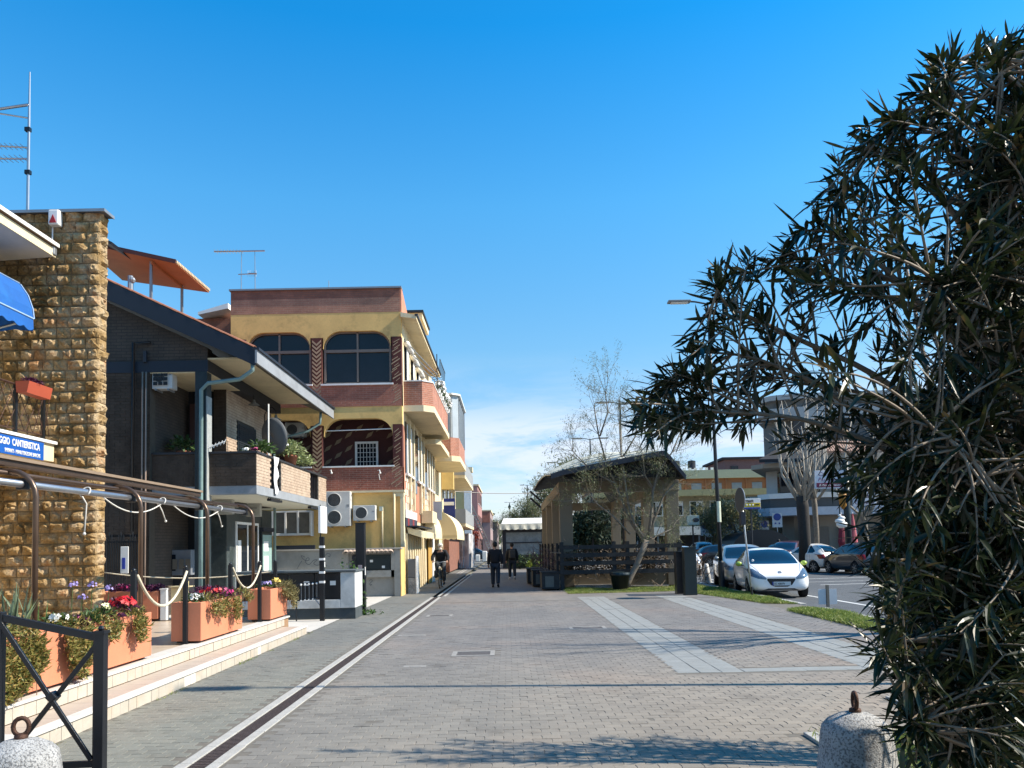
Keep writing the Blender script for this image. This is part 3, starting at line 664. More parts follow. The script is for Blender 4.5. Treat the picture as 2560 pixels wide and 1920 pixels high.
# eave, balcony, facade to the left
EX = P(135, 640, DS-.05).x; ez = P(135, 650, DS-.05).z
MB().prism([(EX, 7.5, ez+.05), (EX-1.2, 7.5, ez-.02), (EX-3.5, 7.5, ez-.25), (EX-3.5, 7.5, ez-.1), (EX-1.2, 7.5, ez+.1), (EX, 7.5, ez+.2)], (0, DS-.06-7.5, 0)).build('roof_overhang', M_('cream_soffit', (.66, .60, .48), .8, .08, 2), stb)
MB().box(EX, EX+.03, 7.5, DS-.05, ez+.04, ez+.19).build('fascia_board', mcream, stb)
MB().box(EX-.5, EX+.07, 7.5, DS-.04, ez+.2, ez+.255).build('gutter', M_('rust_brown_gutter', (.16, .09, .05), .6), stb)
MB().box(EX+.07, EX+.09, 7.5, DS-.04, ez+.21, ez+.27).build('gutter_lip', mwhite, stb)
MB().box(-11.5, -9.2, 7.5, DS+.02, 0, ez).build('facade', mcream, stb)
bz = 3.46; BXX = P(137, 1080, DS-.05).x
MB().box(-9.2, BXX, 7.5, DS-.06, bz-.32, bz-.03).build('balcony_slab', mcream, stb, bevel=.01)
MB().box(-9.2, BXX+.05, 7.5, DS-.05, bz-.03, bz+.02).build('balcony_edge', mwhite, stb, bevel=.006)
t = thing('wall_sign', 'blue wall sign with white capitals on the cream balcony edge', 'sign', (BXX, 11.9, bz-.15)); MB().box(BXX+.004, BXX+.03, 9.6, 12.6, bz-.33, bz-.045).build('board', M_('blue_sign', (.01, .10, .42), .35, .05), t)
text('TENDAGGIO  CANTIERISTICA', .15, (BXX+.033, 12.48, bz-.185), (R(90), 0, R(90)), mwhite, t, sx=.66, bold=.002, align='RIGHT')
text('IMPIANTI - MANUTENZIONE BARCHE', .085, (BXX+.033, 12.5, bz-.30), (R(90), 0, R(90)), mwhite, t, sx=.62, align='RIGHT')
for o in [c for c in bpy.data.objects if c.parent == t and c.name.startswith('lettering')]: pass
rl = thing('balcony_railing', 'dark iron railing with diagonal lattice on the cream balcony', 'railing', (BXX-.06, 12, bz))
for y in (10.4, 11.2, 12.0, 12.72): MB().box(BXX-.09, BXX-.04, y-.025, y+.025, bz+.02, bz+.8).build('post', mblack, rl)
MB().tube([(BXX-.065, 8, bz+.8), (BXX-.065, 12.76, bz+.8)], .018, 8).build('top_rail', mrust, rl)
MB().tube([(BXX-.065, 8, bz+.1), (BXX-.065, 12.76, bz+.1)], .012, 6).build('bottom_rail', mrust, rl)
lat = MB()
for k in range(16):
    y = 9.6+k*.22; lat.tube([(BXX-.065, y, bz+.1), (BXX-.065, min(12.74, y+.42), bz+.8)], .006, 5); lat.tube([(BXX-.06, min(12.74, y+.42), bz+.1), (BXX-.06, y, bz+.8)], .006, 5)
lat.build('lattice', mrust, rl)
t = thing('flower_box', 'orange plastic flower box hanging on the balcony railing', 'flower box', (BXX, 12.2, bz+.7))
MB().prism([(BXX-.02, 11.95, bz+.66), (BXX+.14, 11.95, bz+.66), (BXX+.18, 11.95, bz+.84), (BXX-.04, 11.95, bz+.84)], (0, .62, 0)).build('box', M_('orange_plastic', (.45, .09, .045), .5, .1), t)
V, F = bushy((BXX+.06, 12.25, bz+.84), .22, 420, .05, .02, lpurple, (.4, 1.3, .4)); foliage('foliage', V, F, lpurple, t)
# blue awning on the balcony
ys0, ys1 = 8.0, P(60, 720, 12.5).y
prof = [P(-260, 545, 12.5), P(-60, 655, 12.5), P(49, 710, 12.5), P(68, 738, 12.5), P(80, 772, 12.5), P(83, 797, 12.5)]; prof = [(p.x, p.z) for p in prof]
mblue = M_('blue_awning_cloth', (.008, .115, .42), .7, .18, 2.2, dirt=(.02, .2, .55), dirtamt=.5)
b = MB(); n = len(prof)
b.add([(x, y, z) for y in (ys0, ys1) for x, z in prof], [(i, i+1, n+i+1, n+i) for i in range(n-1)])
b.add([(prof[0][0], ys1, prof[0][1])]+[(x, ys1+.002, z) for x, z in prof]+[(prof[0][0], ys1, prof[-1][1])], [tuple(range(n+2))])
aw = thing('balcony_awning', 'bright blue cloth awning with scalloped valance above the balcony', 'awning', (-8.2, 12, 5.3)); o = b.build('cover', mblue, aw); s_ = o.modifiers.new('s', 'SOLIDIFY'); s_.thickness = .012
xv, zv = prof[-1]; b = MB(); N = 90
for i in range(N+1):
    y = ys0+(ys1-ys0)*i/N; dz = .17+.05*abs(math.sin((ys1-y)*PI/.26)); b.v += [(xv, y, zv), (xv+.01, y, zv-dz)]
b.f = [(2*i, 2*i+1, 2*i+3, 2*i+2) for i in range(N)]
o = b.build('valance', mblue, aw); s_ = o.modifiers.new('s', 'SOLIDIFY'); s_.thickness = .01
b = MB(); K = 14
for i in range(K+1):
    x = prof[0][0]+(xv-prof[0][0])*i/K; b.v += [(x, ys1, zv), (x, ys1+.005, zv-.16-.05*abs(math.sin(x*PI/.2)))]
b.f = [(2*i, 2*i+1, 2*i+3, 2*i+2) for i in range(K)]; b.build('end_valance', mblue, aw)
MB().tube([(xv+.006, ys0, zv), (xv+.006, ys1, zv)], .012, 6).tube([(prof[2][0], ys0, prof[2][1]+.012), (prof[2][0], ys1, prof[2][1]+.012)], .008, 5).tube([(x+.012, ys1+.01, z) for x, z in prof[2:]], .009, 5).build('piping', M_('pale_blue_trim', (.35, .5, .7), .6), aw)
MB().tube([(prof[-1][0], ys1, prof[-1][1]), (-9.2, ys1, prof[-1][1]-.4)], .02, 6).build('arm', mgrey, aw)
# alarm box
a0 = P(131, 570, DS-.02); a1 = P(158, 531, DS-.02)
t = thing('alarm_box', 'white alarm siren box with a red triangle on the stone wall', 'alarm', (a0.x, DS, a0.z)); MB().box(a0.x, a1.x, DS-.16, DS-.02, a0.z, a1.z).build('housing', mwhite, t, bevel=.025)
MB().prism([(a0.x+.03, DS-.165, a0.z+.03), (a1.x-.03, DS-.165, a0.z+.03), ((a0.x+a1.x)/2, DS-.165, a0.z+.17)], (0, -.01, 0)).build('lens', M_('red_plastic', (.5, .02, .02), .3), t)
a2 = P(133, 620, DS-.02); MB().tube([(a2.x, DS-.04, a0.z), (a2.x, DS-.05, a2.z)], .012, 6).build('cable', mwhite, t)
t = thing('cable_box', 'small grey junction box at the eave corner beside the stone wall', 'junction box', (a2.x, DS, a2.z)); MB().cbox((a2.x+.03, DS-.1, a2.z-.08), (.12, .1, .16)).build('box', mgrey, t, bevel=.02); MB().cbox((a2.x+.03, DS-.155, a2.z-.08), (.08, .01, .1)).build('lid', mwhite, t)
# mast antenna
ax = P(71, 400, 13.4).x; t = thing('tv_antenna', 'tall mast antenna with horizontal booms on the stone building roof', 'antenna', (ax, 13.4, ZT))
zt = P(70, 180, 13.4).z; MB().tube([(ax, 13.4, ZT), (ax, 13.4, zt-.9), (ax, 13.4, zt)], [.028, .022, .012], 8).build('mast', malu, t)
for (p1, p2, w) in (((-120, 290), (70, 262), .035), ((-120, 265), (70, 295), .02), ((-140, 358), (72, 369), .022), ((-140, 396), (72, 397), .022)):
    a = P(*p1, 13.4); b2 = P(*p2, 13.4); MB().tube([a, b2], w*.7, 6).build('boom', malu, t)
el = MB()
for k in range(14):
    q = P(60-k*13, 368-(k*.7), 13.4); el.tube([q-Vector((0, .12, 0)), q+Vector((0, .12, 0))], .006, 4); q = P(60-k*13, 397, 13.4); el.tube([q-Vector((0, .14, 0)), q+Vector((0, .14, 0))], .006, 4)
el.build('elements', malu, t)
for zy in (324, 431): q = P(70, zy, 13.4); MB().cbox(q, (.09, .07, .07)).build('clamp', mblack, t)
# ------------------------------------------------------------------ crossed barrier and chain bollards
bd = 5.5
def B(px, py): return P(px, py, bd)
t = thing('crossed_barrier', 'black steel barrier with a diagonal cross at the left corner of the street', 'barrier', (B(240, 1950).x, bd, 0))
pt = B(253, 1582); MB().box(pt.x-.034, pt.x+.034, bd-.034, bd+.034, 0, pt.z).build('post', mblack, t, bevel=.004)
MB().box(pt.x-.055, pt.x-.036, bd-.0, bd+.06, 0, pt.z-.04).build('post_flange', mblack, t)
pl = B(0, 1530); MB().box(pl.x-.03, pl.x+.03, bd-.03, bd+.03, 0, pl.z).build('post', mblack, t, bevel=.004)
MB().cbox((pt.x, bd, pt.z+.005), (.085, .085, .02)).ball((pt.x, bd, pt.z+.03), .022, 8).build('post_cap', mblack, t)
MB().bar(B(4, 1544), B(244, 1593), .04, .05).build('top_rail', mblack, t, bevel=.003)
MB().bar(B(0, 1920), B(240, 1909), .03, .045).build('bottom_rail', mblack, t, bevel=.003)
MB().bar(B(6, 1556)+Vector((0, -.02, 0)), B(232, 1898)+Vector((0, -.02, 0)), .022, .032).build('diagonal', mblack, t, bevel=.003)
MB().bar(B(244, 1606)+Vector((0, .012, 0)), B(30, 1880)+Vector((0, .012, 0)), .022, .032).build('diagonal', mblack, t, bevel=.003)
MB().cbox(B(133, 1742), (.06, .07, .06), Euler((0, R(45), 0)).to_matrix()).build('boss', mblack, t, bevel=.006)
def bollard(x, y, lab, ringrot):
    t = thing('concrete_bollard', lab, 'bollard', (x, y, 0), world=False, group='concrete bollards with an iron ring')
    n = 28; prof = [(.262, 0), (.258, .02), (.215, .36), (.205, .405), (.17, .445), (.10, .482), (.05, .495), (.001, .497)]
    MB().lathe(prof, n=n).build('body', mconc, t, smooth=True)
    m = MB(); m.lathe([(.04, .48), (.036, .515), (.018, .525), (.001, .525)], n=12).build('collar', mrust, t, smooth=True)
    c, s = math.cos(ringrot), math.sin(ringrot); pts = [(c*.042*math.cos(a), s*.042*math.cos(a), .565+.052*math.sin(a)) for a in np.linspace(0, 2*PI, 17)]
    MB().tube(pts, .0135, 8, cap=False).build('ring', mrust, t, smooth=True); return t
a = P(2138, 1780, 5.06); bollard(a.x, 5.06, 'speckled concrete bollard in front of the oleander bush', R(82))
a = P(52, 1870, 4.79); bollard(a.x, 4.79, 'speckled concrete bollard at the bottom left corner', R(20))
t = thing('stone_block', 'low pale stone block behind the left concrete bollard', 'stone block', (-3.95, 5.75, 0)); MB().box(-4.4, -3.7, 5.3, 6.05, -.02, .2).build('block', mkerb, t, bevel=.02)
MB().box(-4.42, -3.68, 5.28, 6.07, .202, .235).build('top_slab', mlip, t, bevel=.008)
# ------------------------------------------------------------------ cottage with balcony
def brickwall(axis, c, a0, a1, z0, z1, parent, m, nmax, bw=.26, bh=.078, proud=.008, skip=None, name='brick', far=None):
    """real running-bond bricks on a wall; axis 'y' = wall at y=c facing the camera, 'x' = wall at x=c facing the street"""
    rows = int((z1-z0)/bh); bh2 = (z1-z0)/rows; j = .0045; lst = []
    for r_ in range(rows):
        a = a0-(bw/2 if r_ % 2 else 0)
        while a < a1-.01:
            l = max(a, a0)+j; h = min(a+bw, a1)-j; a += bw
            if h-l < .03: continue
            zz = z0+r_*bh2
            if skip and skip((l+h)/2, zz+bh2/2): continue
            lst.append((l, h, zz+j, zz+bh2-j))
    rest = MB(); cache = {}
    for i, (l, h, b0, b1) in enumerate(lst):
        def bx(mb, l, h, b0, b1, c):
            if axis == 'y': mb.box(l, h, c-proud, c+.01, b0, b1)
            else: mb.box(c-.01, c+proud, l, h, b0, b1)
        if i < nmax:
            key = round(h-l, 3)
            if key not in cache:
                q = MB(); bx(q, 0, h-l, 0, b1-b0, 0); me = q.mesh(name); me.materials.append(m); cache[key] = me
            o = bpy.data.objects.new(name, cache[key]); COL.objects.link(o); o.parent = parent
            o.location = (Vector((l, c, b0)) if axis == 'y' else Vector((c, l, b0))) - (parent.location if parent.name in WORLD else Vector((0, 0, 0)))
        else: bx(rest, l, h, b0, b1, c)
    if rest.v: rest.build(name+'s', m, parent, kind='stuff')
def rowbrickmat(name, c1, c2, bw, bh, z0=0):
    k = NT(name); k.b.inputs['Roughness'].default_value = .85; k.b.inputs['Specular IOR Level'].default_value = .2
    c = k.ramp(k.noise(3.3, 2), [(.35, c1), (.65, c2)]); c = k.mix(1.0, c, k.ramp(k.noise(25, 4), [(.3, (.85,)*3), (.7, (1.12,)*3)]), 'MULTIPLY')
    k.l(c, k.b.inputs['Base Color']); k.bump(k.noise(90, 3), .4, .004); MAT[name] = k.m; return k.m
mbrp = rowbrickmat('sunlit_facing_brick', (.36, .27, .20), (.45, .35, .26), .26, .078)  # sunlit copy of the cottage brick, light put into the colour
mbrd = rowbrickmat('shaded_facing_brick', (.048, .036, .028), (.072, .054, .042), .26, .078)  # shaded copy of the same brick, shade put into the colour
mmort = M_('dark_mortar', (.10, .08, .06), .95, .15, 10)
YC = 18.9
ct = thing('brick_cottage', 'brown brick house with a dark sloping roof edge and a brick balcony over a shop', 'house', (-7.6, YC, 0))
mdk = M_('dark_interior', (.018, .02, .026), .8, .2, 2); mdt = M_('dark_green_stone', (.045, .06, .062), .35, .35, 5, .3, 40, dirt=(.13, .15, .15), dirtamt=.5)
mband = M_('navy_band', (.018, .024, .038), .55, .1, 3); mcol = M_('green_column', (.022, .036, .042), .6, .25, 4, dirt=(.06, .085, .085), dirtamt=.4)
LX = P(374, 1150, YC).x      # right end of the left wing wall
zb1 = P(400, 931, YC).z; zb0 = P(400, 903, YC).z; CX = P(518, 1000, YC).x; CX0 = P(488, 1000, YC).x
EXc, EY0, EY1 = -6.0, 18.6, 26.8; EZ = 6.47; SL = .483
def zr(x): return EZ+(EXc-x)*SL
# left wing and gable
MB().box(-13, LX, YC+.01, YC+.3, 0, zb1).build('wing_wall', mmort, ct)
brickwall('y', YC+.008, -10.6, LX, .3, zb1, ct, mbrd, 0)
MB().prism([(-13, YC+.01, zb0), (CX, YC+.01, zb0), (CX, YC+.01, zr(CX)-.5), (-13, YC+.01, zr(-13)-.5)], (0, .3, 0)).build('gable_wall', mcot, ct)
MB().box(-13, CX+.02, YC-.015, YC+.32, zb1, zb0).build('band', mband, ct)
MB().box(LX-.02, LX, YC+.3, 21.2, 0, zb0).build('wing_side', mcot, ct)
# street side upper wall above the loggia
y1u = 7.33*1950/(1272-677)
MB().box(CX-.3, CX, YC+.3, 25.0, zb0, zr(CX)-.55).build('upper_street_wall', mcot, ct)
MB().box(CX-.3, CX+.02, YC+.32, 25.0, zb1, zb0).build('band', mband, ct)
MB().box(CX0, CX, YC-.02, YC+.28, 0, zb1).build('corner_column', mcol, ct, bevel=.01)
MB().box(CX-.02, CX+.006, YC-.024, YC+.285, 2.8, 5.4).build('column_edge', M_('sunlit_column_edge', (.35, .37, .36), .7, .2, 8), ct)  # pale strip paints the sunlit right side of the column
# recessed walls
BYY = 21.0; WX = -7.6
MB().box(-13, WX-.33, BYY+.2, BYY+.4, 0, zb1).build('back_wall', mdk, ct)  # near-black wall colour carries the shade of the porch recess
MB().box(WX-.34, WX, BYY, 25.0, 2.95, zb1+.1).build('upper_back_wall', mmort, ct)
brickwall('y', BYY, WX-.34, WX, 3.0, zb1, ct, mbrd, 0)
dy0 = Q(592, 1000, WX).y; dy1 = Q(638, 1000, WX).y
brickwall('x', WX, BYY, 25.0, 3.0, zb1, ct, mbrp, 0, skip=lambda y, z: dy0 < y < dy1 and z < 5.3)
MB().box(WX-.02, WX+.03, dy0, dy1, 2.95, 5.25).build('shutter_door', M_('dark_shutter', (.02, .028, .034), .5), ct)
sh = MB()
for k in range(36): sh.box(WX+.03, WX+.045, dy0+.08, dy1-.08, 3.05+k*.06, 3.05+k*.06+.04)
sh.build('shutter_slats', MAT['dark_shutter'], ct, kind='stuff')
MB().box(LX, CX, YC, BYY+.2, zb1-.02, zb1+.05).box(CX-.01, -6.3, YC+.02, 25, zb1+.3, zb1+.34).build('loggia_ceiling', mcream, ct)
MB().box(-8.55, -8.1, 20.9, 20.96, 3.9, 5.6).build('inner_door', M_('brown_door', (.09, .045, .04), .5), ct)
# ground floor
MB().box(WX-.5, WX, BYY, 25.0, 0, 2.85).build('shop_wall', mdt, ct)
sg = MB()
for k in range(8):
    for j in range(3): sg.box(WX, WX+.012, BYY+.02+k*.5, BYY+.5+k*.5, .06+j*.92, .96+j*.92)
gy0 = Q(590, 1380, WX).y; gy1 = Q(642, 1380, WX).y
for k in range(8):
    for j in range(3):
        ya, yb = BYY+.004+k*.5, BYY+.496+k*.5
        if yb > gy0 and ya < gy1: continue
        MB().box(WX, WX+.012, ya, yb, .06+j*.92, .972+j*.92).build('stone_slab', mdt, ct)
MB().box(WX-.5, WX, BYY-.012, BYY, .06, 2.85).build('front_stone', mdt, ct)
MB().box(WX+.0, WX+.04, gy0-.07, gy0, 0, 2.42).box(WX, WX+.04, gy1, gy1+.07, 0, 2.42).box(WX, WX+.04, gy0, gy1, 2.35, 2.42).box(WX, WX+.035, (gy0+gy1)/2-.03, (gy0+gy1)/2+.03, 0, 2.35).build('shop_door_frame', mwhite, ct)
MB().box(WX, WX+.02, gy0, gy1, 0, 2.35).build('shop_door_glass', mglass, ct)
mpos = M_('pale_blue_poster', (.25, .5, .6), .5)
MB().box(WX+.02, WX+.026, gy0+.75, gy0+1.2, .3, 1.0).build('poster', mpos, ct); MB().box(WX+.02, WX+.026, gy0+.1, gy0+.35, .5, 1.9).build('poster', mwhite, ct)
# recessed window, console
w0 = P(391, 1375, BYY+.15); w1 = P(441, 1291, BYY+.15)
mfr = M_('cream_frame', (.38, .33, .27), .6)
f = MB().box(w0.x, w0.x+.06, BYY+.1, BYY+.2, w0.z, w1.z).box(w1.x-.25, w1.x, BYY+.1, BYY+.2, w0.z, w1.z).box(w0.x+.06, w1.x-.25, BYY+.1, BYY+.2, w1.z-.07, w1.z)
f.build('window_frame', mfr, ct); MB().box(w0.x+.06, w1.x-.25, BYY+.14, BYY+.19, w0.z, w1.z-.07).build('window_pane', M_('teal_glass', (.02, .07, .08), .1), ct)
c0 = P(377, 1440, 20.2); c1 = P(478, 1374, 20.2)
t = thing('ice_cream_cabinet', 'grey display cabinet standing in the shop porch', 'cabinet', (c0.x, 20.2, 0)); MB().box(c0.x, c1.x, 20.2, 20.9, c0.z, c1.z).build('body', M_('cabinet_grey', (.22, .24, .27), .4), t, bevel=.02)
MB().box(c0.x+.08, c1.x-.4, 20.18, 20.2, c0.z+.12, c1.z-.12).build('window_pane', mglass, t)
for k in range(4): MB().box(c0.x+.4+k*.17, c0.x+.52+k*.17, 20.165, 20.18, c0.z+.16, c0.z+.42).build('label', M_('poster_tan', (.22, .19, .15), .6), t)
MB().box(c0.x+.1, c1.x-.1, 20.25, 20.85, 0, c0.z).build('plinth', mdk, t)
# balcony
zbb = P(639, 1235, 19.0).z; zbt = P(642, 1129, 19.0).z; BX1 = P(641, 1180, 19.0).x; BY1 = Q(816, 1230, BX1).y
MB().box(LX, BX1, 19.03, BY1, zbb, zbb+.22).build('balcony_slab', M_('balcony_slab_grey', (.30, .32, .34), .7, .12, 3, dirt=(.2, .2, .2)), ct, bevel=.01)
MB().box(LX+.02, BX1-.03, 19.05, BY1-.02, zbb-.012, zbb-.002).build('balcony_soffit', M_('pale_soffit', (.66, .64, .52), .8, .08, 2), ct)
gp = [(Q(676, 1200, BX1).y, Q(704, 1200, BX1).y), (Q(776, 1200, BX1).y, Q(797, 1200, BX1).y)]
MB().box(LX, BX1-.02, 19.02, 19.16, zbb+.22, zbt-.03).build('front_parapet', mmort, ct)
brickwall('y', 19.02, LX, BX1-.01, zbb+.22, zbt-.04, ct, mbrd, 0)
seg = [(19.16, gp[0][0]), (gp[0][1], gp[1][0]), (gp[1][1], BY1)]; sp = MB()
for a, b2 in seg: sp.box(BX1-.16, BX1-.01, a, b2, zbb+.22, zbt-.03)
sp.build('street_parapet', M_('pale_mortar', (.42, .33, .25), .95), ct)  # lit tone of the parapet mortar, behind the sunlit brick copy
brickwall('x', BX1-.01, 19.02, BY1, zbb+.22, zbt-.04, ct, mbrp, 290, skip=lambda y, z: any(a < y < b2 for a, b2 in gp))
MB().box(LX, BX1+.03, 18.98, 19.2, zbt-.035, zbt+.02).box(BX1-.2, BX1+.03, 19.2, BY1+.02, zbt-.035, zbt+.02).build('parapet_coping', M_('dark_coping', (.035, .035, .04), .6), ct, bevel=.008)
for a, b2 in gp:
    g = thing('railing_panel', 'narrow black iron panel in the balcony parapet, %s' % ('with a white cloth hung over it' if a < 22 else 'nearest the yellow building'), 'railing', (BX1, a, zbb), group='iron panels in the brick balcony')
    mm = MB(); k = 6
    for i in range(k): yy = a+.04+(b2-a-.08)*i/(k-1); mm.box(BX1-.07, BX1-.045, yy-.01, yy+.01, zbb-.05, zbt-.04)
    mm.build('bars', mblack, g); MB().box(BX1-.09, BX1+.02, a, b2, zbb-.1, zbb-.04).build('bottom_rail', mblack, g)
    MB().box(BX1-.1, BX1-.09, a, b2, zbb+.1, zbt-.05).build('mesh_sheet', mblack, g)
cl = MB(); a, b2 = gp[0]
for i in range(9):
    t_ = i/8; z_ = zbt+.03-t_*.98; w_ = .2*(1-.45*t_)+.02*math.sin(i*2.1); cl.v += [(BX1+.03+.015*math.sin(i), a+.16+.1*t_, z_), (BX1+.035+.02*math.cos(i*1.7), a+.16+.1*t_+w_*2, z_)]
cl.f = [(2*i, 2*i+1, 2*i+3, 2*i+2) for i in range(8)]; o = cl.build('white_cloth', mwhite, label='long white cloth hanging over the cottage balcony', cat='cloth'); o.modifiers.new('s', 'SOLIDIFY').thickness = .01
# roof
RXL = -12.6
MB().prism([(EXc-.02, EY0, EZ-.02), (RXL, EY0, zr(RXL)-.02), (RXL, EY0, zr(RXL)-.5), (EXc-.02, EY0, EZ-.32)], (0, EY1-EY0, 0)).build('roof_deck', M_('shaded_soffit', (.14, .12, .085), .8, .1, 2), ct)  # cream soffit, colour darkened to carry the shade under the eave
MB().prism([(EXc-.02, EY0-.05, EZ+.0), (RXL, EY0-.05, zr(RXL)+.0), (RXL, EY0-.05, zr(RXL)-.5), (EXc-.02, EY0-.05, EZ-.42)], (0, .045, 0)).build('rake_board', mband, ct)
MB().box(EXc-.02, EXc+.03, EY0-.06, EY1, EZ-.36, EZ-.04).build('eave_fascia', M_('grey_fascia', (.30, .32, .345), .6, .1, 2, dirt=(.2, .2, .21)), ct)
MB().box(EXc-.1, EXc+.08, EY0-.06, EY1, EZ-.04, EZ+.02).build('gutter', mband, ct)
mrt = M_('roof_tile', (.30, .12, .07), .85, .3, 6, .5, 40)
rtm = MB()
for r_ in range(6):
    a = r_*PI/5; rtm.v += [(0, .10*math.cos(a), .05*math.sin(a)), (-.42, .085*math.cos(a), .042*math.sin(a)+.02)]
rtm.f = [(2*i, 2*i+1, 2*i+3, 2*i+2) for i in range(5)]; rme = rtm.mesh('roof_tile'); rme.materials.append(mrt)
nt_ = 0
for j in range(2):
    for i in range(17):
        x = EXc-.05-i*.37; o = bpy.data.objects.new('roof_tile', rme); COL.objects.link(o); o.parent = ct; o.location = Vector((x, EY0+.04+j*.2, zr(x)+.01)) - ct.location; o.rotation_euler = (0, math.atan(SL)-.03, 0)
        o.modifiers.new('s', 'SOLIDIFY').thickness = .015
rest = MB()
for j in range(2, 40):
    for i in range(17):
        x = EXc-.05-i*.37; y = EY0+.04+j*.2
        rest.add([(x-.37*0+v[0], y+v[1], zr(x)+.01+v[2]-v[0]*SL*.95) for v in rtm.v], rtm.f)
rest.build('roof_tiles', mrt, ct, kind='stuff')
# downpipes
mpipe = M_('verdigris_pipe', (.20, .30, .29), .5, .2, 5)
c = P(630, 900, EY0+.1); d1 = P(632, 925, EY0); d2 = P(600, 948, 18.75); d3 = P(520, 958, 18.8); d4 = P(503, 975, 18.82); d5 = P(500, 1200, 18.82)
MB().tube([c, d1, d2, d3, d4, (d4.x, 18.82, 3.0), (d4.x, 18.82, .1)], .05, 10).build('downpipe', mpipe, ct, smooth=True)
q1 = Q(802, 1030, EXc-.15); q2 = Q(800, 1058, EXc-.2); q3 = Q(770, 1078, EXc-.6); 
MB().tube([q1, q2, q3, Vector((WX+.05, 25.2, q3.z-.35)), Vector((WX+.05, 25.2, .2))], .045, 8).build('downpipe', mpipe, ct, smooth=True)
for px in (357, 366): a = P(px, 930, YC-.05); MB().tube([(a.x, YC-.06, .1), (a.x, YC-.06, a.z)], .02, 6).build('conduit', M_('copper_pipe', (.33, .24, .19), .5, .2, 6), ct, smooth=True)
a = P(334, 857, YC-.06); a2 = P(376, 857, YC-.06)
MB().tube([(a2.x, YC-.07, a2.z), (a.x, YC-.07, a.z), (a.x, YC-.07, .1)], .035, 6).build('flue_pipe', mblack, ct, smooth=True)
a = P(362, 870, YC-.06); MB().tube([(a.x, YC-.05, P(362, 880, YC).z), (a.x, YC-.05, a.z-.35)], .05, 6).build('flue_pipe', mband, ct)
# AC on the porch side wall, shop signs
def ac_unit(loc, w, h, d, lab, fans=1, facing='-y', grp=None):
    t = thing('air_conditioner', lab, 'air conditioner', loc, world=False, group=grp, rz={'-y': 0, '+x': R(90)}[facing])
    mb = M_('ac_white', (.58, .58, .56), .5, .06, 4, dirt=(.42, .4, .37), dirtamt=.3); MB().box(-w/2, w/2, -d, 0, 0, h).build('casing', mb, t, bevel=.012)
    cx = -w*.14
    for k in range(fans):
        cz = h*((k+.5)/fans); r = min(h/fans*.42, w*.3); MB().lathe([(r, -d-.002), (r*.98, -d-.018), (r*.9, -d-.018), (r*.88, -d-.004)], (cx, 0, cz), 24, 'y').build('fan_ring', mb, t, smooth=True)
        MB().lathe([(r*.88, -d-.003), (r*.88, -d-.006)], (cx, 0, cz), 24, 'y').build('fan_opening', mblack, t)
        g = MB()
        for i in range(11):
            o_ = -r*.85+i*r*.17; hh = math.sqrt(max(0, (r*.86)**2-o_*o_)); g.box(cx+o_-.004, cx+o_+.004, -d-.014, -d-.009, cz-hh, cz+hh); g.box(cx-hh, cx+hh, -d-.02, -d-.015, cz+o_-.003, cz+o_+.003)
        g.build('grille', M_('grille_grey', (.2, .22, .23), .5), t)
    b = MB()
    for s in (-.3, .3): b.box(w*s-.02, w*s+.02, -d*1.05, .05, -.04, -.005); 
    b.build('bracket', mgrey, t); MB().box(w*.36, w*.46, -d-.004, -d, h*.55, h*.62).build('badge', mgrey, t); return t
a = P(411, 985, 19.6); t = ac_unit((LX+.27, 19.25, a.z), .50, .60, .30, 'white air conditioner in the cottage loggia with a barred grille')
for i in range(3):
    for j in range(5): MB().box(-.2+i*.125, -.1+i*.125, -.346, -.34, .08+j*.112, .165+j*.112).build('grille_slot', mblack, t)
def lightbox(px0, py0, px1, py1, Y, lab):
    a = P(px0, py1, Y); b = P(px1, py0, Y); t = thing('shop_sign', lab, 'sign', (a.x, Y, a.z), group='white tobacco shop signs under the brick balcony'); MB().box(a.x, b.x, Y, Y+.18, a.z, b.z).build('box', M_('sign_white', (.42, .42, .38), .6), t, bevel=.008)
    w = b.x-a.x; mg = M_('sign_grey_print', (.2, .2, .2), .6)
    text('T', .2*w/.8*1.6, (a.x+w*.14, Y-.004, a.z+.12), (R(90), 0, 0), mg, t, sx=.6); text('TABACCHI', .075, (a.x+w*.4, Y-.004, a.z+.22), (R(90), 0, 0), mg, t, sx=.7); text('Tabaccheria', .06, (a.x+w*.42, Y-.004, a.z+.12), (R(90), 0, 0), mg, t, sx=.7)
lightbox(534, 1250, 581, 1286, 20.6, 'white box sign at the left of the shop porch'); lightbox(600, 1258, 650, 1292, 22.6, 'white box sign over the glazed shop door')
a = Q(652, 1440, WX+.06); b2 = Q(677, 1330, WX+.06)
t = thing('notice_case', 'glazed green notice case on the shop wall', 'notice board', (WX, a.y, a.z)); MB().box(WX+.013, WX+.1, a.y, b2.y, a.z, b2.z).build('case', mdgreen, t, bevel=.01); MB().box(WX+.1, WX+.106, a.y+.06, b2.y-.06, a.z+.06, b2.z-.1).build('pane', M_('pale_green_glass', (.30, .45, .42), .15), t)
MB().box(WX+.106, WX+.11, a.y+.15, a.y+.6, a.z+.75, b2.z-.3).box(WX+.106, WX+.11, a.y+.15, a.y+.6, a.z+.1, a.z+.6).build('poster', mwhite, t); MB().box(WX+.0, WX+.16, a.y-.04, b2.y+.04, b2.z, b2.z+.12).build('hood', mband, t)
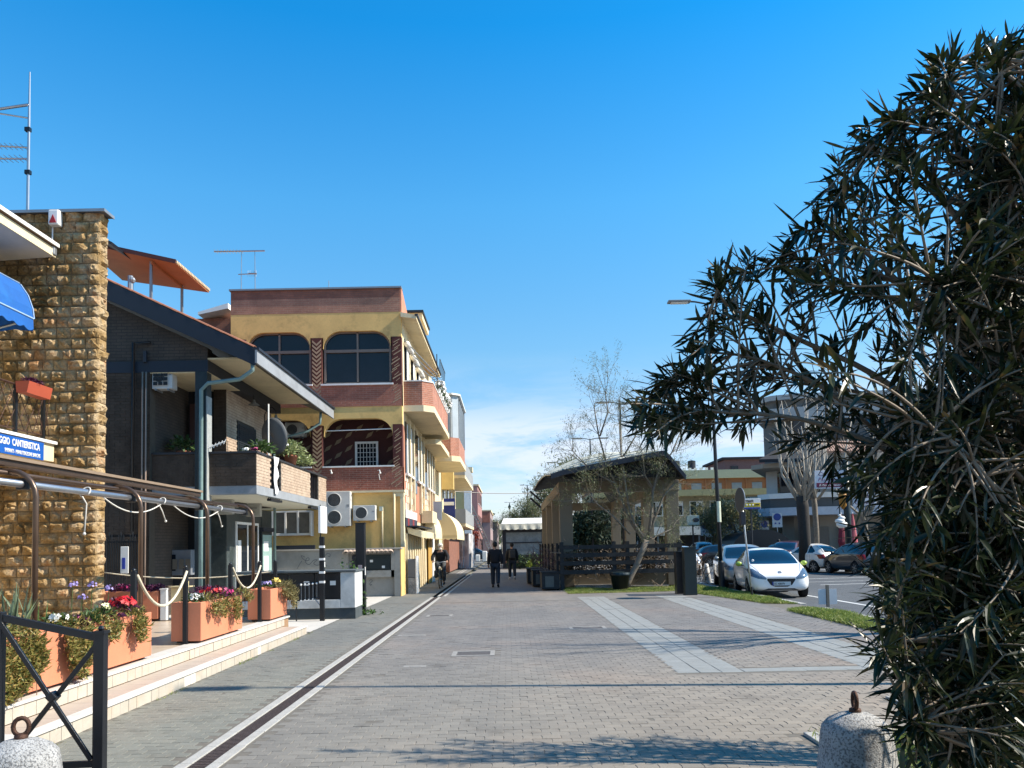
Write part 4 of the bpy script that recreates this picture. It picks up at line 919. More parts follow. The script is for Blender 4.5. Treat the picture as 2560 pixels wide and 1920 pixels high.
# satellite dish, lamps and pots on the balcony
dc = P(686, 1090, 21.3)
t = thing('satellite_dish', 'grey satellite dish on a short pole at the cottage balcony', 'satellite dish', (BX1-.1, 21.3, zbt), world=True)
dm = MB(); n = 28
nrm = Vector((.45, .85, .22)).normalized(); ux = nrm.cross(Vector((0, 0, 1))).normalized(); uz = ux.cross(nrm)
for rr, dp in ((0.001, 0), (.12, .008), (.24, .03), (.36, .068), (.46, .11)):
    for j in range(n):
        a = 2*PI*j/n; dm.v.append(tuple(dc + (ux*math.cos(a)+uz*math.sin(a)*1.1)*rr + nrm*(dp-.1)))
for i in range(4):
    for j in range(n): a = i*n+j; b_ = i*n+(j+1) % n; dm.f.append((a, b_, b_+n, a+n))
o = dm.build('reflector', M_('dish_grey', (.14, .15, .16), .5, .06), t, smooth=True); o.modifiers.new('s', 'SOLIDIFY').thickness = .012
pz = P(671, 1010, 21.0); MB().tube([(pz.x, 21.0, zbt-.3), (pz.x, 21.0, pz.z)], .022, 8).build('pole', mwhite, t); MB().tube([dc-uz*.42, dc-uz*.3+nrm*.42], .014, 6).build('feed_arm', mwhite, t); MB().ball(dc-uz*.3+nrm*.45, .035, 8).build('receiver', mwhite, t)
def potplant(p, r, n, lab, tub=True, m=None):
    t = thing('potted_plant', lab, 'potted plant', tuple(p))
    if tub: MB().lathe([(r*.4, 0), (r*.55, .22), (r*.6, .22), (r*.6, .27), (r*.5, .27)], tuple(p), 16).build('pot', M_('clay_pot', (.36, .14, .08), .8), t, smooth=True)
    V, F = bushy((p[0], p[1], p[2]+.3), r*1.25, n, .12, .07, m or lgreen, (1, 1, .9)); foliage('foliage', V, F, m or lgreen, t)
lpal = leafmat('variegated_leaf', [(.08, .14, .04), (.25, .30, .12), (.5, .5, .35)], .5, 25, trans=.2)
pp = Q(727, 1150, BX1-.08); potplant((pp.x, pp.y, zbt+.02), .34, 420, 'potted ivy with pale leaves beside the satellite dish', m=lpal)
pp = Q(752, 1160, BX1-.08); potplant((pp.x, pp.y+.2, zbt-.15), .3, 260, 'trailing ivy hanging over the balcony coping', tub=False, m=lpal)
pp = Q(652, 1110, BX1-.2); potplant((pp.x, pp.y, zbt-.2), .28, 220, 'green shrub behind the satellite dish', m=lgreen)
pp = Q(630, 1118, BX1-.2); flowers((pp.x, 19.4, zbt+.05), .14, 120, lpurple, pm_, 14, .03, 'pinkish flowers on the balcony left of the dish')
pp = P(608, 1118, 19.2); flowers((pp.x, 19.3, zbt+.04), .12, 60, lgreen, pw, 16, .035, 'white and blue flowers on the balcony corner')
pp = P(462, 1100, 20.0); potplant((pp.x, 19.9, zbt-.1), .3, 200, 'dark potted plant inside the cottage loggia', m=lgreen)
t = thing('old_antenna', 'small folded white antenna on the balcony beside the column', 'antenna', tuple(P(545, 1115, 18.95))); a = P(520, 1120, 18.95); b2 = P(562, 1104, 18.95)
MB().tube([a, b2], .018, 6).build('boom', mwhite, t)
mm = MB()
for k in range(6): q = a.lerp(b2, k/5); mm.tube([q+Vector((-.03, 0, -.06)), q+Vector((.03, 0, .06))], .01, 5)
mm.build('elements', mwhite, t)
def walllamp(p, lab, s=1):
    t = thing('wall_lamp', lab, 'lamp', tuple(p), group='swan neck lamps under the cottage eave'); p = Vector(p)
    MB().tube([p+Vector((-.35, 0, -.2)), p+Vector((-.35, 0, .1)), p+Vector((-.25, 0, .3)), p+Vector((-.1, 0, .33)), p+Vector((0, 0, .2)), p+Vector((0, 0, .1))], .014, 6).build('arm', mblack, t, smooth=True)
    MB().lathe([(.03, .1), (.05, .02), (.16, -.05), (.165, -.055), (.02, -.03)], tuple(p), 18).build('shade', M_('lamp_shade_grey', (.25, .27, .27), .5), t, smooth=True)
walllamp(P(635, 1008, 22.3), 'swan neck wall lamp over the shuttered door'); walllamp(P(690, 1045, 23.6), 'swan neck wall lamp at the end of the cottage wall')
# iron fence and tool rack between stone wall and cottage, roof terrace canopy
a0 = P(268, 1330, 17.5); a1 = P(350, 1330, 17.5); b0 = P(300, 1500, 17.5)
t = thing('iron_gate', 'wrought iron gate in front of the cottage beside the stone wall', 'gate', (a0.x, 17.5, 0)); g = MB()
for k in range(15): x = a0.x+(a1.x-a0.x)*k/14; MB().tube([(x, 17.5, .1), (x, 17.5, a0.z-.1+.1*math.sin(k*1.3))], .013, 6).build('bar', mblack, t)
for z in (.25, a0.z-.25): MB().box(a0.x, a1.x, 17.48, 17.52, z, z+.04).build('rail', mblack, t)
MB().box(a0.x, a1.x, 17.56, 17.6, a0.z-.12, a0.z-.06).build('rail', mblack, t)
t = thing('white_apron', 'white cloth with a blue mark hanging on the iron gate', 'cloth', (a0.x+.3, 17.44, 1.5)); MB().box(a0.x+.34, a0.x+.52, 17.42, 17.44, 1.15, 1.75).build('cloth', mwhite, t, bevel=.01); MB().box(a0.x+.38, a0.x+.45, 17.41, 17.419, 1.25, 1.5).build('mark', M_('blue_print', (.03, .06, .4), .5), t)
t = thing('roof_canopy', 'terracotta coloured flat canopy over the roof terrace', 'canopy', (-11, 24, 9)); mcan = M_('orange_canopy', (.50, .20, .085), .75, .12, 2, dirt=(.3, .1, .05), dirtamt=.3)
pA = P(440, 656, 23.0); pB = P(200, 604, 23.0)
MB().add([(pA.x, 23.0, pA.z), (pA.x, 25.6, pA.z-.03), (pB.x, 25.6, pB.z-.25), (pB.x, 23.0, pB.z)], [(0, 1, 2, 3)]).build('underside', mcan, t).modifiers.new('s', 'SOLIDIFY').thickness = .04
MB().bar(pA+Vector((0, -.03, .02)), pB+Vector((0, -.03, .02)), .04, .12).build('front_edge', M_('dark_red_edge', (.10, .03, .025), .6), t)
sc_ = MB()
for k in range(24): y = 23.0+k*.11; sc_.box(pA.x-.02, pA.x+.03, y, y+.07, pA.z-.02, pA.z+.06)
sc_.build('tile_ends', M_('pale_tile_end', (.62, .48, .30), .7), t)
for (px, pyt, pyb, Y) in ((378, 655, 745, 23.3), (455, 715, 780, 25.2), (330, 680, 700, 25.2)):
    a = P(px, pyt, Y); MB().box(a.x-.035, a.x+.035, Y-.035, Y+.035, zr(-9.5)-1, a.z+.05).build('post', mgrey, t)
MB().bar(P(378, 655, 23.1), P(455, 718, 25.2), .05, .08).build('strut', mcan, t)
a = P(326, 690, 21); MB().tube([(a.x, 21, zr(a.x)-.3), (a.x, 21, a.z), ], .07, 8).ball((a.x+.05, 21, a.z-.12), .09, 8).build('chimney_cowl', mgrey, label='small grey chimney cowl on the cottage roof below the canopy', cat='chimney')
a = P(262, 600, 23); b2 = P(310, 632, 23); MB().bar(a-Vector((1, 0, -.4)), b2, 1.5, .08).build('roof_edge', mband, ct)
# ------------------------------------------------------------------ yellow building
YB = 27.0; FX = -3.63
yb = thing('yellow_building', 'yellow stucco apartment building with red brick bands, arched windows and herringbone piers', 'building', (FX, YB, 0))
def zf_(py, px=900): return P(px, py, YB).z
def xf(px, py=1000): return P(px, py, YB).x
XL = xf(577, 760)
Z = dict(top=zf_(722), b1=zf_(744), b2=zf_(781), w1t=zf_(827), w1b=zf_(961), bb=zf_(1016), l2t=zf_(1046), l2b=zf_(1166), lb=zf_(1227))
W1 = [(xf(616, 900), xf(776, 900)), (xf(808, 900), xf(977, 900))]; W2 = [(xf(681, 1100), xf(776, 1100)), (xf(810, 1100), xf(982, 1100))]
W2[0] = (xf(640, 1100), W2[0][1])
YE = 37.8
# core volumes behind the facade
MB().box(XL, FX-.35, YB+1.6, YE, 0, Z['top']).box(XL, FX-.3, YB+.02, YB+1.6, Z['b2'], Z['top']).box(XL, FX-.02, YB+.02, YB+1.6, 0, Z['lb']).build('core', mstuc, yb)
MB().box(XL, FX-.3, YB+.02, YB+1.6, Z['w1b'], Z['w1b']+.0).box(XL, FX-.05, YB+.25, YB+1.6, Z['w1b']-.25, Z['w1b']-.02).box(XL, FX-.05, YB+.25, YB+1.6, Z['l2b']-.2, Z['l2b']-.02).build('floor_slab', mcream, yb)
MB().box(XL, FX-.03, YB, YB+.25, Z['b1'], Z['top']).build('parapet', mdbrick, yb)
MB().box(XL, FX-.03, YB-.006, YB+.25, Z['b2'], Z['b1']-.002).build('brick_band', brickmat('red_brick_upper', (.48, .23, .15), (.41, .195, .13), (.45, .3, .2), .25, .07, .006), yb)
MB().box(XL-.05, FX+.03, YB-.06, YB+.35, Z['top'], Z['top']+.06).build('roof_coping', mgrey, yb)
def arch_wall(x0, x1, zt, zb, openings, zo, r, m, name='stucco_band'):
    b = MB(); b.box(x0, x1, YB, YB+.25, zo, zt); xs = [x0]+[v for o in openings for v in o]+[x1]
    for i in range(0, len(xs), 2): b.box(xs[i], xs[i+1], YB, YB+.25, zb, zo)
    for (a, c) in openings:
        for s, xc in ((1, a), (-1, c)):
            pts = [(xc, YB, zo), (xc+s*r, YB, zo)] + [(xc+s*(r-r*math.sin(t)), YB, zo-r+r*math.cos(t)) for t in np.linspace(.15, PI/2, 7)]
            b.prism(pts, (0, .25, 0))
    b.build(name, m, yb)
arch_wall(XL, FX, Z['b2']-.002, zf_(843), W1, Z['w1t'], .62, mstuc)
# first floor lower band (arches of the loggia)
xp0, xp1 = xf(779, 950), xf(805, 950); xc0 = xf(979, 950)
arch_wall(XL, FX, Z['bb'], zf_(1062), W2, Z['l2t'], .62, mstuc)
for z0, z1 in ((Z['bb'], zf_(843)), (Z['lb'], zf_(1062))):
    MB().box(xp0, xp1, YB-.01, YB+.25, z0+.0, z1).build('pier', M_('dark_red_pier', (.12, .035, .028), .85, .15, 8), yb)
    MB().box(xc0+.02, FX, YB-.01, YB+.3, z0+.0, z1).build('corner_pier', MAT['dark_red_pier'], yb)
    MB().box(XL, W1[0][0] if z0 == Z['bb'] else W2[0][0], YB, YB+.25, z0, z1).build('left_pier', mdbrick, yb)
mchev = M_('tan_brick_slip', (.46, .32, .20), .85, .15, 8)
cb = MB(); w = (xp1-xp0)/2-.03
for s in (-1, 1): cb.prism([(0, 0, -.05), (s*w, 0, .09), (s*w, 0, .165), (0, 0, .025)], (0, -.014, 0))
cme = cb.mesh('brick_chevron'); cme.materials.append(mchev)
def flipz(me):
    m2 = me.copy(); m2.transform(Matrix.Diagonal((1, 1, -1, 1))); m2.flip_normals(); return m2
for z0, z1 in ((Z['bb']+.1, zf_(848)), (Z['lb']+.55, zf_(1070))):
    n = int((z1-z0)/.147)
    for i in range(n):
        o = bpy.data.objects.new('brick_chevron', cme); COL.objects.link(o); o.parent = yb; o.location = Vector(((xp0+xp1)/2, YB-.011, z0+.05+i*.147)) - yb.location
        
dg = MB(); dg.prism([(-.16, 0, -.10), (.14, 0, .10), (.14, 0, .145), (-.16, 0, -.055)], (0, -.014, 0)); dme = dg.mesh('brick_slip'); dme.materials.append(mchev)
for z0, z1 in ((Z['bb']+.1, zf_(848)), (Z['lb']+.1, zf_(1070))):
    z = z0
    while z < z1-.1:
        if random.random() < .86:
            o = bpy.data.objects.new('brick_slip', dme); COL.objects.link(o); o.parent = yb; L = random.uniform(.45, 1.0)
            o.location = Vector(((xc0+FX)/2+random.uniform(-.08, .06), YB-.012, z+.08)) - yb.location; o.scale = (L, 1, L); o.rotation_euler = (0, random.uniform(-.12, .1), 0)
        z += .105
MB().box(XL, FX, YB-.02, YB+.28, Z['bb'], Z['w1b']-.03).build('brick_band', mred, yb)
MB().box(XL, FX, YB-.02, YB+.28, Z['lb'], Z['l2b']-.03).build('brick_band', brickmat('red_brick_low', (.40, .12, .075), (.32, .10, .065), (.42, .26, .2), .25, .07, .007), yb)
for (a, c) in W1:
    MB().box(a-.08, c+.08, YB-.07, YB+.3, Z['w1b']-.03, Z['w1b']+.03).build('window_sill', mwhite, yb)
    fr = MB(); zt = Z['w1t']; zb = Z['w1b']+.03; xm = (a+c)/2; zm = zf_(875)
    MB().box(a, c, YB+.2, YB+.23, zb, zt).build('window_pane', mglass, yb)
    fm = M_('bronze_window_frame', (.23, .185, .15), .5, .1, 5)
    fr.box(a, a+.07, YB+.12, YB+.2, zb, zt-.5).box(c-.07, c, YB+.12, YB+.2, zb, zt-.5).box(xm-.03, xm+.03, YB+.12, YB+.2, zb, zt).box(a, c, YB+.115, YB+.2, zm-.05, zm+.05).box(a, c, YB+.12, YB+.2, zb, zb+.07)
    N = 9
    for s, xc in ((1, a), (-1, c)):
        pth = [(xc+s*(.62-.60*math.sin(t)), YB+.16, zt-.62+.60*math.cos(t)) for t in np.linspace(0, PI/2, N)]
        fr.tube(pth, .035, 6)
    fr.box(a+.6, c-.6, YB+.12, YB+.2, zt-.05, zt-.002); fr.build('window_frame', fm, yb)
# loggia
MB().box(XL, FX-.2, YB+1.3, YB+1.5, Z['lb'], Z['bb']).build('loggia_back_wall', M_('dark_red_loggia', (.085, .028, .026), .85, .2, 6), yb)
MB().box(FX-.2, FX-.02, YB+.3, YB+1.5, Z['lb'], zf_(1062)).build('loggia_side_wall', mdbrick, yb)
for (a, c) in W2:
    MB().box(a-.05, c+.05, YB-.06, YB+.3, Z['l2b']-.03, Z['l2b']+.02).build('loggia_sill', mwhite, yb)
MB().tube([(W2[1][0], YB+.1, zf_(1075)), (W2[1][1], YB+.1, zf_(1072))], .018, 6).build('curtain_rail', mwhite, yb)
lw0 = P(889, 1164, YB+1.29); lw1 = P(946, 1104, YB+1.29)
MB().box(lw0.x, lw0.x+.07, YB+1.2, YB+1.29, lw0.z-.2, lw1.z).box(lw1.x-.07, lw1.x, YB+1.2, YB+1.29, lw0.z-.2, lw1.z).box(lw0.x+.07, lw1.x-.07, YB+1.2, YB+1.29, lw1.z-.07, lw1.z).build('window_frame', mwhite, yb)
MB().box(lw0.x+.07, lw1.x-.07, YB+1.26, YB+1.29, lw0.z-.2, lw1.z-.07).build('window_pane', mglass, yb)
g = MB()
for k in range(7): x = lw0.x+.07+(lw1.x-lw0.x-.14)*k/6; g.box(x-.008, x+.008, YB+1.22, YB+1.24, lw0.z-.2, lw1.z-.07)
for k in range(7): z = lw0.z-.2+(lw1.z-lw0.z+.13)*k/6; g.box(lw0.x+.07, lw1.x-.07, YB+1.215, YB+1.235, z-.008, z+.008)
g.build('window_grille', mwhite, yb)
dm_ = MB().prism([(-.15, 0, -.14), (.06, 0, -.04), (.15, 0, .14), (-.06, 0, .04)], (0, -.012, 0)).mesh('brick_diamond'); dm_.materials.append(M_('dim_tan_brick', (.26, .19, .12), .9))
for i in range(12):
    for j in range(7):
        if (i+j) % 2: continue
        p = P(690+i*26, 1070+j*17, YB+1.29); 
        if lw0.x-.15 < p.x < lw1.x+.15 and p.z < lw1.z+.15 or p.z > Z['bb']-.2 or p.x > FX-.4: continue
        o = bpy.data.objects.new('brick_diamond', dm_); COL.objects.link(o); o.parent = yb; o.location = Vector((p.x, YB+1.295, p.z)) - yb.location
for (px, py) in ((825, 1176), (945, 1176)):
    p = P(px, py, YB-.05); t = thing('wall_bracket', 'small white hook lamp bracket %s the loggia sill' % ('left under' if px < 900 else 'right under'), 'bracket', tuple(p), group='small brackets under the loggia sill')
    MB().tube([p, p+Vector((.1, -.28, -.02)), p+Vector((.12, -.3, -.1))], .018, 6).build('arm', mwhite, t); MB().ball(p+Vector((.12, -.3, -.12)), .04, 8).build('head', mwhite, t)
MB().tube([P(947, 1185, YB-.3), P(950, 1200, YB-.3)], .01, 5).build('cord', mwhite, yb)
MB().box(XL, FX+.06, YB-.1, YB+.2, Z['lb']-.07, Z['lb']).build('string_course', mcream, yb)
MB().box(FX-.35, FX+.03, YB-.05, YB+.3, Z['lb']-.22, Z['lb']-.07).build('corner_block', mcream, yb)
MB().box(FX-.1, FX+.02, YB-.04, YB+.2, 0, Z['lb']-.22).build('corner_strip', mcream, yb)
for px, h0, h1, r in ((986, 1235, 1372, .035), (956, 1268, 1372, .03)):
    a = P(px, h1, YB-.08); b = P(px, h0, YB-.08); MB().tube([a, b], r, 8).build('downpipe', mcream, yb, smooth=True)
p = P(953, 1272, YB-.09); MB().cbox(p, (.12, .1, .16)).build('pipe_box', M_('pale_green', (.45, .5, .42), .6), yb)
a = P(850, 1317, YB-.02); ac_unit((a.x, YB-.03, P(850, 1316, YB).z), .86, 1.19, .36, 'large double fan air conditioner on the yellow wall', fans=2)
a = P(915, 1302, YB-.02); ac_unit((a.x, YB-.03, a.z), .76, .52, .32, 'smaller single fan air conditioner beside the double one')
a = P(735, 1090, YB+.5); ac_unit((a.x, YB+.9, a.z), .7, .5, .3, 'dark air conditioner unit inside the left loggia')
# glazed frame under the cottage balcony end
a = P(682, 1340, YB-.1); b = P(776, 1276, YB-.1); t = thing('window_frame_unit', 'white three pane window on the yellow wall below the balcony end', 'window', (a.x, YB, a.z)); n = 3
MB().box(a.x, b.x, YB-.08, YB, a.z, b.z).build('pane', M_('grey_glass', (.20, .19, .17), .2, .3, 2), t)
f = MB(); f.box(a.x, b.x, YB-.12, YB-.08, b.z-.06, b.z).box(a.x, b.x, YB-.12, YB-.08, a.z, a.z+.08)
for i in range(4): x = a.x+(b.x-a.x)*i/3; f.box(x-.035, x+.035, YB-.125, YB-.08, a.z, b.z)
f.build('frame', mwhite, t, bevel=.006); MB().box(b.x+.06, b.x+.1, YB-.32, YB-.02, a.z-.03, b.z-.02).build('open_leaf', mwhite, t)
# low roof piece on the left and roof furniture
a = P(533, 800, 29); b = P(580, 785, 29); MB().box(a.x-1, b.x+.3, 28.8, 34, a.z-1.6, a.z).build('side_wing', mdbrick, yb); MB().prism([(a.x-.3, 28.3, a.z+.0), (b.x+.1, 28.3, b.z), (b.x+.1, 28.3, b.z+.2), (a.x-.3, 28.3, a.z+.1)], (0, 5, 0)).build('side_roof', mwhite, yb)
def antenna(base, top, booms, lab):
    t = thing('tv_antenna', lab, 'antenna', tuple(base), group='thin antennas on the yellow building roof'); MB().tube([base, top], [.022, .014], 6).build('mast', malu, t)
    for (p, q, r) in booms: MB().tube([p, q], r, 6).build('boom', malu, t)
    return t
Y_ = 29
t = antenna(P(603, 726, Y_), P(604, 627, Y_), [(P(535, 629, Y_), P(662, 627, Y_), .028), (P(596, 686, Y_), P(640, 684, Y_), .02)], 'left antenna mast with long horizontal boom on the yellow building')
el = MB()
for k in range(9): q = P(540+k*8, 629, Y_); el.tube([q-Vector((0, .2, 0)), q+Vector((0, .2, 0))], .008, 4)
el.build('elements', malu, t)
t = antenna(P(638, 726, Y_), P(637, 625, Y_), [(P(622, 684, Y_), P(642, 684, Y_), .03)], 'right antenna mast with small dipole on the yellow building'); el = MB()
for k in range(5):
    q = P(620+k*5, 684, Y_); el.tube([q-Vector((0, 0, .12)), q+Vector((0, 0, .12))], .01, 4)
el.build('elements', malu, t)
antenna(P(822, 722, YB+1), P(822, 702, YB+1), [], 'short stub pole on the parapet of the yellow building')
# --- street side of the yellow building
def sidez(py, px, X=FX): return Q(px, py, X).z
MB().box(FX-.35, FX, YB+.3, YE, zf_(1062), Z['b2']).build('street_wall', mcream, yb)
MB().box(FX-.35, FX, YB+.3, YE, 2.6, zf_(1062)).build('street_wall_lower', M_('pink_brick_wall', (.50, .23, .14), .85, .15, 3), yb)
MB().box(FX-.35, FX, YB+.26, YE, 0, 2.6).build('street_wall_base', mcream, yb)
# pitched top volume and brick slope
MB().prism([(FX-.03, YB, Z['top']), (FX-.03, YB, Z['b2']-.0), (FX+.0, YB+.0, Z['b2']), (FX, YB+2.2, Z['b2']), (FX, YB, Z['top'])][:0] or [(FX-.05, YB+.01, Z['b2']), (FX-.05, YB+3.0, Z['b2']), (FX-.05, YB+.3, Z['top']), (FX-.05, YB+.01, Z['top'])], (.07, 0, 0)).build('gable_return', M_('pink_brick', (.55, .24, .15), .85, .15, 5), yb)
MB().box(FX-2.5, FX-.3, YB+3.6, YE, Z['b2'], Z['top']-.35).build('attic_wall', mcream, yb)
e0 = Q(1066, 745, FX+.45)
MB().box(FX-3, FX+.45, YB+2.8, YB+5.2, Z['top']-.28, Z['top']-.05).build('attic_roof', mcream, yb)
MB().box(FX-3, FX+.5, YB+2.7, YB+5.3, Z['top']-.05, Z['top']+.04).build('attic_roof_tiles', mband, yb)
# eave slab plus sloping cloth
zE = P(1020, 792, YB).z
MB().prism([(FX, YB-.1, zE+.15), (FX+.55, YB-.1, zE+.02), (FX+.55, YB-.1, zE-.1), (FX, YB-.1, zE-.02)], (0, 9.6, 0)).build('eave', mcream, yb)
MB().box(FX+.5, FX+.6, YB-.12, YB+9.55, zE-.0, zE+.07).build('eave_gutter', mband, yb)
# second floor windows / shutters and sunlit curtains
mcurt = M_('white_awning_roll', (.75, .72, .66), .7, .08, 6)
for k in range(5):
    y = YB+.7+k*1.9; MB().box(FX, FX+.03, y, y+1.1, 7.5, 9.1).build('window_pane', mglass, yb); MB().box(FX, FX+.06, y+1.1, y+1.3, 6.8, 9.2).build('pilaster', mcream, yb)
    MB().tube([(FX+.12, y-.1, 8.9-.14*k*.3), (FX+.12, y+1.2, 8.9-.14*k*.3)], .11, 8).build('rolled_blind', mcurt, yb, smooth=True)
    MB().box(FX+.06, FX+.08, y+.2, y+.8, 7.5, 8.8).build('curtain', mcurt, yb)
# second floor brick balcony
bx = -2.62; y0_, y1_ = 27.45, 35.0; zb_ = 6.63; zt_ = 7.5
def chamf(X0, X1, y0, y1, c): return [(X0, y0), (X1-c, y0), (X1, y0+c), (X1, y1-c), (X1-c, y1), (X0, y1)]
def vprism(pts, z0, z1): return MB().prism([(x, y, z0) for x, y in pts], (0, 0, z1-z0))
mpb = brickmat('balcony_brick', (.50, .19, .115), (.42, .155, .095), (.5, .33, .25), .25, .07, .008)
vprism(chamf(FX, bx+.05, y0_-.06, y1_+.06, .35), zb_-.22, zb_).build('balcony_slab', mcream, yb); 
def ring(pts, z0, z1, w, m, name):
    b = MB(); n = len(pts)
    for i in range(n-1):
        a = Vector((*pts[i], 0)); c = Vector((*pts[i+1], 0)); d = (c-a).normalized(); nn = Vector((-d.y, d.x, 0))
        b.prism([tuple(a+Vector((0,0,z0))), tuple(c+Vector((0,0,z0))), tuple(c+nn*w+Vector((0,0,z0))), tuple(a+nn*w+Vector((0,0,z0)))], (0, 0, z1-z0))
    return b.build(name, m, yb)
ring(chamf(FX, bx, y0_, y1_, .35), zb_, zt_, .12, mpb, 'balcony_parapet'); ring(chamf(FX, bx+.02, y0_-.02, y1_, .35), zt_, zt_+.04, .17, mwhite, 'balcony_coping')
pole = P(1085, 950, 29.5)
MB().tube([(bx+.0, 29.6, zt_), (bx, 29.6, zt_+1.5)], .02, 6).build('pole', mblack, yb)
for k in range(3): MB().tube([(FX+.05, YB+.5+k*1.2, 9.0-.1*k), (bx, 29.6+k*1.2, 8.2)], .02, 6).build('awning_arm', mgrey, yb)
t = thing('curved_railing', 'black curved iron railing above the brick balcony of the yellow building', 'railing', (bx, 31, 8)); 
for k in range(7): MB().tube([(bx-.3, 30.0+k*.4, 8.35), (bx+.05, 30.0+k*.4, 8.45), (bx+.08, 30.0+k*.4, 8.9)], .012, 5).build('bar', mblack, t)
MB().tube([(bx+.08, 30, 8.9), (bx+.08, 32.5, 8.9)], .016, 5).build('rail', mblack, t)
for i in range(7):
    yy = 29.9+i*.75; t = thing('flower_pot', 'pot of white blossoms on the brick balcony coping, %s from the near end' % ('first', 'second', 'third', 'fourth', 'fifth', 'sixth', 'seventh')[i], 'flower pot', (bx+.02, yy, zt_+.04), group='white flower pots on the upper brick balcony')
    MB().lathe([(.07, zt_+.04), (.1, zt_+.2), (.08, zt_+.2)], (bx+.02, yy, 0), 12).build('pot', mwhite, t); V, F = petals((bx+.04, yy, zt_+.3), .2, 50, .07, 1); foliage('petals', V, F, pw, t)
    V, F = bushy((bx+.02, yy, zt_+.2), .16, 60, .08, .05, lgreen); foliage('foliage', V, F, lgreen, t)
MB().box(FX, FX+.7, YB+7.8, YB+8.6, 8.0, 8.9).build('upper_balcony', mpb, yb)
# first floor: tall windows, checker panel, far lower balcony slab
for k in range(9):
    y = YB+.62+k*1.16
    if k == 2 or k == 5:
        MB().box(FX, FX+.05, y, y+.9, 3.7, 6.2).build('window_pane', mglass, yb); continue
    MB().box(FX, FX+.04, y, y+.8, 4.25, 6.1).build('window_pane', mglass, yb); MB().box(FX, FX+.10, y+.8, y+1.0, 3.0, 6.3).build('pilaster', mcream, yb); MB().box(FX, FX+.12, y-.05, y+.85, 4.17, 4.25).build('window_sill', mwhite, yb)
    MB().box(FX+.04, FX+.05, y+.3, y+.55, 4.25, 6.05).build('shutter', mcurt, yb)
ck = MB().box(0, .02, .01, .24, .01, .24).mesh('checker_tile'); ck.materials.append(M_('cream_checker', (.78, .72, .58), .7))
for i in range(34):
    for j in range(5):
        if (i+j) % 2 or 10 <= i < 18: continue
        o = bpy.data.objects.new('checker_tile', ck); COL.objects.link(o); o.parent = yb; o.location = Vector((FX, YB+.5+i*.25, 2.95+j*.25)) - yb.location
vprism(chamf(FX, -2.85, 33.2, 38.5, .2), 6.0, 6.22).build('balcony_slab', mcream, yb)
vprism(chamf(FX-.3, -2.35, 38.6, 44.5, .4), 5.85, 6.12).build('balcony_slab', mcream, yb)
ring(chamf(FX-.3, -2.4, 38.65, 44.5, .4), 6.12, 7.05, .12, mpb, 'balcony_parapet')
mgp = M_('veranda_glass', (.42, .47, .50), .25, .1, 2)
vprism(chamf(FX-.3, -2.42, 38.75, 44.4, .35), 7.05, 9.2).build('glass_veranda', mgp, yb)
for k in range(7): MB().box(FX-.3+k*.2, FX-.27+k*.2, 38.7, 38.75, 7.05, 9.2).build('mullion', mgrey, yb)
for k in range(6): MB().box(-2.44, -2.38, 39.1+k*1.0, 39.14+k*1.0, 7.05, 9.2).build('mullion', mgrey, yb)
vprism(chamf(FX-.3, -2.3, 38.6, 44.6, .4), 9.2, 9.28).build('veranda_roof', mwhite, yb)
MB().box(-9, FX-.3, YE, 46, 0, 9.2).build('rear_block', mcream, yb)
# shop level
cols_ = [(.05, .06, .09), (.7, .68, .62), (.35, .05, .05), (.7, .68, .62), (.06, .07, .1), (.72, .7, .66)]
for i in range(7):
    for j in range(2):
        MB().box(FX, FX+.06, YB+.25+i*.48, YB+.70+i*.48, 2.35+j*.3, 2.64+j*.3).build('sign_panel', M_('sign_c%d' % ((i*2+j*3) % 6), cols_[(i*2+j*3) % 6], .6), yb)
for k in range(9):
    y = YB+.5+k*.72; MB().box(FX, FX+.07, y, y+.16, .0, 2.1).build('pilaster', mcream, yb); MB().box(FX, FX+.03, y+.2, y+.66, .0, 2.0).build('shutter', M_('cream_shutter', (.62, .54, .38), .6, .06, 3), yb)
MB().prism([(FX+.05, YB+.5, 2.32), (FX+.55, YB+.5, 2.18), (FX+.55, YB+.5, 1.95), (FX+.1, YB+.5, 2.1)], (0, 4.6, 0)).build('folded_awning', M_('cream_cloth', (.72, .62, .40), .8, .08, 3), yb)
MB().box(FX+.08, FX+.5, YB+.4, YB+5.1, 2.32, 2.37).build('awning_hood', mband, yb)
MB().box(FX+.06, FX+.09, 34.4, 35.9, 0, 2.0).build('yellow_door', M_('ochre_door', (.55, .33, .08), .6, .05), yb)
MB().box(FX+.06, FX+.1, 36.1, 37.2, 0, 2.2).build('shop_door', mwhite, yb)
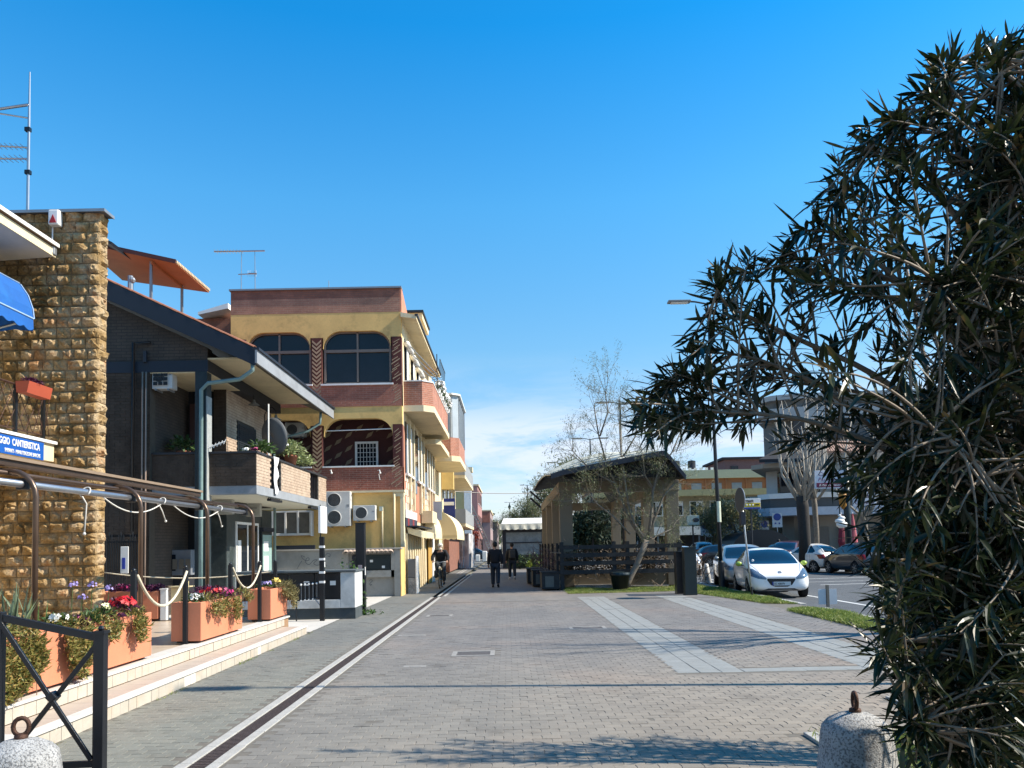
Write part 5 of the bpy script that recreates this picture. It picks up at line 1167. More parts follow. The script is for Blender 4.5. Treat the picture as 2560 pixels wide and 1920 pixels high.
def barrel_awning(y0, y1, X, z, r, lab, proj=1.0):
    t = thing('shop_awning', lab, 'awning', (X, (y0+y1)/2, z)); n = 10; rows = 16; b = MB()
    for i in range(rows+1):
        y = y0+(y1-y0)*i/rows
        for j in range(n+1): a = PI/2*j/n; b.v.append((X+proj*math.sin(a), y, z+r*math.cos(a)))
    for i in range(rows):
        for j in range(n): a = i*(n+1)+j; b.f.append((a, a+1, a+n+2, a+n+1))
    k = len(b.v); b.v.append((X, y0, z)); b.v.append((X, y1, z))
    for j in range(n): b.f.append((k, j, j+1)); q = rows*(n+1); b.f.append((k+1, q+j+1, q+j))
    mm = NT('striped_cloth_%d' % int(y0)); mm.b.inputs['Roughness'].default_value = .85
    s = mm.n('ShaderNodeSeparateXYZ'); mm.l(mm.g.outputs['Position'], s.inputs[0]); st = mm.math('GREATER_THAN', mm.math('FRACT', mm.math('MULTIPLY', s.outputs[1], 1.6)), .5)
    mm.l(mm.mix(st, (.78, .70, .50), (.68, .54, .28)), mm.b.inputs['Base Color']); o = b.build('cover', mm.m, t); o.modifiers.new('s', 'SOLIDIFY').thickness = .015
    v = MB(); N = 40
    for i in range(N+1): y = y0+(y1-y0)*i/N; v.v += [(X+proj, y, z), (X+proj, y, z-.16-.05*abs(math.sin(i*PI/4)))]
    v.f = [(2*i, 2*i+1, 2*i+3, 2*i+2) for i in range(N)]; N2 = 16; o_ = len(v.v)
    for i in range(N2+1): x = X+proj*i/N2; v.v += [(x, y0, z), (x, y0, z-.16-.05*abs(math.sin(i*PI/4)))]
    v.f += [(o_+2*i, o_+2*i+1, o_+2*i+3, o_+2*i+2) for i in range(N2)]
    v.build('valance', mm.m, t).modifiers.new('s', 'SOLIDIFY').thickness = .012
barrel_awning(37.9, 44.0, FX-.02, 2.15, 1.25, 'cream barrel awning with scalloped valance over the shops', 1.15)
barrel_awning(33.2, 36.4, FX+.08, 2.15, .9, 'narrow cream awning in front of the barrel awning', .45)
MB().box(FX+.05, FX+.5, 32.2, 34.2, 2.6, 3.1).build('shop_canopy', mcream, yb)
t = thing('blue_shop_sign', 'dark blue projecting shop sign above the awnings', 'sign', (FX+.3, 45.2, 3.4)); MB().box(FX-.1, FX+.55, 45.2, 45.3, 3.0, 4.4).build('board', M_('navy_sign', (.01, .03, .22), .4), t); MB().box(FX-.1, FX+.5, 45.15, 45.2, 4.0, 4.2).build('stripe', mwhite, t)
t = thing('grey_shop_sign', 'pale grey blue projecting sign beside the dark blue one', 'sign', (FX+.3, 37.6, 3.4)); MB().box(FX+.0, FX+.42, 37.6, 37.7, 2.9, 3.8).build('board', M_('pale_blue_sign', (.35, .45, .55), .4), t)
# street wall box on the corner
t = thing('grey_meter_box', 'grey meter box at the street corner of the yellow building', 'meter box', (FX+.1, 27.6, .3)); MB().box(FX+.08, FX+.36, 27.3, 27.9, .55, 1.2).build('box', M_('meter_grey', (.16, .18, .21), .5), t, bevel=.015); MB().box(FX+.1, FX+.34, 27.3, 27.9, .0, .54).build('plinth', mconc, t)
MB().box(FX+.36, FX+.4, 27.28, 27.95, 0, 1.3).build('side_post', mwhite, t)
# ------------------------------------------------------------------ low walls and utility boxes in front of the yellow building
mwall = M_('grey_plaster', (.34, .33, .30), .9, .12, 2.5, .3, 40, dirt=(.15, .14, .13), dirtamt=.4)
yw = 25.9; a = P(688, 1374, yw); b = P(1000, 1370, yw)
lw = thing('low_wall', 'low grey plaster wall with scribbled graffiti in front of the yellow building', 'wall', (b.x, yw, 0))
zt = 1.56; MB().box(a.x-.6, P(862, 1400, yw).x, yw, yw+.3, 0, zt).box(P(985, 1400, yw).x, b.x, yw, yw+.3, 0, zt).build('wall', mwall, lw, bevel=.01)
MB().box(a.x-.65, b.x+.05, yw-.05, yw+.35, zt, zt+.05).build('coping', M_('coping_grey', (.42, .40, .36), .9), lw, bevel=.008)
gx0, gx1 = P(862, 1400, yw).x, P(985, 1400, yw).x; z1 = P(900, 1427, yw).z; z2 = P(900, 1444, yw).z
MB().box(gx0, gx1, yw+.12, yw+.3, 0, zt).box(gx0, gx1, yw, yw+.12, z2, z1).box(gx0, gx0+.12, yw, yw+.12, 0, zt-.1).box(gx1-.1, gx1, yw, yw+.12, z2, zt-.1).build('niche_wall', mwall, lw)
for i, (u0, u1) in enumerate(((.14, .38), (.42, .92))):
    x0 = gx0+(gx1-gx0)*u0; x1 = gx0+(gx1-gx0)*u1; MB().box(x0, x1, yw+.05, yw+.12, z1+.02, zt-.18).build('meter_door', mdgreen if i else mband, lw, bevel=.008); MB().box(x0+.1, x1-.1, yw+.04, yw+.05, z1+.1, zt-.28).build('door_panel', mdgreen, lw)
    for q in range(2): MB().box(x0+.14+q*(x1-x0-.42), x0+.24+q*(x1-x0-.42), yw+.035, yw+.04, zt-.42-.2*q, zt-.34-.2*q).build('sticker', mwhite, lw)
ctm = MB(); n = 7
for j in range(2):
    for i in range(n): aa = PI*i/(n-1); ctm.v.append(((.10-.02*j)*math.cos(aa), j*.3, .075*math.sin(aa)))
ctm.f = [(i, i+1, n+i+1, n+i) for i in range(n-1)]; cm_ = ctm.mesh('coping_tile'); cm_.materials.append(M_('coping_tile_clay', (.55, .42, .33), .85, .25, 7))
for i in range(11):
    o = bpy.data.objects.new('coping_tile', cm_); COL.objects.link(o); o.parent = lw; o.location = Vector((gx0+.08+i*(gx1-gx0-.1)/10.5, yw-.22, zt-.13)) - lw.location; o.rotation_euler = (R(14), 0, R(8)); o.modifiers.new('s', 'SOLIDIFY').thickness = .018
gm = M_('graffiti_line', (.10, .11, .12), .8)
def scribble(pts, Y, par, m, r=.008, name='graffiti'):
    pp = []
    for i in range(len(pts)-1):
        p0 = pts[max(0, i-1)]; p1 = pts[i]; p2 = pts[i+1]; p3 = pts[min(len(pts)-1, i+2)]
        for s in range(6):
            t = s/6; pp.append(tuple(.5*((2*p1[k])+(-p0[k]+p2[k])*t+(2*p0[k]-5*p1[k]+4*p2[k]-p3[k])*t*t+(-p0[k]+3*p1[k]-3*p2[k]+p3[k])*t**3) for k in (0, 1)))
    pp.append(pts[-1]); q = [P(px, py, Y) for px, py in pp]; b = MB()
    for i in range(len(q)-1): b.bar(q[i], q[i+1]+(q[i+1]-q[i])*.15, r*2, .003, up=(0, 1, 0)) if (q[i+1]-q[i]).length > 1e-4 else None
    return b.build(name, m, par)
def gz(x, y): return (660+x/6.144, 1340+y/6.144)
scribble([gz(*p) for p in ((630, 325), (575, 300), (590, 340), (640, 378), (690, 370), (690, 340), (660, 340), (640, 380), (650, 420), (700, 435), (760, 375), (820, 365), (790, 390), (765, 420), (800, 448), (850, 440), (850, 395))], yw-.002, lw, gm)
scribble([gz(*p) for p in ((510, 500), (545, 440), (580, 385))], yw-.002, lw, gm); scribble([gz(*p) for p in ((955, 460), (930, 380), (930, 320), (970, 270), (1015, 280), (1010, 315), (980, 310))], yw-.002, lw, gm)
scribble([gz(*p) for p in ((1615, 690), (1640, 670), (1665, 690), (1640, 715), (1620, 740), (1655, 745), (1630, 765))], yw+.118, lw, gm)
MB().box(a.x, P(785, 1370, yw).x, yw+.1, yw+.2, zt+.05, zt+.19).build('spike_rail', mband, lw)
# yellow gate pier at the right of the wall
MB().box(b.x, FX+.05, yw-.0, yw+1.1, 0, 1.62).build('end_pier', mstuc, lw)
# near utility block
yu = 17.95; ub = thing('utility_block', 'white masonry utility block with black meter doors at the pavement', 'utility box', (-3.6, yu, 0)); x1 = P(888, 1500, yu).x; x0 = -6.3; zt = P(850, 1430, yu).z
xm = P(851, 1480, yu).x; zb = P(800, 1500, yu).z; zc = P(800, 1519, yu).z
mub = M_('white_utility_plaster', (.55, .56, .55), .85, .12, 3, .3, 40, dirt=(.25, .26, .26), dirtamt=.5)
MB().box(x0, x1, yu+.02, yu+.85, 0, zc-.02).build('base', M_('dark_base', (.07, .085, .09), .9, .2, 5), ub)
MB().box(xm, x1, yu, yu+.9, zc-.02, zt).box(x0, xm, yu+.14, yu+.9, zc-.02, zt).box(x0, xm, yu, yu+.14, zc-.02, zb).build('masonry', mub, ub, bevel=.012)
MB().box(x0, x1+.03, yu-.04, yu+.93, zt, zt+.045).build('top_slab', M_('slab_dark', (.10, .12, .13), .8), ub, bevel=.008)
for i in range(4):
    u0 = x0+(xm-x0)*i/4; u1 = x0+(xm-x0)*(i+1)/4; MB().box(u0+.01, u1-.01, yu+.07, yu+.14, zb+.01, zt-.02).build('meter_door', mblack, ub, bevel=.006)
    if i: MB().box(u1-.25, u1-.12, yu+.062, yu+.07, zt-.3, zt-.2).build('sticker', mwhite, ub)
# striped pole with edge-on sign and reflector gate
pp = P(806, 1548, 17.6); xq = pp.x; t = thing('striped_pole', 'black pole with white reflective bands and a thin edge on sign', 'pole', (xq, 17.6, 0))
MB().box(xq-.05, xq+.05, 17.55, 17.65, 0, P(800, 1342, 17.6).z).build('shaft', mblack, t, bevel=.006)
for py in (1367, 1398, 1431, 1455): q = P(803, py, 17.6); MB().box(xq-.055, xq+.055, 17.545, 17.655, q.z-.025, q.z+.025).build('reflector', mwhite, t)
MB().box(xq-.04, xq-.02, 17.58, 17.62, 1.8, P(798, 1262, 17.6).z).build('upper_rod', mblack, t)
MB().box(xq-.018, xq+.035, 17.35, 17.95, P(798, 1333, 17.6).z, P(798, 1266, 17.6).z).build('sign_plate', mwhite, t)
MB().box(xq+.055, xq+.06, 17.58, 17.64, 1.2, 1.32).build('sticker', mwhite, t)
t = thing('reflector_rail', 'low black railing with white reflector studs beside the striped pole', 'railing', (xq-.3, 17.6, 0)); xa = P(741, 1500, 17.6).x; za = P(750, 1463, 17.6).z; zb2 = P(750, 1502, 17.6).z; ze = P(790, 1460, 17.6).z; zf2 = P(790, 1495, 17.6).z
MB().tube([(xa, 17.6, 0), (xa, 17.6, za-.02), (xa+.06, 17.6, za+.04), (xq-.15, 17.6, ze+.02), (xq-.05, 17.6, ze+.04)], .016, 6).build('top_rail', mblack, t); MB().tube([(xa, 17.6, zb2), (xq-.15, 17.6, zf2), (xq-.05, 17.6, zf2)], .016, 6).build('bottom_rail', mblack, t)
for i in range(5): x = xa+.11+i*.088; MB().ball((x, 17.58, za+.01+i*.006), .025, 8).build('reflector', mwhite, t); MB().tube([(x, 17.6, zb2), (x, 17.6, za)], .007, 5).build('bar', mgrey, t)
for i in range(4): x = xa+.11+i*.088; MB().box(x-.016, x+.016, 17.57, 17.584, zb2-.012+i*.01, zb2+.02+i*.01).build('reflector', mwhite, t)
MB().tube([(xq-.17, 17.6, zf2-.02), (xq-.04, 17.6, .33)], .012, 6).build('brace', mgrey, t)
pq = P(903, 1533, 19.2); t = thing('black_pylon', 'tall black square pylon with small stickers at the kerb of the side pavement', 'pylon', (pq.x, 19.2, 0)); zt = P(902, 1309, 19.2).z
MB().box(pq.x-.11, pq.x+.11, 19.1, 19.32, 0, zt).build('shaft', mblack, t, bevel=.006); MB().box(pq.x-.05, pq.x+.05, 19.09, 19.099, 1.05, 1.2).build('sticker', M_('pink_sticker', (.5, .38, .38), .6), t); MB().box(pq.x+.111, pq.x+.118, 19.13, 19.2, .95, 1.15).build('reflector', mwhite, t)
MB().box(pq.x-.125, pq.x+.125, 19.085, 19.335, zt, zt+.02).build('cap', mblack, t)
t = thing('ivy_clump', 'green ivy growing at the foot of the black pylon', 'plant', (pq.x-.3, 19, 0)); c = rng.normal(0, 1, (2400, 3))*[.16, .14, .36]+[pq.x-.26, 18.98, .3]; c = c[c[:, 2] > 0]; c2 = rng.normal(0, 1, (260, 3))*[.28, .1, .05]+[pq.x-.1, 19, .03]; c = np.concatenate([c, c2])
V, F = leafcards(c, rng.normal(0, 1, c.shape)+[0, -.5, .3], .075, .06, .2, .4); foliage('foliage', V, F, leafmat('ivy_leaf', [(.015, .04, .012), (.05, .11, .02), (.11, .19, .05)], .45, 25, trans=.2), t)
# ------------------------------------------------------------------ street further on, left side
def block(name, lab, x0, x1, y0, y1, h, m, floors, side='x', wm=None, balc=None, cat='building', grp='houses along the far part of the street', nwin=4, roofm=None):
    """far house: wall, windows with sills on the street side and the camera side"""
    t = thing(name, lab, cat, ((x0+x1)/2, y0, 0), group=grp); MB().box(x0, x1, y0, y1, 0, h).build('wall', m, t)
    MB().box(x0-.15, x1+.15, y0-.15, y1+.15, h, h+.18).build('roof_edge', roofm or mcream, t); fh = h/floors
    for fl in range(floors):
        z = fl*fh+.9 if fl else .1; hh = 1.5 if fl else 2.4
        for k in range(nwin):
            y = y0+(y1-y0)*(k+.5)/nwin; xx = x1 if side == 'x' else x0; s = 1 if side == 'x' else -1
            MB().box(min(xx, xx+.04*s), max(xx, xx+.04*s), y-.45, y+.45, z, z+hh).build('window', wm or mglass, t)
            MB().box(min(xx, xx+.1*s), max(xx, xx+.1*s), y-.52, y+.52, z-.08, z).build('window_sill', mwhite, t)
        nx = max(1, int((x1-x0)/2.6))
        for k in range(nx):
            x = x0+(x1-x0)*(k+.5)/nx; MB().box(x-.45, x+.45, y0-.04, y0, z, z+hh).build('window', wm or mglass, t)
        if balc and fl:
            MB().box(x1, x1+balc, y0+.4, y1-.4, fl*fh-.1, fl*fh+.08).build('balcony_slab', mcream, t); MB().box(x1+balc-.06, x1+balc, y0+.4, y1-.4, fl*fh+.08, fl*fh+.95).build('balcony_front', M_('grey_balcony', (.32, .33, .33), .6), t)
            MB().box(x1, x1+balc, y0+.38, y0+.44, fl*fh+.08, fl*fh+.95).build('balcony_end', MAT['grey_balcony'], t)
    return t
mpk = M_('pink_far_wall', (.42, .22, .20), .9, .12, .6); mor = M_('orange_far_wall', (.55, .30, .16), .9, .1, .6); mye = M_('yellow_far_wall', (.62, .50, .25), .9, .1, .6)
t = block('balcony_house', 'cream house with stacked grey balconies beyond the yellow building', -9, -3.9, 46.2, 58, 8.7, mcream, 3, balc=1.35, nwin=4)
MB().box(-3.9, -3.2, 46.0, 46.6, 5.0, 6.6).build('yellow_bay', M_('yellow_bay', (.72, .52, .2), .8), t); MB().box(-3.9, -3.55, 46.4, 57, .1, 2.6).build('shop_front', mdbrick, t)
t = block('column_house', 'narrow yellow house with a tall white edged pier beside the balconies', -9, -3.7, 66, 74, 7.9, mye, 2, nwin=3); MB().box(-3.7, -3.1, 65.8, 66.6, 0, 7.9).build('pier', mwhite, t); MB().box(-3.8, -2.95, 65.6, 66.9, 7.9, 8.3).build('pier_capital', mcream, t)
block('pink_house', 'dusty pink house with brick top further down the street', -14, -3.5, 90, 104, 8.6, mpk, 3, nwin=5, wm=mdk)
t = block('low_house', 'grey pink low house beside the ladder like scaffold at the far end', -12, -2.6, 112, 130, 6.6, M_('mauve_far_wall', (.35, .25, .24), .9), 2, nwin=5)
MB().box(-12, -2.6, 111.9, 112, 5, 6.6).build('grille_front', mred, t)
block('far_house', 'small dark house closing the far left of the street', -10, -2.2, 150, 175, 6.2, M_('brown_far_wall', (.2, .15, .14), .9), 2, nwin=4)
# plastic sheet veranda
t = thing('plastic_veranda', 'transparent plastic curtain veranda with white frame on the street', 'veranda', (-3.6, 56, 0)); X0, X1 = -5.0, -2.85; hv = 2.45
k = NT('clear_plastic'); k.b.inputs['Roughness'].default_value = .18; k.b.inputs['Base Color'].default_value = (.55, .56, .58, 1); k.b.inputs['Alpha'].default_value = .8; k.b.inputs['Specular IOR Level'].default_value = .8
n = k.ramp(k.noise(1.3, 5), [(.35, (.22, .22, .24)), (.6, (.7, .7, .72))]); k.l(n, k.b.inputs['Base Color'])
b = MB(); N = 60
for (ax, bx_, c) in (('y', (X0, X1), 56), ('x', (56, 63), X1)):
    o = len(b.v)
    for i in range(N+1):
        u = bx_[0]+(bx_[1]-bx_[0])*i/N; d = .05*math.sin(i*1.7)+.03*math.sin(i*.63)
        for z in (0.05, .9, 1.7, hv): b.v.append((u, c+d*(1+z*.3), z) if ax == 'y' else (c+d*(1+z*.3), u, z))
    for i in range(N):
        for j in range(3): a = o+i*4+j; b.f.append((a, a+1, a+5, a+4))
b.build('plastic_sheet', k.m, t, smooth=True); MB().box(X0, X1, 55.95, 63, hv, hv+.08).build('roof_sheet', mwhite, t)
for x in (X0, X1-.05): MB().box(x, x+.06, 55.9, 55.96, 0, hv+.1).build('frame_post', mwhite, t)
MB().box(X1-.25, X1-.1, 56.0, 56.1, 0, hv).build('gathered_curtain', mwhite, t); MB().box(X0, X1, 56.1, 63, 0, 0.03).build('floor', mslabs, t)
MB().box(X0+.2, X1-.4, 60, 60.1, 0, 1.7).build('inner_panel', M_('tan_panel', (.4, .3, .25), .8), t)
# kiosk
t = thing('white_kiosk', 'kiosk with a white fabric roof and dark framed window at the end of the street', 'kiosk', (.9, 54, 0)); kx0, kx1 = P(1257, 1400, 54).x, 2.6
MB().box(kx0, kx1, 54.0, 54.12, .0, .95).box(kx0, kx0+.25, 54, 54.12, .95, 2.75).box(kx1-.3, kx1, 54, 54.12, .95, 2.75).box(kx0+.25, kx1-.3, 54, 54.12, 2.5, 2.75).box(kx0+.25, kx1-.3, 54.0, 54.1, 1.75, 1.83).box(kx0, kx0+.1, 54.12, 58, 0, 2.75).box(kx1-.1, kx1, 54.12, 58, 0, 2.75).build('frame', mband, t)
MB().box(kx0+.25, kx1-.3, 54.05, 54.08, .95, 2.5).build('window_pane', M_('kiosk_glass', (.22, .26, .28), .15, .4, 1.5), t)
MB().box(kx0+.2, kx1-.2, 56, 58, 0, 2.7).build('inner_wall', M_('kiosk_inside', (.3, .3, .3), .8), t)
b = MB(); b.prism([(kx0-.15, 53.6, 2.75), (kx1+.15, 53.6, 2.75), (kx1+.05, 53.6, 3.1), (kx0-.05, 53.6, 3.1)], (0, 4.6, 0)); b.prism([(kx0-.05, 53.6, 3.1), (kx1+.05, 53.6, 3.1), (kx1-.1, 54.6, 3.5), (kx0+.1, 54.6, 3.5)], (0, .6, 0)); b.build('fabric_roof', mwhite, t)
v = MB(); N = 40
for i in range(N+1): x = kx0-.17+(kx1-kx0+.34)*i/N; v.v += [(x, 53.58, 3.1), (x, 53.52+.03*math.sin(i*.9), 2.72-.05*abs(math.sin(i*PI/5)))]
v.f = [(2*i, 2*i+1, 2*i+3, 2*i+2) for i in range(N)]; v.build('valance', M_('ivory_cloth', (.66, .62, .5), .8), t).modifiers.new('s', 'SOLIDIFY').thickness = .02
lhedge = leafmat('hedge_leaf', [(.015, .035, .012), (.04, .08, .025), (.10, .15, .05)], .5, 12, trans=.2); lyel = leafmat('yellow_green_leaf', [(.10, .16, .02), (.28, .34, .05)], .5, 12, trans=.25)
def bush(lab, c, r, n, ln, wd, m, cat='bush', name='bush', grp=None):
    t = thing(name, lab, cat, (c[0], c[1], 0), group=grp); d = rand_dirs(n); cc = np.array(c)+d*np.array(r)*(.5+.5*rng.random((n, 1)))+rng.normal(0, .03, (n, 3)); cc = cc[cc[:, 2] > .02]
    V, F = leafcards(cc, rng.normal(0, 1, cc.shape)+[0, 0, .4], ln, wd, .2, .4); foliage('foliage', V, F, m, t)
    MB().tube([(c[0], c[1], 0), (c[0], c[1], c[2])], .03, 5).build('stem', M_('bark', (.15, .12, .09), .9, .2, 20), t); return t
for i in range(5): bush('dark hedge bush %s in front of the kiosk' % ('at the left end', 'second from the left', 'in the middle', 'fourth from the left', 'at the right end')[i], (.2+i*.55, 53.0+.05*i, .5), (.42, .4, .55), 420, .12, .06, lhedge, grp='hedge in front of the kiosk')
bush('yellow green bush in front of the hedge, left one', (1.35, 52.3, .3), (.22, .2, .32), 260, .1, .05, lyel); bush('yellow green bush in front of the hedge, right one', (2.0, 52.3, .28), (.22, .2, .28), 260, .1, .05, lyel)
for i, px in enumerate((1195, 1212)):
    a = P(px, 1400, 80); t = thing('white_barrier_block', ('square white barrier block', 'arched white barrier block')[i] + ' in front of the far dark car', 'barrier', (a.x, 80, 0)); w = .2
    MB().box(a.x-w*1.2, a.x+w*1.2, 79.8, 80.2, 0, .75+i*.35).build('body', mwhite, t, bevel=.08); MB().box(a.x-w*1.25, a.x+w*1.25, 79.75, 80.25, 0, .08).build('base', mgrey, t)
t = thing('steel_scaffold', 'tall lattice scaffold leaning over the far left houses', 'scaffold', (-3, 100, 0)); b = MB()
pa = P(1168, 1255, 75); pb = P(1222, 1375, 110); pa2 = P(1176, 1255, 75); pb2 = P(1230, 1375, 110)
b.tube([pa, pb], .09, 5).tube([pa2, pb2], .09, 5); b.build('rail', mgrey, t)
b = MB()
for k in range(14): b.tube([pa.lerp(pb, k/14), pa2.lerp(pb2, k/14)], .05, 4)
b.build('rung', mgrey, t)
MB().tube([pa, (pa.x, pa.y, 0)], .1, 5).build('post', mgrey, t)
bush('reddish shrub hanging beside the far pink house', (P(1178, 1350, 85).x, 85, P(1178, 1345, 85).z), (.9, .9, 1.6), 500, .35, .16, leafmat('red_leaf', [(.12, .02, .01), (.3, .06, .03)], .6, 3), name='red_shrub')
# ------------------------------------------------------------------ pavilion
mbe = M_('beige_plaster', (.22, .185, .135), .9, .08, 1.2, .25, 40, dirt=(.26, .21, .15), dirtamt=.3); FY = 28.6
pv = thing('pavilion', 'open beige pavilion with square columns and a curved ribbed metal roof', 'pavilion', (4, FY, 0))
cx0, cx1 = P(1401, 1350, FY).x, P(1700, 1350, FY).x; cw = .47; zb = 3.5; ztb = 3.9
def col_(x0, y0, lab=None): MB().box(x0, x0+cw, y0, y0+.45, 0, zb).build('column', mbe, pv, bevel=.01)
for y in (FY, 33.6, 38.6, 43.6): col_(cx0, y); col_(cx1-cw, y)
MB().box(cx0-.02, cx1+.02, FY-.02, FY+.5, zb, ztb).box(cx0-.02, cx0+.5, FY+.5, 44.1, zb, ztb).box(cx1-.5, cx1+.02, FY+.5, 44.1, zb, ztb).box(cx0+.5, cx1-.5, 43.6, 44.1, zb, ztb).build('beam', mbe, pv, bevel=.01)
MB().box(cx0, cx1, FY, 44, -.02, .06).build('floor', mconc, pv)
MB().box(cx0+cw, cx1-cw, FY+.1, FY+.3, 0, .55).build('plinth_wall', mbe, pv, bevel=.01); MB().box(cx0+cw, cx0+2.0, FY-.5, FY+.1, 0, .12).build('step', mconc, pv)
RXs = [1.5, 1.95, 3.0, 4.2, 5.4, 5.5, 6.15]; RYs = [26.8, 30.5, 34, 38, 42, 46.3]
RZ = [[3.98,4.12,4.30,4.5,4.72,4.70,3.85], [4.3,4.5,4.85,5.05,5.15,5.1,4.1], [4.5,4.8,5.25,5.5,5.5,5.4,4.3], [4.65,5.0,5.5,5.75,5.7,5.6,4.4], [4.7,5.05,5.5,5.75,5.6,5.5,4.3], [4.85,4.95,5.1,5.2,5.1,5.0,4.0]]
def roofz(x, y):
    RZa = np.array(RZ); zx = [np.interp(x, RXs, row) for row in RZa]; return float(np.interp(y, RYs, zx))
nx, ny = 34, 26; b = MB(); 
for j in range(ny+1):
    for i in range(nx+1): x = RXs[0]+(RXs[-1]-RXs[0])*i/nx; y = RYs[0]+(RYs[-1]-RYs[0])*j/ny; b.v.append((x, y, roofz(x, y)))
b.f = [(j*(nx+1)+i, j*(nx+1)+i+1, (j+1)*(nx+1)+i+1, (j+1)*(nx+1)+i) for j in range(ny) for i in range(nx)]
mrf = M_('zinc_roof', (.28, .31, .30), .5, .15, 1.5, metal=.35, dirt=(.4, .4, .36), dirtamt=.4)
o = b.build('roof', mrf, pv); sm = o.modifiers.new('s', 'SOLIDIFY'); sm.thickness = .05; sm.offset = 1
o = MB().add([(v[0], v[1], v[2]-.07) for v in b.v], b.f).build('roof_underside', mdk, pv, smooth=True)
for k in range(15):
    s = MB(); pts = []
    for q in range(9): x = RXs[0]+(RXs[-1]-RXs[0])*q/8; y = RYs[0]+.3+k*1.35-q*.28; 
    pts = [(RXs[0]+(RXs[-1]-RXs[0])*q/12, min(RYs[-1], max(RYs[0], RYs[0]+k*1.38-1.2+q*.22))) for q in range(13)]
    pts = [(x, y) for x, y in pts if RYs[0] < y < RYs[-1]]
    if len(pts) > 2: s.tube([(x, y, roofz(x, y)+.06) for x, y in pts], .035, 5).build('roof_rib', mrf, pv)
b = MB()
for i in range(nx):
    x0 = RXs[0]+(RXs[-1]-RXs[0])*i/nx; x1 = RXs[0]+(RXs[-1]-RXs[0])*(i+1)/nx; b.add([(x0, RYs[0]-.02, roofz(x0, RYs[0])+.06), (x1, RYs[0]-.02, roofz(x1, RYs[0])+.06), (x1, RYs[0]-.02, roofz(x1, RYs[0])-.12), (x0, RYs[0]-.02, roofz(x0, RYs[0])-.12)], [(0, 3, 2, 1)])
b.build('roof_edge', mband, pv).modifiers.new('s', 'SOLIDIFY').thickness = .03
MB().prism([(cx0+.1, FY-1.2, ztb), (cx1-.1, FY-1.2, ztb), (5.4, FY-1.2, 4.66), (4.2, FY-1.2, 4.44), (3, FY-1.2, 4.24), (cx0+.1, FY-1.2, 4.04)], (0, .1, 0)).build('roof_void_shade', mdk, pv)  # dark sheet standing in for deep shade between beam and roof
for dz in (0, .28): MB().bar(P(1325, 1228+dz*60, 46.3), P(1352, 1252+dz*60, 46.4), .14, .1).build('roof_tip', mband, pv)
# fence round the pavilion
mfw = M_('dark_fence_wood', (.022, .025, .028), .75, .4, 8, .4, 60)
fn = thing('wooden_fence', 'dark horizontal board fence in front of the pavilion', 'fence', (4, 27.4, 0)); fy = 27.4; fx0 = P(1399, 1400, fy).x; fx1 = P(1706, 1400, fy).x
for i, py in enumerate((1366, 1386, 1406, 1428)):
    z = P(1550, py, fy).z; segs = np.linspace(fx0, fx1, 4)
    for s in range(3): MB().box(segs[s]+.004, segs[s+1]-.004, fy-.02+rng.normal(0, .004), fy+.02, z-.075+rng.normal(0, .006), z+.07).build('board', mfw, fn)
for px in (1405, 1536, 1570, 1700): x = P(px, 1400, fy).x; MB().box(x-.07, x+.07, fy+.02, fy+.14, 0, 1.68).build('post', mfw, fn, bevel=.01)
for i, z in enumerate((.62, .95, 1.25, 1.52)):
    for s in range(5): MB().box(fx0-.02, fx0+.02, fy+.3+s*3, fy+3.26+s*3, z-.07, z+.07).build('board', mfw, fn)
for s in range(6): MB().box(fx0-.1, fx0-.02, fy+.2+s*3, fy+.34+s*3, 0, 1.65).build('post', mfw, fn)
def twigs(t, c, n, L, m, r=.012, up=.5, sp=(.5, .3, .3)):
    b = MB()
    for _ in range(n):
        p = Vector(c)+Vector(rng.normal(0, 1, 3)*np.array(sp)); p.z = max(.03, p.z); d = Vector(rng.normal(0, 1, 3)+[0, 0, up]).normalized(); q = p+d*L*rng.uniform(.5, 1.1); b.tube([p, p.lerp(q, .5)+Vector(rng.normal(0, .06, 3)), q], [r, r*.8, r*.4], 4)
    b.build('branches', m, t, kind='stuff')
mtw = M_('dry_twig', (.30, .23, .17), .85, .3, 15)
for i, (x, y) in enumerate(((2.6, 28.1), (3.8, 28.1), (5.0, 28.1))):
    t = thing('dry_bush', ('left', 'middle', 'right')[i]+' dry leafless bush behind the fence boards', 'bush', (x, y, 0)); twigs(t, (x, y, .75), 60, .5, mtw, .012)
    V, F = bushy((x, y, .55), .85, 1500, .09, .05, lhedge, (1, .5, 1.1)); foliage('foliage', V, F, leafmat('dark_dry_leaf', [(.02, .02, .015), (.07, .05, .03), (.22, .15, .1)], .7, 12), t)  # dark leaves mixed with dry brown ones
for i, (x, y) in enumerate(((1.45, 27.7), (1.2, 30.0), (1.05, 32.2))):
    t = thing('dark_planter_box', ('nearest', 'second', 'farthest')[i]+' dark wooden planter box with twiggy shrub beside the pavilion', 'planter', (x, y, 0), group='dark planter boxes along the pavilion')
    MB().box(x-.32, x+.3, y-.3, y+1.2, .05, .62).build('box', mfw, t, bevel=.01); MB().box(x-.2, x+.1, y-.312, y-.3, .12, .5).build('panel', M_('grey_panel', (.12, .13, .12), .7), t); MB().box(x-.35, x+.33, y-.33, y+1.23, .62, .66).build('rim', mfw, t)
    twigs(t, (x, y+.4, .9), 38, .5, M_('purple_twig', (.14, .08, .08), .85, .3, 15), .01, .8, (.22, .4, .2))
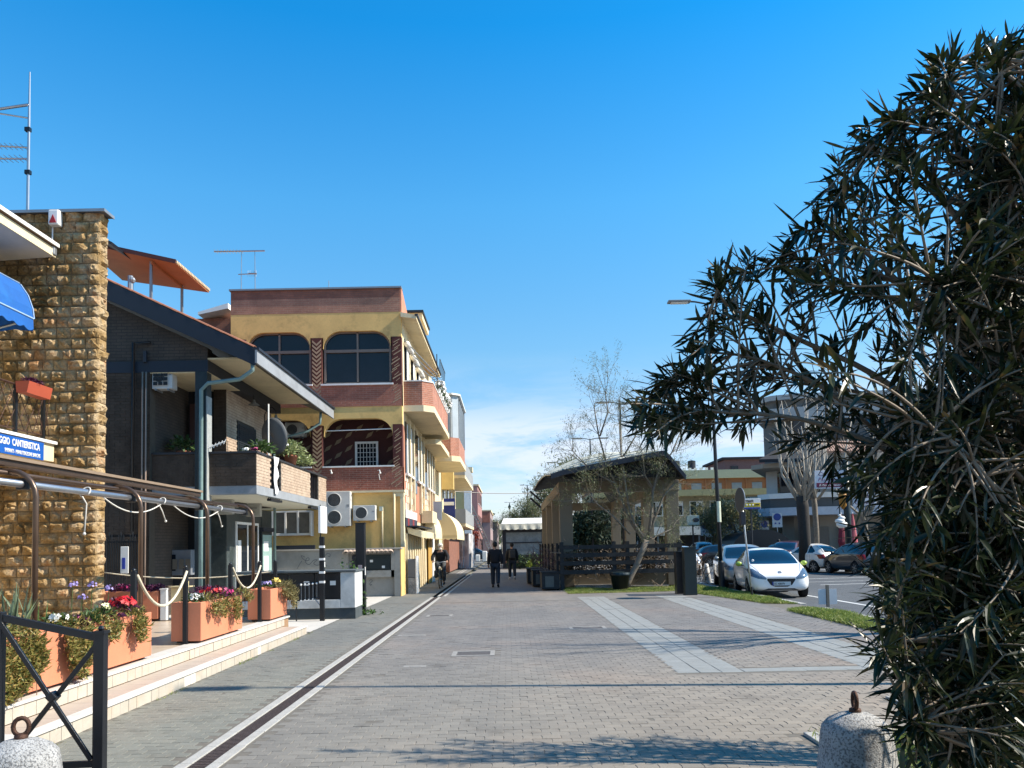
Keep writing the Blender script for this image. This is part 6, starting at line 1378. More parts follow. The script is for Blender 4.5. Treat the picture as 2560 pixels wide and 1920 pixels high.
t = thing('green_bin', 'dark green round bin at the foot of the fence by the tree', 'bin', (P(1556, 1450, 27.1).x, 27.1, 0)); x = P(1549, 1450, 27.1).x; MB().lathe([(.25, 0), (.33, .5), (.35, .5), (.35, .54), (.3, .54)], (x, 27.0, 0), 18).build('body', mdgreen, t, smooth=True); MB().lathe([(.36, .54), (.34, .6), (.05, .64)], (x, 27, 0), 18).build('lid', mdgreen, t)
for i, (px, py, Y, w, h, mm) in enumerate(((1706, 1478, 24.2, .33, 1380, mblack), (1729, 1486, 23.6, .36, 1369, mdgreen))):
    a = P(px, py, Y); zt = P(px, h, Y).z; t = thing('square_post', ('black', 'dark green')[i]+' square post at the corner of the paving beside the parked cars', 'post', (a.x, Y, 0)); MB().box(a.x-w/2, a.x+w/2, Y, Y+w, 0, zt).build('shaft', mm, t, bevel=.008); MB().box(a.x-w/2-.015, a.x+w/2+.015, Y-.015, Y+w+.015, zt, zt+.02).build('cap', mm, t)
# ------------------------------------------------------------------ street lamps
mpole = M_('black_lamp_pole', (.022, .027, .035), .4, .2, 6)
def lamp(x, y, lab, h=9.6, arms=(-1.25,), lean=0, worn=False, grp='street lamps along the road edge', r=.075):
    t = thing('street_lamp', lab, 'street lamp', (x, y, 0), group=grp); top = Vector((x+lean, y, h)); MB().tube([(x, y, 0), (x+lean*.5, y, h/2), top], [r, r*.8, r*.55], 12).build('pole', mpole, t, smooth=True)
    MB().lathe([(r*1.35, 0), (r*1.35, .9), (r*1.05, .95)], (x, y, 0), 12).build('base_sleeve', mpole, t)
    for a in arms:
        s = 1 if a > 0 else -1; MB().tube([top-Vector((0, 0, .06)), top+Vector((a*.35, 0, .03)), top+Vector((a*.6, 0, .05))], .03, 6).build('arm', mpole, t)
        m = MB(); c = top+Vector((a*.78, 0, .04)); m.cbox(c, (abs(a)*.62, .3, .07)); m.build('lamp_head', M_('lamp_head_grey', (.22, .24, .25), .45), t, bevel=.02); MB().cbox(c-Vector((0, 0, .045)), (abs(a)*.45, .22, .02)).build('lens', mwhite, t)
    if worn: MB().tube([(x+lean*.13, y-.002, 2.25), (x+lean*.17, y-.002, 2.95)], r*1.05, 12).build('sunlit_band', M_('pale_sunlit_band', (.62, .64, .48), .8, .25, 10), t)  # pale sleeve paints the sunlit stretch of the pole
    return t
a = G(1805, 1473); b = P(1769, 756, a.y); lamp(a.x, a.y, 'black single arm street lamp behind the oleander, with a pale band painted as sunlight', b.z, (-1.25,), b.x-a.x, True)
lamp(8.35, 8.35, 'black single arm street lamp beside the oleander, outside the view', 9.4, (-1.25,), .0)
for i, (px, py) in enumerate(((1550, 1007), (1475, 1097), (1402, 1157), (1372, 1190), (1318, 1213), (1274, 1256))):
    Y = (8.0*1950)/(1362-py) ; a = P(px, py, Y); lamp(a.x, Y, 'double arm street lamp beyond the pavilion roof, %s in the row' % ('nearest', 'second', 'third', 'fourth', 'fifth', 'farthest')[i], a.z, (-1.25, 1.25) if i < 4 else (-.9, .9), grp='double arm lamps in the row beyond the pavilion', r=.09 if i < 2 else .13)
# ------------------------------------------------------------------ signs and posts on the right
a = G(1880, 1491); b = P(1851, 1225, a.y); t = thing('no_parking_sign', 'round traffic sign seen from behind on a leaning grey pole', 'traffic sign', (a.x, a.y, 0)); MB().tube([(a.x, a.y, 0), b], .026, 8).build('pole', M_('galvanised_pole', (.45, .46, .46), .4, .1, 8, metal=.5), t, smooth=True)
MB().tube([(a.x, a.y, 0), (a.x-.005, a.y, .28)], .036, 8).build('pole_foot', mblack, t)
c = P(1850, 1250, a.y-.03); nr = Vector((-.995, -.09, 0)).normalized(); uy = Vector((0, 0, 1)); ux = nr.cross(uy)
dm = MB(); n = 28; rr = .36; dm.v = [tuple(c+(ux*math.cos(2*PI*j/n)+uy*math.sin(2*PI*j/n))*rr+nr*s) for s in (-.012, .012) for j in range(n)]; dm.f = [tuple(range(n-1, -1, -1)), tuple(range(n, 2*n))]+[(j, (j+1) % n, n+(j+1) % n, n+j) for j in range(n)]
dm.build('disc', M_('sign_back_grey', (.055, .065, .07), .5, .1), t); MB().tube([c+(ux*math.cos(q)+uy*math.sin(q))*rr for q in np.linspace(0, 2*PI, 29)], .014, 6).build('rim', mgrey, t)
c2 = P(1856, 1296, a.y-.02); MB().cbox(c2, (.14, .2, .38)).build('small_plate', mband, t, bevel=.01)
a = G(2070, 1517); t = thing('small_stake', 'short wooden stake with two pale plates at the road edge', 'stake', (a.x, a.y, 0)); MB().box(a.x-.03, a.x+.03, a.y-.03, a.y+.03, 0, .52).build('stake', M_('grey_wood', (.2, .18, .15), .9), t)
for s in (-1, 1): MB().box(a.x+(-.22 if s < 0 else .04), a.x+(-.04 if s < 0 else .22), a.y-.01, a.y+.01, .06+.0, .42).build('plate', M_('pale_plate', (.52, .55, .58), .5), t)
a = P(1767, 1455, 32); t = thing('traffic_cone', 'white plastic cone barrier between the parked cars and the post', 'cone', (a.x, 32, -.1)); MB().lathe([(.2, .04), (.09, .75), (.07, .8), (.001, .8)], (a.x, 32, -.1), 16).build('cone', mwhite, t, smooth=True); MB().box(a.x-.27, a.x+.27, 31.73, 32.27, -.1, -.06).build('base', mwhite, t); MB().lathe([(.15, .3), (.13, .45)], (a.x, 32, -.095), 16).build('band', mgrey, t)
t = thing('twig_bundle', 'bundle of dry twigs beside the white cone', 'branches', (a.x-.35, 31.6, 0)); twigs(t, (a.x-.35, 31.6, .3), 40, .7, mtw, .015, 1.5, (.1, .1, .2))
# ------------------------------------------------------------------ buildings on the right
YO = 85.0; ob = thing('orange_building', 'wide apartment building with orange upper floor and pale green roof band', 'building', (22, YO, 0)); x0 = P(1480, 1200, YO).x; x1 = P(1935, 1200, YO).x+6
zo = [P(1800, p, YO).z for p in (1174, 1195, 1224, 1239, 1290, 1322, 1336)]
mgr = M_('pale_green_band', (.52, .52, .33), .9, .08, .4); mob = M_('orange_wall', (.50, .22, .10), .9, .1, .5); mtb = M_('tan_wall', (.38, .33, .22), .9, .1, .5)
MB().box(x0, x1, YO, YO+12, zo[1], zo[0]).build('roof_band', mgr, ob); MB().box(x0, x1, YO+.3, YO+12, zo[2], zo[1]).build('orange_floor', mob, ob); MB().box(x0, x1, YO-1.0, YO+12, zo[3], zo[2]).build('balcony_band', M_('yellow_band', (.45, .40, .20), .9), ob)
MB().box(x0, x1, YO+.2, YO+12, zo[5], zo[3]).build('lower_floor', mtb, ob); MB().box(x0, x1, YO+.2, YO+12, 0, zo[5]).build('ground_floor', M_('dark_shops', (.05, .05, .055), .8, .4, .4), ob); MB().box(x0, x1, YO-1.6, YO+.2, zo[6], zo[5]+.3).build('shop_awning', M_('white_far_awning', (.7, .68, .6), .8), ob)
msh = M_('roller_shutter', (.34, .37, .38), .6)
for i in range(12):
    x = P(1735-8*26+i*26*1.95, 1210, YO).x
    if x > x1-2: break
    MB().box(x, x+1.1, YO+.24, YO+.3, zo[2], zo[2]+.75).build('window', msh, ob); MB().box(x-.7, x-.6, YO+.1, YO+.3, zo[2], zo[1]).build('pilaster', mob, ob)
    MB().box(x-.3, x+1.2, YO+.14, YO+.2, zo[4]+.1, zo[4]+1.7).build('window_frame', mwhite, ob); MB().box(x-.2, x+.4, YO+.1, YO+.14, zo[4]+.2, zo[4]+1.6).box(x+.5, x+1.1, YO+.1, YO+.14, zo[4]+.2, zo[4]+1.2).build('window_pane', mglass, ob)
    MB().box(x+.2, x+.35, YO-1.4, YO-1.2, 0, zo[6]).build('shop_post', mgrey, ob)
for i in range(7): x = P(1700+i*14, 1170, YO).x; MB().box(x, x+.25, YO+1, YO+1.3, zo[0], zo[0]+.35).build('roof_vent', mwhite, ob)
for px in (1700, 1740): x = P(px, 1165, YO).x; MB().lathe([(.45, 0), (.45, .9), (.1, 1.0)], (x, YO+2, zo[0]+.3), 12).build('roof_tank', mband, ob)
t = thing('red_rear_building', 'dull red building rising behind the orange one', 'building', (28, 105, 0)); a = P(1812, 1175, 105); b = P(1925, 1147, 105); MB().box(a.x, b.x+8, 105, 115, 0, b.z).build('wall', M_('dull_red_wall', (.22, .12, .11), .9), t); MB().box(a.x-.4, b.x+8.4, 104.6, 115.4, b.z, b.z+.3).build('roof_edge', mdk, t); MB().box(a.x+.8, a.x+1.8, 104.9, 105, b.z-2.2, b.z-.9).build('window', mglass, t)
# grey cafe building
YG = 60.0; gb = thing('cafe_building', 'grey and white corner building with curved balcony bands and shops behind the oleander', 'building', (26, YG, 0))
def zg(py, px=2000): return P(px, py, YG).z
gx0 = P(1930, 1250, YG).x; gx1 = 46; mwg = M_('white_grey_wall', (.42, .42, .41), .85, .08, .8); mtaup = M_('taupe_wall', (.33, .29, .24), .9, .1, .6); mgy = M_('dark_grey_band', (.10, .105, .11), .7)
def cprism(x0, y0, z0, z1, cut=2.2): return MB().prism([(x0, y0+cut, z0), (x0+.5, y0+.9, z0), (x0+cut, y0, z0), (gx1, y0-2.0, z0), (gx1+4, y0+12, z0), (x0+4.6, y0+12, z0)], (0, 0, z1-z0))
za = [zg(p) for p in (1380, 1288, 1268, 1245, 1232, 1170, 1135, 1040, 985)]
cprism(gx0+2.0, YG+1.5, 0, za[1]).build('ground_floor', mtaup, gb); cprism(gx0-.5, YG-.3, za[1], za[2]).build('balcony_band', M_('blue_white_band', (.52, .54, .6), .7), gb); cprism(gx0-.4, YG-.2, za[2], za[3]).build('balcony_band', mgy, gb); cprism(gx0-.5, YG-.3, za[3], za[4]).build('balcony_cap', mwhite, gb)
cprism(gx0+.6, YG+.8, za[4]-.1, za[5]).build('upper_floor', mwg, gb); cprism(gx0-1.2, YG-1.2, za[5], za[5]+.35).build('eave_slab', mtaup, gb)
MB().prism([(gx0-1.3, YG-1.3, za[5]+.35), (gx1, YG-3.3, za[5]+.35), (gx1, YG+2, za[6]+.4), (gx0+1.2, YG+2, za[6]+.4)], (0, 0, .25)).build('canopy_roof', mdk, gb)
cprism(gx0+1.0, YG+2.2, za[5], za[8]).build('upper_storeys', M_('grey_upper_wall', (.17, .17, .165), .9, .2, .9, dirt=(.1, .1, .1)), gb); cprism(gx0+.4, YG+1.6, za[7], za[7]+1.0).build('upper_band', mwg, gb); cprism(gx0+.6, YG+1.8, za[8], za[8]+.4).build('roof_edge', mwg, gb)
for i in range(7):
    x = gx0+2.6+i*3.0; y = YG+.8-.09*i*3
    MB().box(x, x+1.5, y-.12, y+.3, za[4], za[5]-.25).build('window', mglass, gb, bevel=.1); MB().box(x+.7, x+.8, y-.16, y-.1, za[4], za[5]-.3).build('mullion', mred, gb)
    MB().box(x-.3, x-.05, y-.15, y+.4, za[4], za[5]).build('pier', mwg, gb); MB().box(x, x+1.4, YG+1.95-.1*i*3, YG+2.2, za[6]+1.4, za[6]+3.0).build('window', mglass, gb)
    MB().box(x, x+2.2, YG+1.28-.17*i*3+.0, YG+1.6, .2, za[1]-.9).build('shop_window', M_('shop_glass', (.03, .05, .06), .15, .4, 1), gb); MB().box(x+1.05, x+1.15, YG+1.2-.17*i*3, YG+1.5, .2, za[1]-.9).build('shop_mullion', mgrey, gb)
MB().box(gx0+1.9, gx0+2.5, YG+.55, YG+1.2, za[4], za[5]-.2).box(gx0+.95, gx0+1.85, YG+.85, YG+1.5, za[4], za[5]-.2).build('window', mglass, gb, bevel=.1)
tl_ = P(2068, 1130, 55); b2 = P(2136, 1103, 55)
tt = MB()
for i in range(18): x = tl_.x+(b2.x-tl_.x)*1.6*i/18; MB().tube([(x, 55, tl_.z), (x+.02, 56.2, tl_.z+.85)], .10, 6).build('roof_tile', M_('warm_roof_tile', (.42, .27, .2), .85, .2, 5), gb)
MB().box(tl_.x-.2, b2.x+2, 55.3, 57, tl_.z-1.6, tl_.z-.1).build('dormer_wall', mtaup, gb)
t = thing('cream_side_building', 'cream building with arches between the orange building and the cafe', 'building', (20, 66, 0)); a = P(1858, 1270, 66); b = P(1945, 1240, 66); MB().box(a.x, b.x+1, 66, 74, 0, b.z).build('wall', M_('cream_grey_wall', (.42, .37, .27), .9, .1, .6), t); MB().box(a.x, a.x+1.7, 65.95, 66, 0, b.z-1.3).build('grey_panel', M_('panel_grey', (.2, .22, .23), .8), t); MB().box(a.x-.3, b.x+1.2, 65.6, 66, b.z-.5, b.z-.1).build('cornice', mwhite, t)
MB().box(a.x+2.1, a.x+3.0, 65.9, 65.96, 0, 2.3).build('door', mband, t)
# ristorante sign, cafe sign
def board(px0, py0, px1, py1, Y, lab, cat='sign', m=None, name='sign_board', pole=True, m2=None):
    a = P(px0, py1, Y); b = P(px1, py0, Y); t = thing(name, lab, cat, (a.x, Y, a.z)); MB().box(a.x, b.x, Y, Y+.14, a.z, b.z).build('board', m or mwhite, t, bevel=.01)
    if pole: MB().tube([((a.x+b.x)/2, Y+.2, 0), ((a.x+b.x)/2, Y+.2, b.z)], .06, 8).build('pole', m2 or mpole, t)
    return t, a, b
t, a, b = board(1857, 1246, 1901, 1273, 50, 'yellow and white restaurant direction sign behind the round sign'); w = b.x-a.x; h = b.z-a.z
MB().box(a.x+.02, b.x-.02, 49.985, 50, a.z+.2*h, a.z+.58*h).build('yellow_panel', M_('sign_yellow', (.75, .52, .02), .5), t); MB().box(a.x+.02, b.x-.02, 49.985, 50, a.z, a.z+.16*h).build('blue_panel', M_('sign_blue', (.02, .05, .3), .5), t)
text('RISTORANTE', h*.34, (a.x+w*.02, 49.98, a.z+.63*h), (R(90), 0, 0), mblack, t, sx=.5, bold=.01); MB().prism([(b.x-.35, 49.98, a.z+.36*h), (b.x-.1, 49.98, a.z+.36*h), (b.x-.1, 49.98, a.z+.46*h), (b.x-.35, 49.98, a.z+.46*h)], (0, -.01, 0)).build('arrow', mblack, t)
for i in range(3): MB().ball((a.x+.25+i*.2, 49.98, a.z+.39*h), .06, 8, (1, .2, 1)).build('symbol', mwhite, t)
mscr = M_('violet_script', (.10, .03, .16), .5)
t, a, b = board(2038, 1175, 2111, 1222, 40.2, 'white cafe and pastry shop sign with violet script on the thick dark pole', m=M_('sign_face', (.58, .58, .62), .5), pole=False); w = b.x-a.x; h = b.z-a.z
text('Caffetteria', h*.30, (a.x+w*.1, 40.19, a.z+.70*h), (R(90), 0, 0), mscr, t, sx=1.0, shear=.35); text('Pasticceria', h*.30, (a.x+w*.09, 40.19, a.z+.40*h), (R(90), 0, 0), mscr, t, sx=1.0, shear=.35)
MB().box(a.x+w*.05, b.x-w*.04, 40.185, 40.2, a.z+.07*h, a.z+.32*h).build('red_band', M_('wine_band', (.18, .01, .06), .5), t, bevel=.004); text('Il Mediterraneo', h*.19, (a.x+w*.12, 40.175, a.z+.13*h), (R(90), 0, 0), mwhite, t, shear=.35)
xp = P(2121, 1300, 40.2).x; t = thing('sign_pole', 'thick dark pole carrying the cafe signs', 'pole', (xp, 40.3, 0)); MB().tube([(xp, 40.3, -.1), (xp, 40.3, P(2121, 1150, 40.3).z)], .17, 12).build('shaft', mdgreen, t, smooth=True); MB().lathe([(.25, -.1), (.25, .15), (.18, .2)], (xp, 40.3, 0), 12).build('foot', mdgreen, t)
t, a, b = board(2133, 1178, 2180, 1207, 40.2, 'oval white sign with blue italic letters right of the thick pole', m=MAT['sign_face'], pole=False); text('kenon', (b.z-a.z)*.62, (a.x+.08, 40.18, a.z+.28*(b.z-a.z)), (R(90), 0, 0), M_('sign_dark_blue', (.01, .02, .12), .5), t, shear=.2, bold=.02, sx=.95)
t, a, b = board(2132, 1228, 2190, 1265, 40.2, 'white board with dark lettering under the oval sign', m=MAT['sign_face'], pole=False); h = b.z-a.z; text('Bonus', h*.4, (a.x+.12, 40.18, a.z+.55*h), (R(90), 0, 0), MAT['sign_dark_blue'], t, bold=.004); text('Gomme', h*.4, (a.x+.1, 40.18, a.z+.1*h), (R(90), 0, 0), MAT['sign_dark_blue'], t, bold=.004)
a = P(2107, 1250, 40.2); t = thing('cone_sign', 'orange ice cream cone shaped sign hanging beside the pole', 'sign', tuple(a)); MB().lathe([(.01, -.5), (.17, -.3), (.2, .1), (.17, .4), (.05, .45)], tuple(a), 14).build('cone', M_('cone_orange', (.45, .20, .03), .6), t, smooth=True); MB().tube([a+Vector((0, 0, .4)), a+Vector((.3, 0, .5))], .03, 6).build('bracket', mpole, t)
a = P(2102, 1302, 40.2); t = thing('ice_cream_sign', 'white ice cream swirl sign under the orange one', 'sign', tuple(a)); m = MB()
for i, (r_, z) in enumerate(((.3, -.2), (.26, -.02), (.19, .14), (.1, .28))): m.ball(a+Vector((.05*(-1)**i, 0, z)), r_, 12, (1, .7, .6))
m.build('swirl', mwhite, t, smooth=True); MB().tube([a+Vector((0, .1, .2)), a+Vector((0, .1, 1.0))], .025, 6).build('bracket', mpole, t)
for i, px in enumerate((2106, 2135)):
    a = P(px, 1370, 47); t = thing('closed_parasol', ('left', 'right')[i]+' closed dark red parasol beside the thick pole', 'parasol', (a.x, 47, 0), group='closed parasols at the cafe'); MB().lathe([(.12, 1.0), (.24, 1.4), (.12, 2.5), (.03, 3.1)], (a.x, 47, 0), 10).build('canopy', M_('wine_cloth', (.20, .02, .04), .8) if not i else M_('pink_cloth', (.5, .12, .14), .8), t); MB().tube([(a.x, 47, -.1), (a.x, 47, 3.2)], .03, 6).build('pole', mwhite, t); MB().lathe([(.3, -.1), (.3, 0)], (a.x, 47, 0), 12).build('base', mconc, t)
for i, (px, py, Y) in enumerate(((1943, 1296, 57), (1911, 1314, 62), (1826, 1318, 66), (1763, 1318, 70), (1778, 1322, 72))):
    a = P(px, py, Y); w = .36 if i < 2 else .42; t = thing('parking_sign', 'white traffic plate with a blue disc, %s from the right among those before the shops' % ('first', 'second', 'third', 'fifth', 'fourth')[i], 'traffic sign', (a.x, Y, 0), group='blue disc parking signs across the road'); MB().box(a.x-w, a.x+w, Y, Y+.04, a.z-w*1.8, a.z+w*1.1).build('plate', M_('plate_pale', (.5, .5, .5), .6), t); MB().lathe([(w*.75, -.01), (w*.75, -.03)], (a.x, Y, a.z+.3*w), 18, 'y').build('disc', M_('disc_blue', (.02, .05, .25), .5), t); MB().tube([(a.x, Y+.05, 0), (a.x, Y+.05, a.z)], .035, 6).build('pole', mgrey, t)
    for q in (-1, 1): MB().ball((a.x+q*.14, Y-.02, a.z-w*1.0), .07, 6, (1, .2, 1)).build('symbol', MAT['disc_blue'], t)
a = P(1906, 1370, 56); t = thing('dark_gazebo', 'low dark arched cover behind the parked cars', 'canopy', (a.x, 56, 0)); n = 14; m = MB(); m.v = [(a.x+2.1*math.cos(PI*i/n), y, .9+1.5*math.sin(PI*i/n)**.8) for y in (56, 60) for i in range(n+1)]; m.f = [(i, i+1, n+2+i, n+1+i) for i in range(n)]+[tuple(range(n+1))]; m.build('cover', mblack, t); MB().box(a.x-2.1, a.x+2.1, 56.1, 60, -.1, .9).build('base', mblack, t)
a = P(1915, 1275, 58)
t, a, b = board(1718, 1288, 1748, 1312, 60, 'small pale green advertising board near the lamp post', m=M_('pale_ad', (.35, .42, .38), .6)); 
MB().ball(((a.x+b.x)/2+.2, 59.98, (a.z+b.z)/2), .22, 10, (1.2, .1, .8)).build('picture', mband, t)
# ------------------------------------------------------------------ trees
mbark = M_('bark_grey', (.20, .17, .135), .9, .3, 12, .8, 40, dirt=(.32, .3, .26), dirtamt=.6); mbarkd = M_('bark_dark', (.035, .032, .03), .9, .3, 12, .8, 40)
def branch(b, p, d, L, r, depth, tips, spread=.5, up=.15, n=5, kids=3, rnd=None):
    rnd = rnd or rng; pts = [Vector(p)]; dd = Vector(d).normalized()
    for i in range(n):
        dd = (dd+Vector(rnd.normal(0, .12, 3))+Vector((0, 0, up*.3))).normalized(); pts.append(pts[-1]+dd*L/n)
    rs = [r*(1-.55*i/n) for i in range(n+1)]; b.tube(pts, rs, 6 if r > .03 else 4, cap=False)
    if depth == 0:
        tips.extend([(tuple(q), tuple(dd)) for q in pts[1:]]); return
    for k in range(kids):
        i = rnd.integers(max(1, n//2), n+1); nd = (dd+Vector(rnd.normal(0, spread, 3))+Vector((0, 0, up))).normalized(); branch(b, pts[i], nd, L*rnd.uniform(.55, .8), rs[i]*.72, depth-1, tips, spread, up, n, kids, rnd)
    nd = (dd+Vector(rnd.normal(0, spread*.4, 3))).normalized(); branch(b, pts[-1], nd, L*.7, rs[-1]*.9, depth-1, tips, spread, up, n, kids, rnd)
def leaves_from(tips, per, ln, wd, sp, droop=.2, dirmix=.8):
    T_ = np.array([t[0] for t in tips]); D = np.array([t[1] for t in tips]); idx = np.repeat(np.arange(len(T_)), per)
    c = T_[idx]+rng.normal(0, sp, (len(idx), 3)); d = D[idx]*dirmix+rng.normal(0, .7, (len(idx), 3)); return leafcards(c, d, ln, wd, droop, .4)
def tree(name, lab, base, h, trunk, depth, kids, spread, leaf=None, per=6, ln=.1, wd=.03, sp=.12, up=.2, grp=None, lean=(0, 0), bm=None, first=None, cat='tree', seed=1):
    rr = np.random.default_rng(seed); t = thing(name, lab, cat, tuple(base), group=grp); b = MB(); tips = []; p = Vector(base); th = first or h*.3
    q = p+Vector((lean[0], lean[1], th)); b.tube([p-Vector((0, 0, .05)), p+(q-p)*.5+Vector((rr.normal(0, .04), 0, 0)), q], [trunk*1.25, trunk, trunk*.85], 9)
    b2 = MB()
    for k in range(kids+1):
        a = 2*PI*k/(kids+1)+rr.random(); d = Vector((math.cos(a)*spread, math.sin(a)*spread, 1)); branch(b2, q, d, (h-th)*.42, trunk*.6, depth, tips, spread*.8, up, 5, kids, rr)
    b.build('trunk', bm or mbark, t, smooth=True); b2.build('limbs', bm or mbark, t, smooth=True)
    if leaf: V, F = leaves_from(tips, per, ln, wd, sp); foliage('crown', V, F, leaf, t)
    return t
lfar = leafmat('far_tree_leaf', [(.03, .055, .03), (.07, .10, .045), (.14, .16, .08)], .6, 1.2, trans=.2); ltam = leafmat('tamarisk_leaf', [(.06, .09, .04), (.14, .16, .07), (.24, .22, .12)], .6, 4, trans=.25)
lpine = leafmat('pine_leaf', [(.01, .025, .015), (.03, .05, .025)], .6, 3)
# tree in front of the pavilion, built limb by limb
ty = 27.1; t = thing('thin_street_tree', 'thin forked young tree with wispy foliage in front of the pavilion', 'tree', (P(1564, 1468, ty).x, ty, 0)); b = MB(); tips = []
pts = [P(*p, ty) for p in ((1560, 1470), (1572, 1450), (1590, 1415), (1604, 1380), (1616, 1350))]; b.tube(pts, [.15, .11, .1, .10, .11], 9); b.build('trunk', mbark, t, smooth=True); b2 = MB()
limbs = [((1616, 1352), (1585, 1310), (1570, 1260), (1562, 1200), (1553, 1140), (1548, 1060)), ((1608, 1350), (1575, 1300), (1545, 1220), (1518, 1150), (1500, 1080), (1490, 1010)), ((1620, 1345), (1628, 1290), (1632, 1225), (1645, 1180), (1680, 1130), (1700, 1080)),
 ((1618, 1340), (1640, 1290), (1660, 1240), (1690, 1205)), ((1575, 1335), (1530, 1290), (1490, 1260), (1470, 1235), (1440, 1250)), ((1612, 1352), (1640, 1340), (1680, 1322)), ((1540, 1210), (1500, 1190), (1460, 1160), (1430, 1130)), ((1553, 1150), (1590, 1090), (1600, 1030)), ((1500, 1090), (1520, 1030), (1515, 985)), ((1632, 1220), (1610, 1190), (1600, 1130))]
for k, L in enumerate(limbs):
    yo = rng.uniform(-.8, .8); q = [P(px, py, ty)+Vector((0, yo*i/len(L), 0)) for i, (px, py) in enumerate(L)]; r0 = .06 if k < 4 else .035; b2.tube(q, [r0*(1-.8*i/len(q)) for i in range(len(q))], 6)
    for i in range(1, len(q)):
        for s in range(5): branch(b2, q[i], (q[i]-q[i-1]).normalized()*.7+Vector(rng.normal(0, .7, 3)), rng.uniform(.5, 1.2), .010, 1, tips, .6, .1, 4, 3)
b2.build('limbs', mbark, t, smooth=True); V, F = leaves_from(tips, 6, .10, .015, .07, .35); foliage('crown', V, F, ltam, t)
# far trees behind the pavilion and along the lamps
for i, (px, Y, h, kk) in enumerate(((1300, 100, 5.8, 0), (1335, 85, 6.8, 0), (1385, 70, 7.4, 0), (1440, 62, 8.4, 0), (1240, 150, 8, 1), (1255, 190, 8.5, 1))):
    a = P(px, 1390, Y); tree('wispy_tree', 'thin wispy tree rising %s' % ('left of the pavilion behind the kiosk', 'over the kiosk roof', 'behind the left corner of the pavilion', 'above the pavilion roof', 'at the far end of the street', 'bare at the street vanishing point')[i], (a.x, Y, 0), h, .14, 3, 3, .5, ltam if not kk else lfar, 3 if kk == 0 else 1, .3, .07, .3, .3, 'wispy trees beyond the kiosk and pavilion', seed=20+i)
for i, (px, Y, h) in enumerate(((1465, 60, 4.6), (1500, 64, 5.0), (1535, 66, 4.4))):
    a = P(px, 1390, Y); tree('dark_tree', 'dark low tree seen through the pavilion, %s' % ('left one', 'middle one', 'right one')[i], (a.x, Y, 0), h, .2, 2, 3, .9, lpine, 34, .35, .12, .5, -.05, 'dark trees seen through the pavilion', bm=mbarkd, first=2.0, seed=40+i)
for i, (px, Y, h) in enumerate(((1790, 62, 5.6), (1850, 60, 5.4))):
    a = P(px, 1390, Y); tree('olive_tree', 'olive green tree in front of the orange building, %s lamp post' % ('left of the', 'right of the')[i], (a.x, Y, 0), h, .16, 2, 3, .8, leafmat('olive_tree_leaf', [(.05, .06, .02), (.13, .13, .05), (.2, .18, .08)], .6, 3, trans=.2), 16, .2, .06, .35, .0, 'olive green trees across the road', first=1.9, seed=50+i)
# pollarded trees by the cafe
for i, (px, pyb, pyt, Y, r, dk) in enumerate(((2012, 1440, 1240, 41, .30, 1), (2042, 1440, 1232, 42.5, .14, 0), (2165, 1440, 1290, 43, .16, 0))):
    a = P(px, 1400, Y); zt = P(px, pyt, Y).z; t = thing('pollarded_tree', ('thick dark trunk', 'slim grey trunk', 'slim pale trunk partly behind the oleander')[i]+' of a pollarded tree with bare upright rods', 'tree', (a.x, Y, 0), group='pollarded trees in front of the cafe')
    b = MB().tube([(a.x, Y, -.1), (a.x+.05, Y, zt*.5), (a.x, Y, zt*.85), (a.x-.05, Y, zt)], [r*1.1, r*.95, r*1.05, r*.9], 10); b.build('trunk', mbarkd if dk else mbark, t, smooth=True); b = MB()
    for k in range(15 if i < 2 else 8):
        s = rng.uniform(-1, 1); p0 = Vector((a.x+s*r*.6, Y+rng.uniform(-.3, .3), zt-rng.random()*.4)); hh = rng.uniform(2.5, 5.6); mid = p0+Vector((s*1.1, rng.normal(0, .4), hh*.4)); tp = mid+Vector((s*.5+rng.normal(0, .2), rng.normal(0, .3), hh*.6)); b.tube([p0, mid, tp], [.075, .05, .02], 6)
        for q in range(3): st = mid.lerp(tp, rng.random()); b.tube([st, st+Vector((rng.normal(0, .4), rng.normal(0, .3), .8))], [.02, .008], 4)
    b.build('limbs', M_('pale_bark', (.36, .33, .28), .85, .3, 6, dirt=(.2, .19, .17), dirtamt=.5), t, smooth=True)
tree('bare_tree', 'bare tree beside the road hidden behind the oleander', (8.6, 13.0, 0), 7.5, .14, 3, 3, .5, None, up=.25, seed=77)
# ------------------------------------------------------------------ grass
mgrass = leafmat('grass_blade', [(.09, .14, .025), (.20, .26, .05), (.36, .35, .13)], .6, 8, trans=.25)
def grass(poly, n, lab, hgt=.11, name='grass', z=0.0):
    xs = [p[0] for p in poly]; ys = [p[1] for p in poly]; P0 = rng.uniform((min(xs), min(ys)), (max(xs), max(ys)), (n*2, 2)); inside = np.zeros(len(P0), bool); j = len(poly)-1
    for i in range(len(poly)):
        xi, yi = poly[i]; xj, yj = poly[j]; c = ((yi > P0[:, 1]) != (yj > P0[:, 1])) & (P0[:, 0] < (xj-xi)*(P0[:, 1]-yi)/(yj-yi+1e-9)+xi); inside ^= c; j = i
    P0 = P0[inside][:n]; P0 = P0+rng.normal(0, .05, P0.shape)*(rng.random((len(P0), 1)) < .5); k = len(P0); dens = np.array([math.sin(x*3.1)+math.sin(y*2.7+x) for x, y in P0]); c = np.column_stack([P0, np.full(k, z)]); hh = hgt*(.75+.25*dens); V, F = leafcards(c, np.column_stack([rng.normal(0, .45, k), rng.normal(0, .45, k), np.ones(k)]), np.maximum(.03, hh), .009 if hgt < .13 else .012, .3, .4)
    sheet('soil', poly, z+.003, mearth); foliage(name, V, F, mgrass, None, kind='stuff', label=lab, cat='grass')
def GP(*pp): return [tuple(G(*p)[:2]) for p in pp]
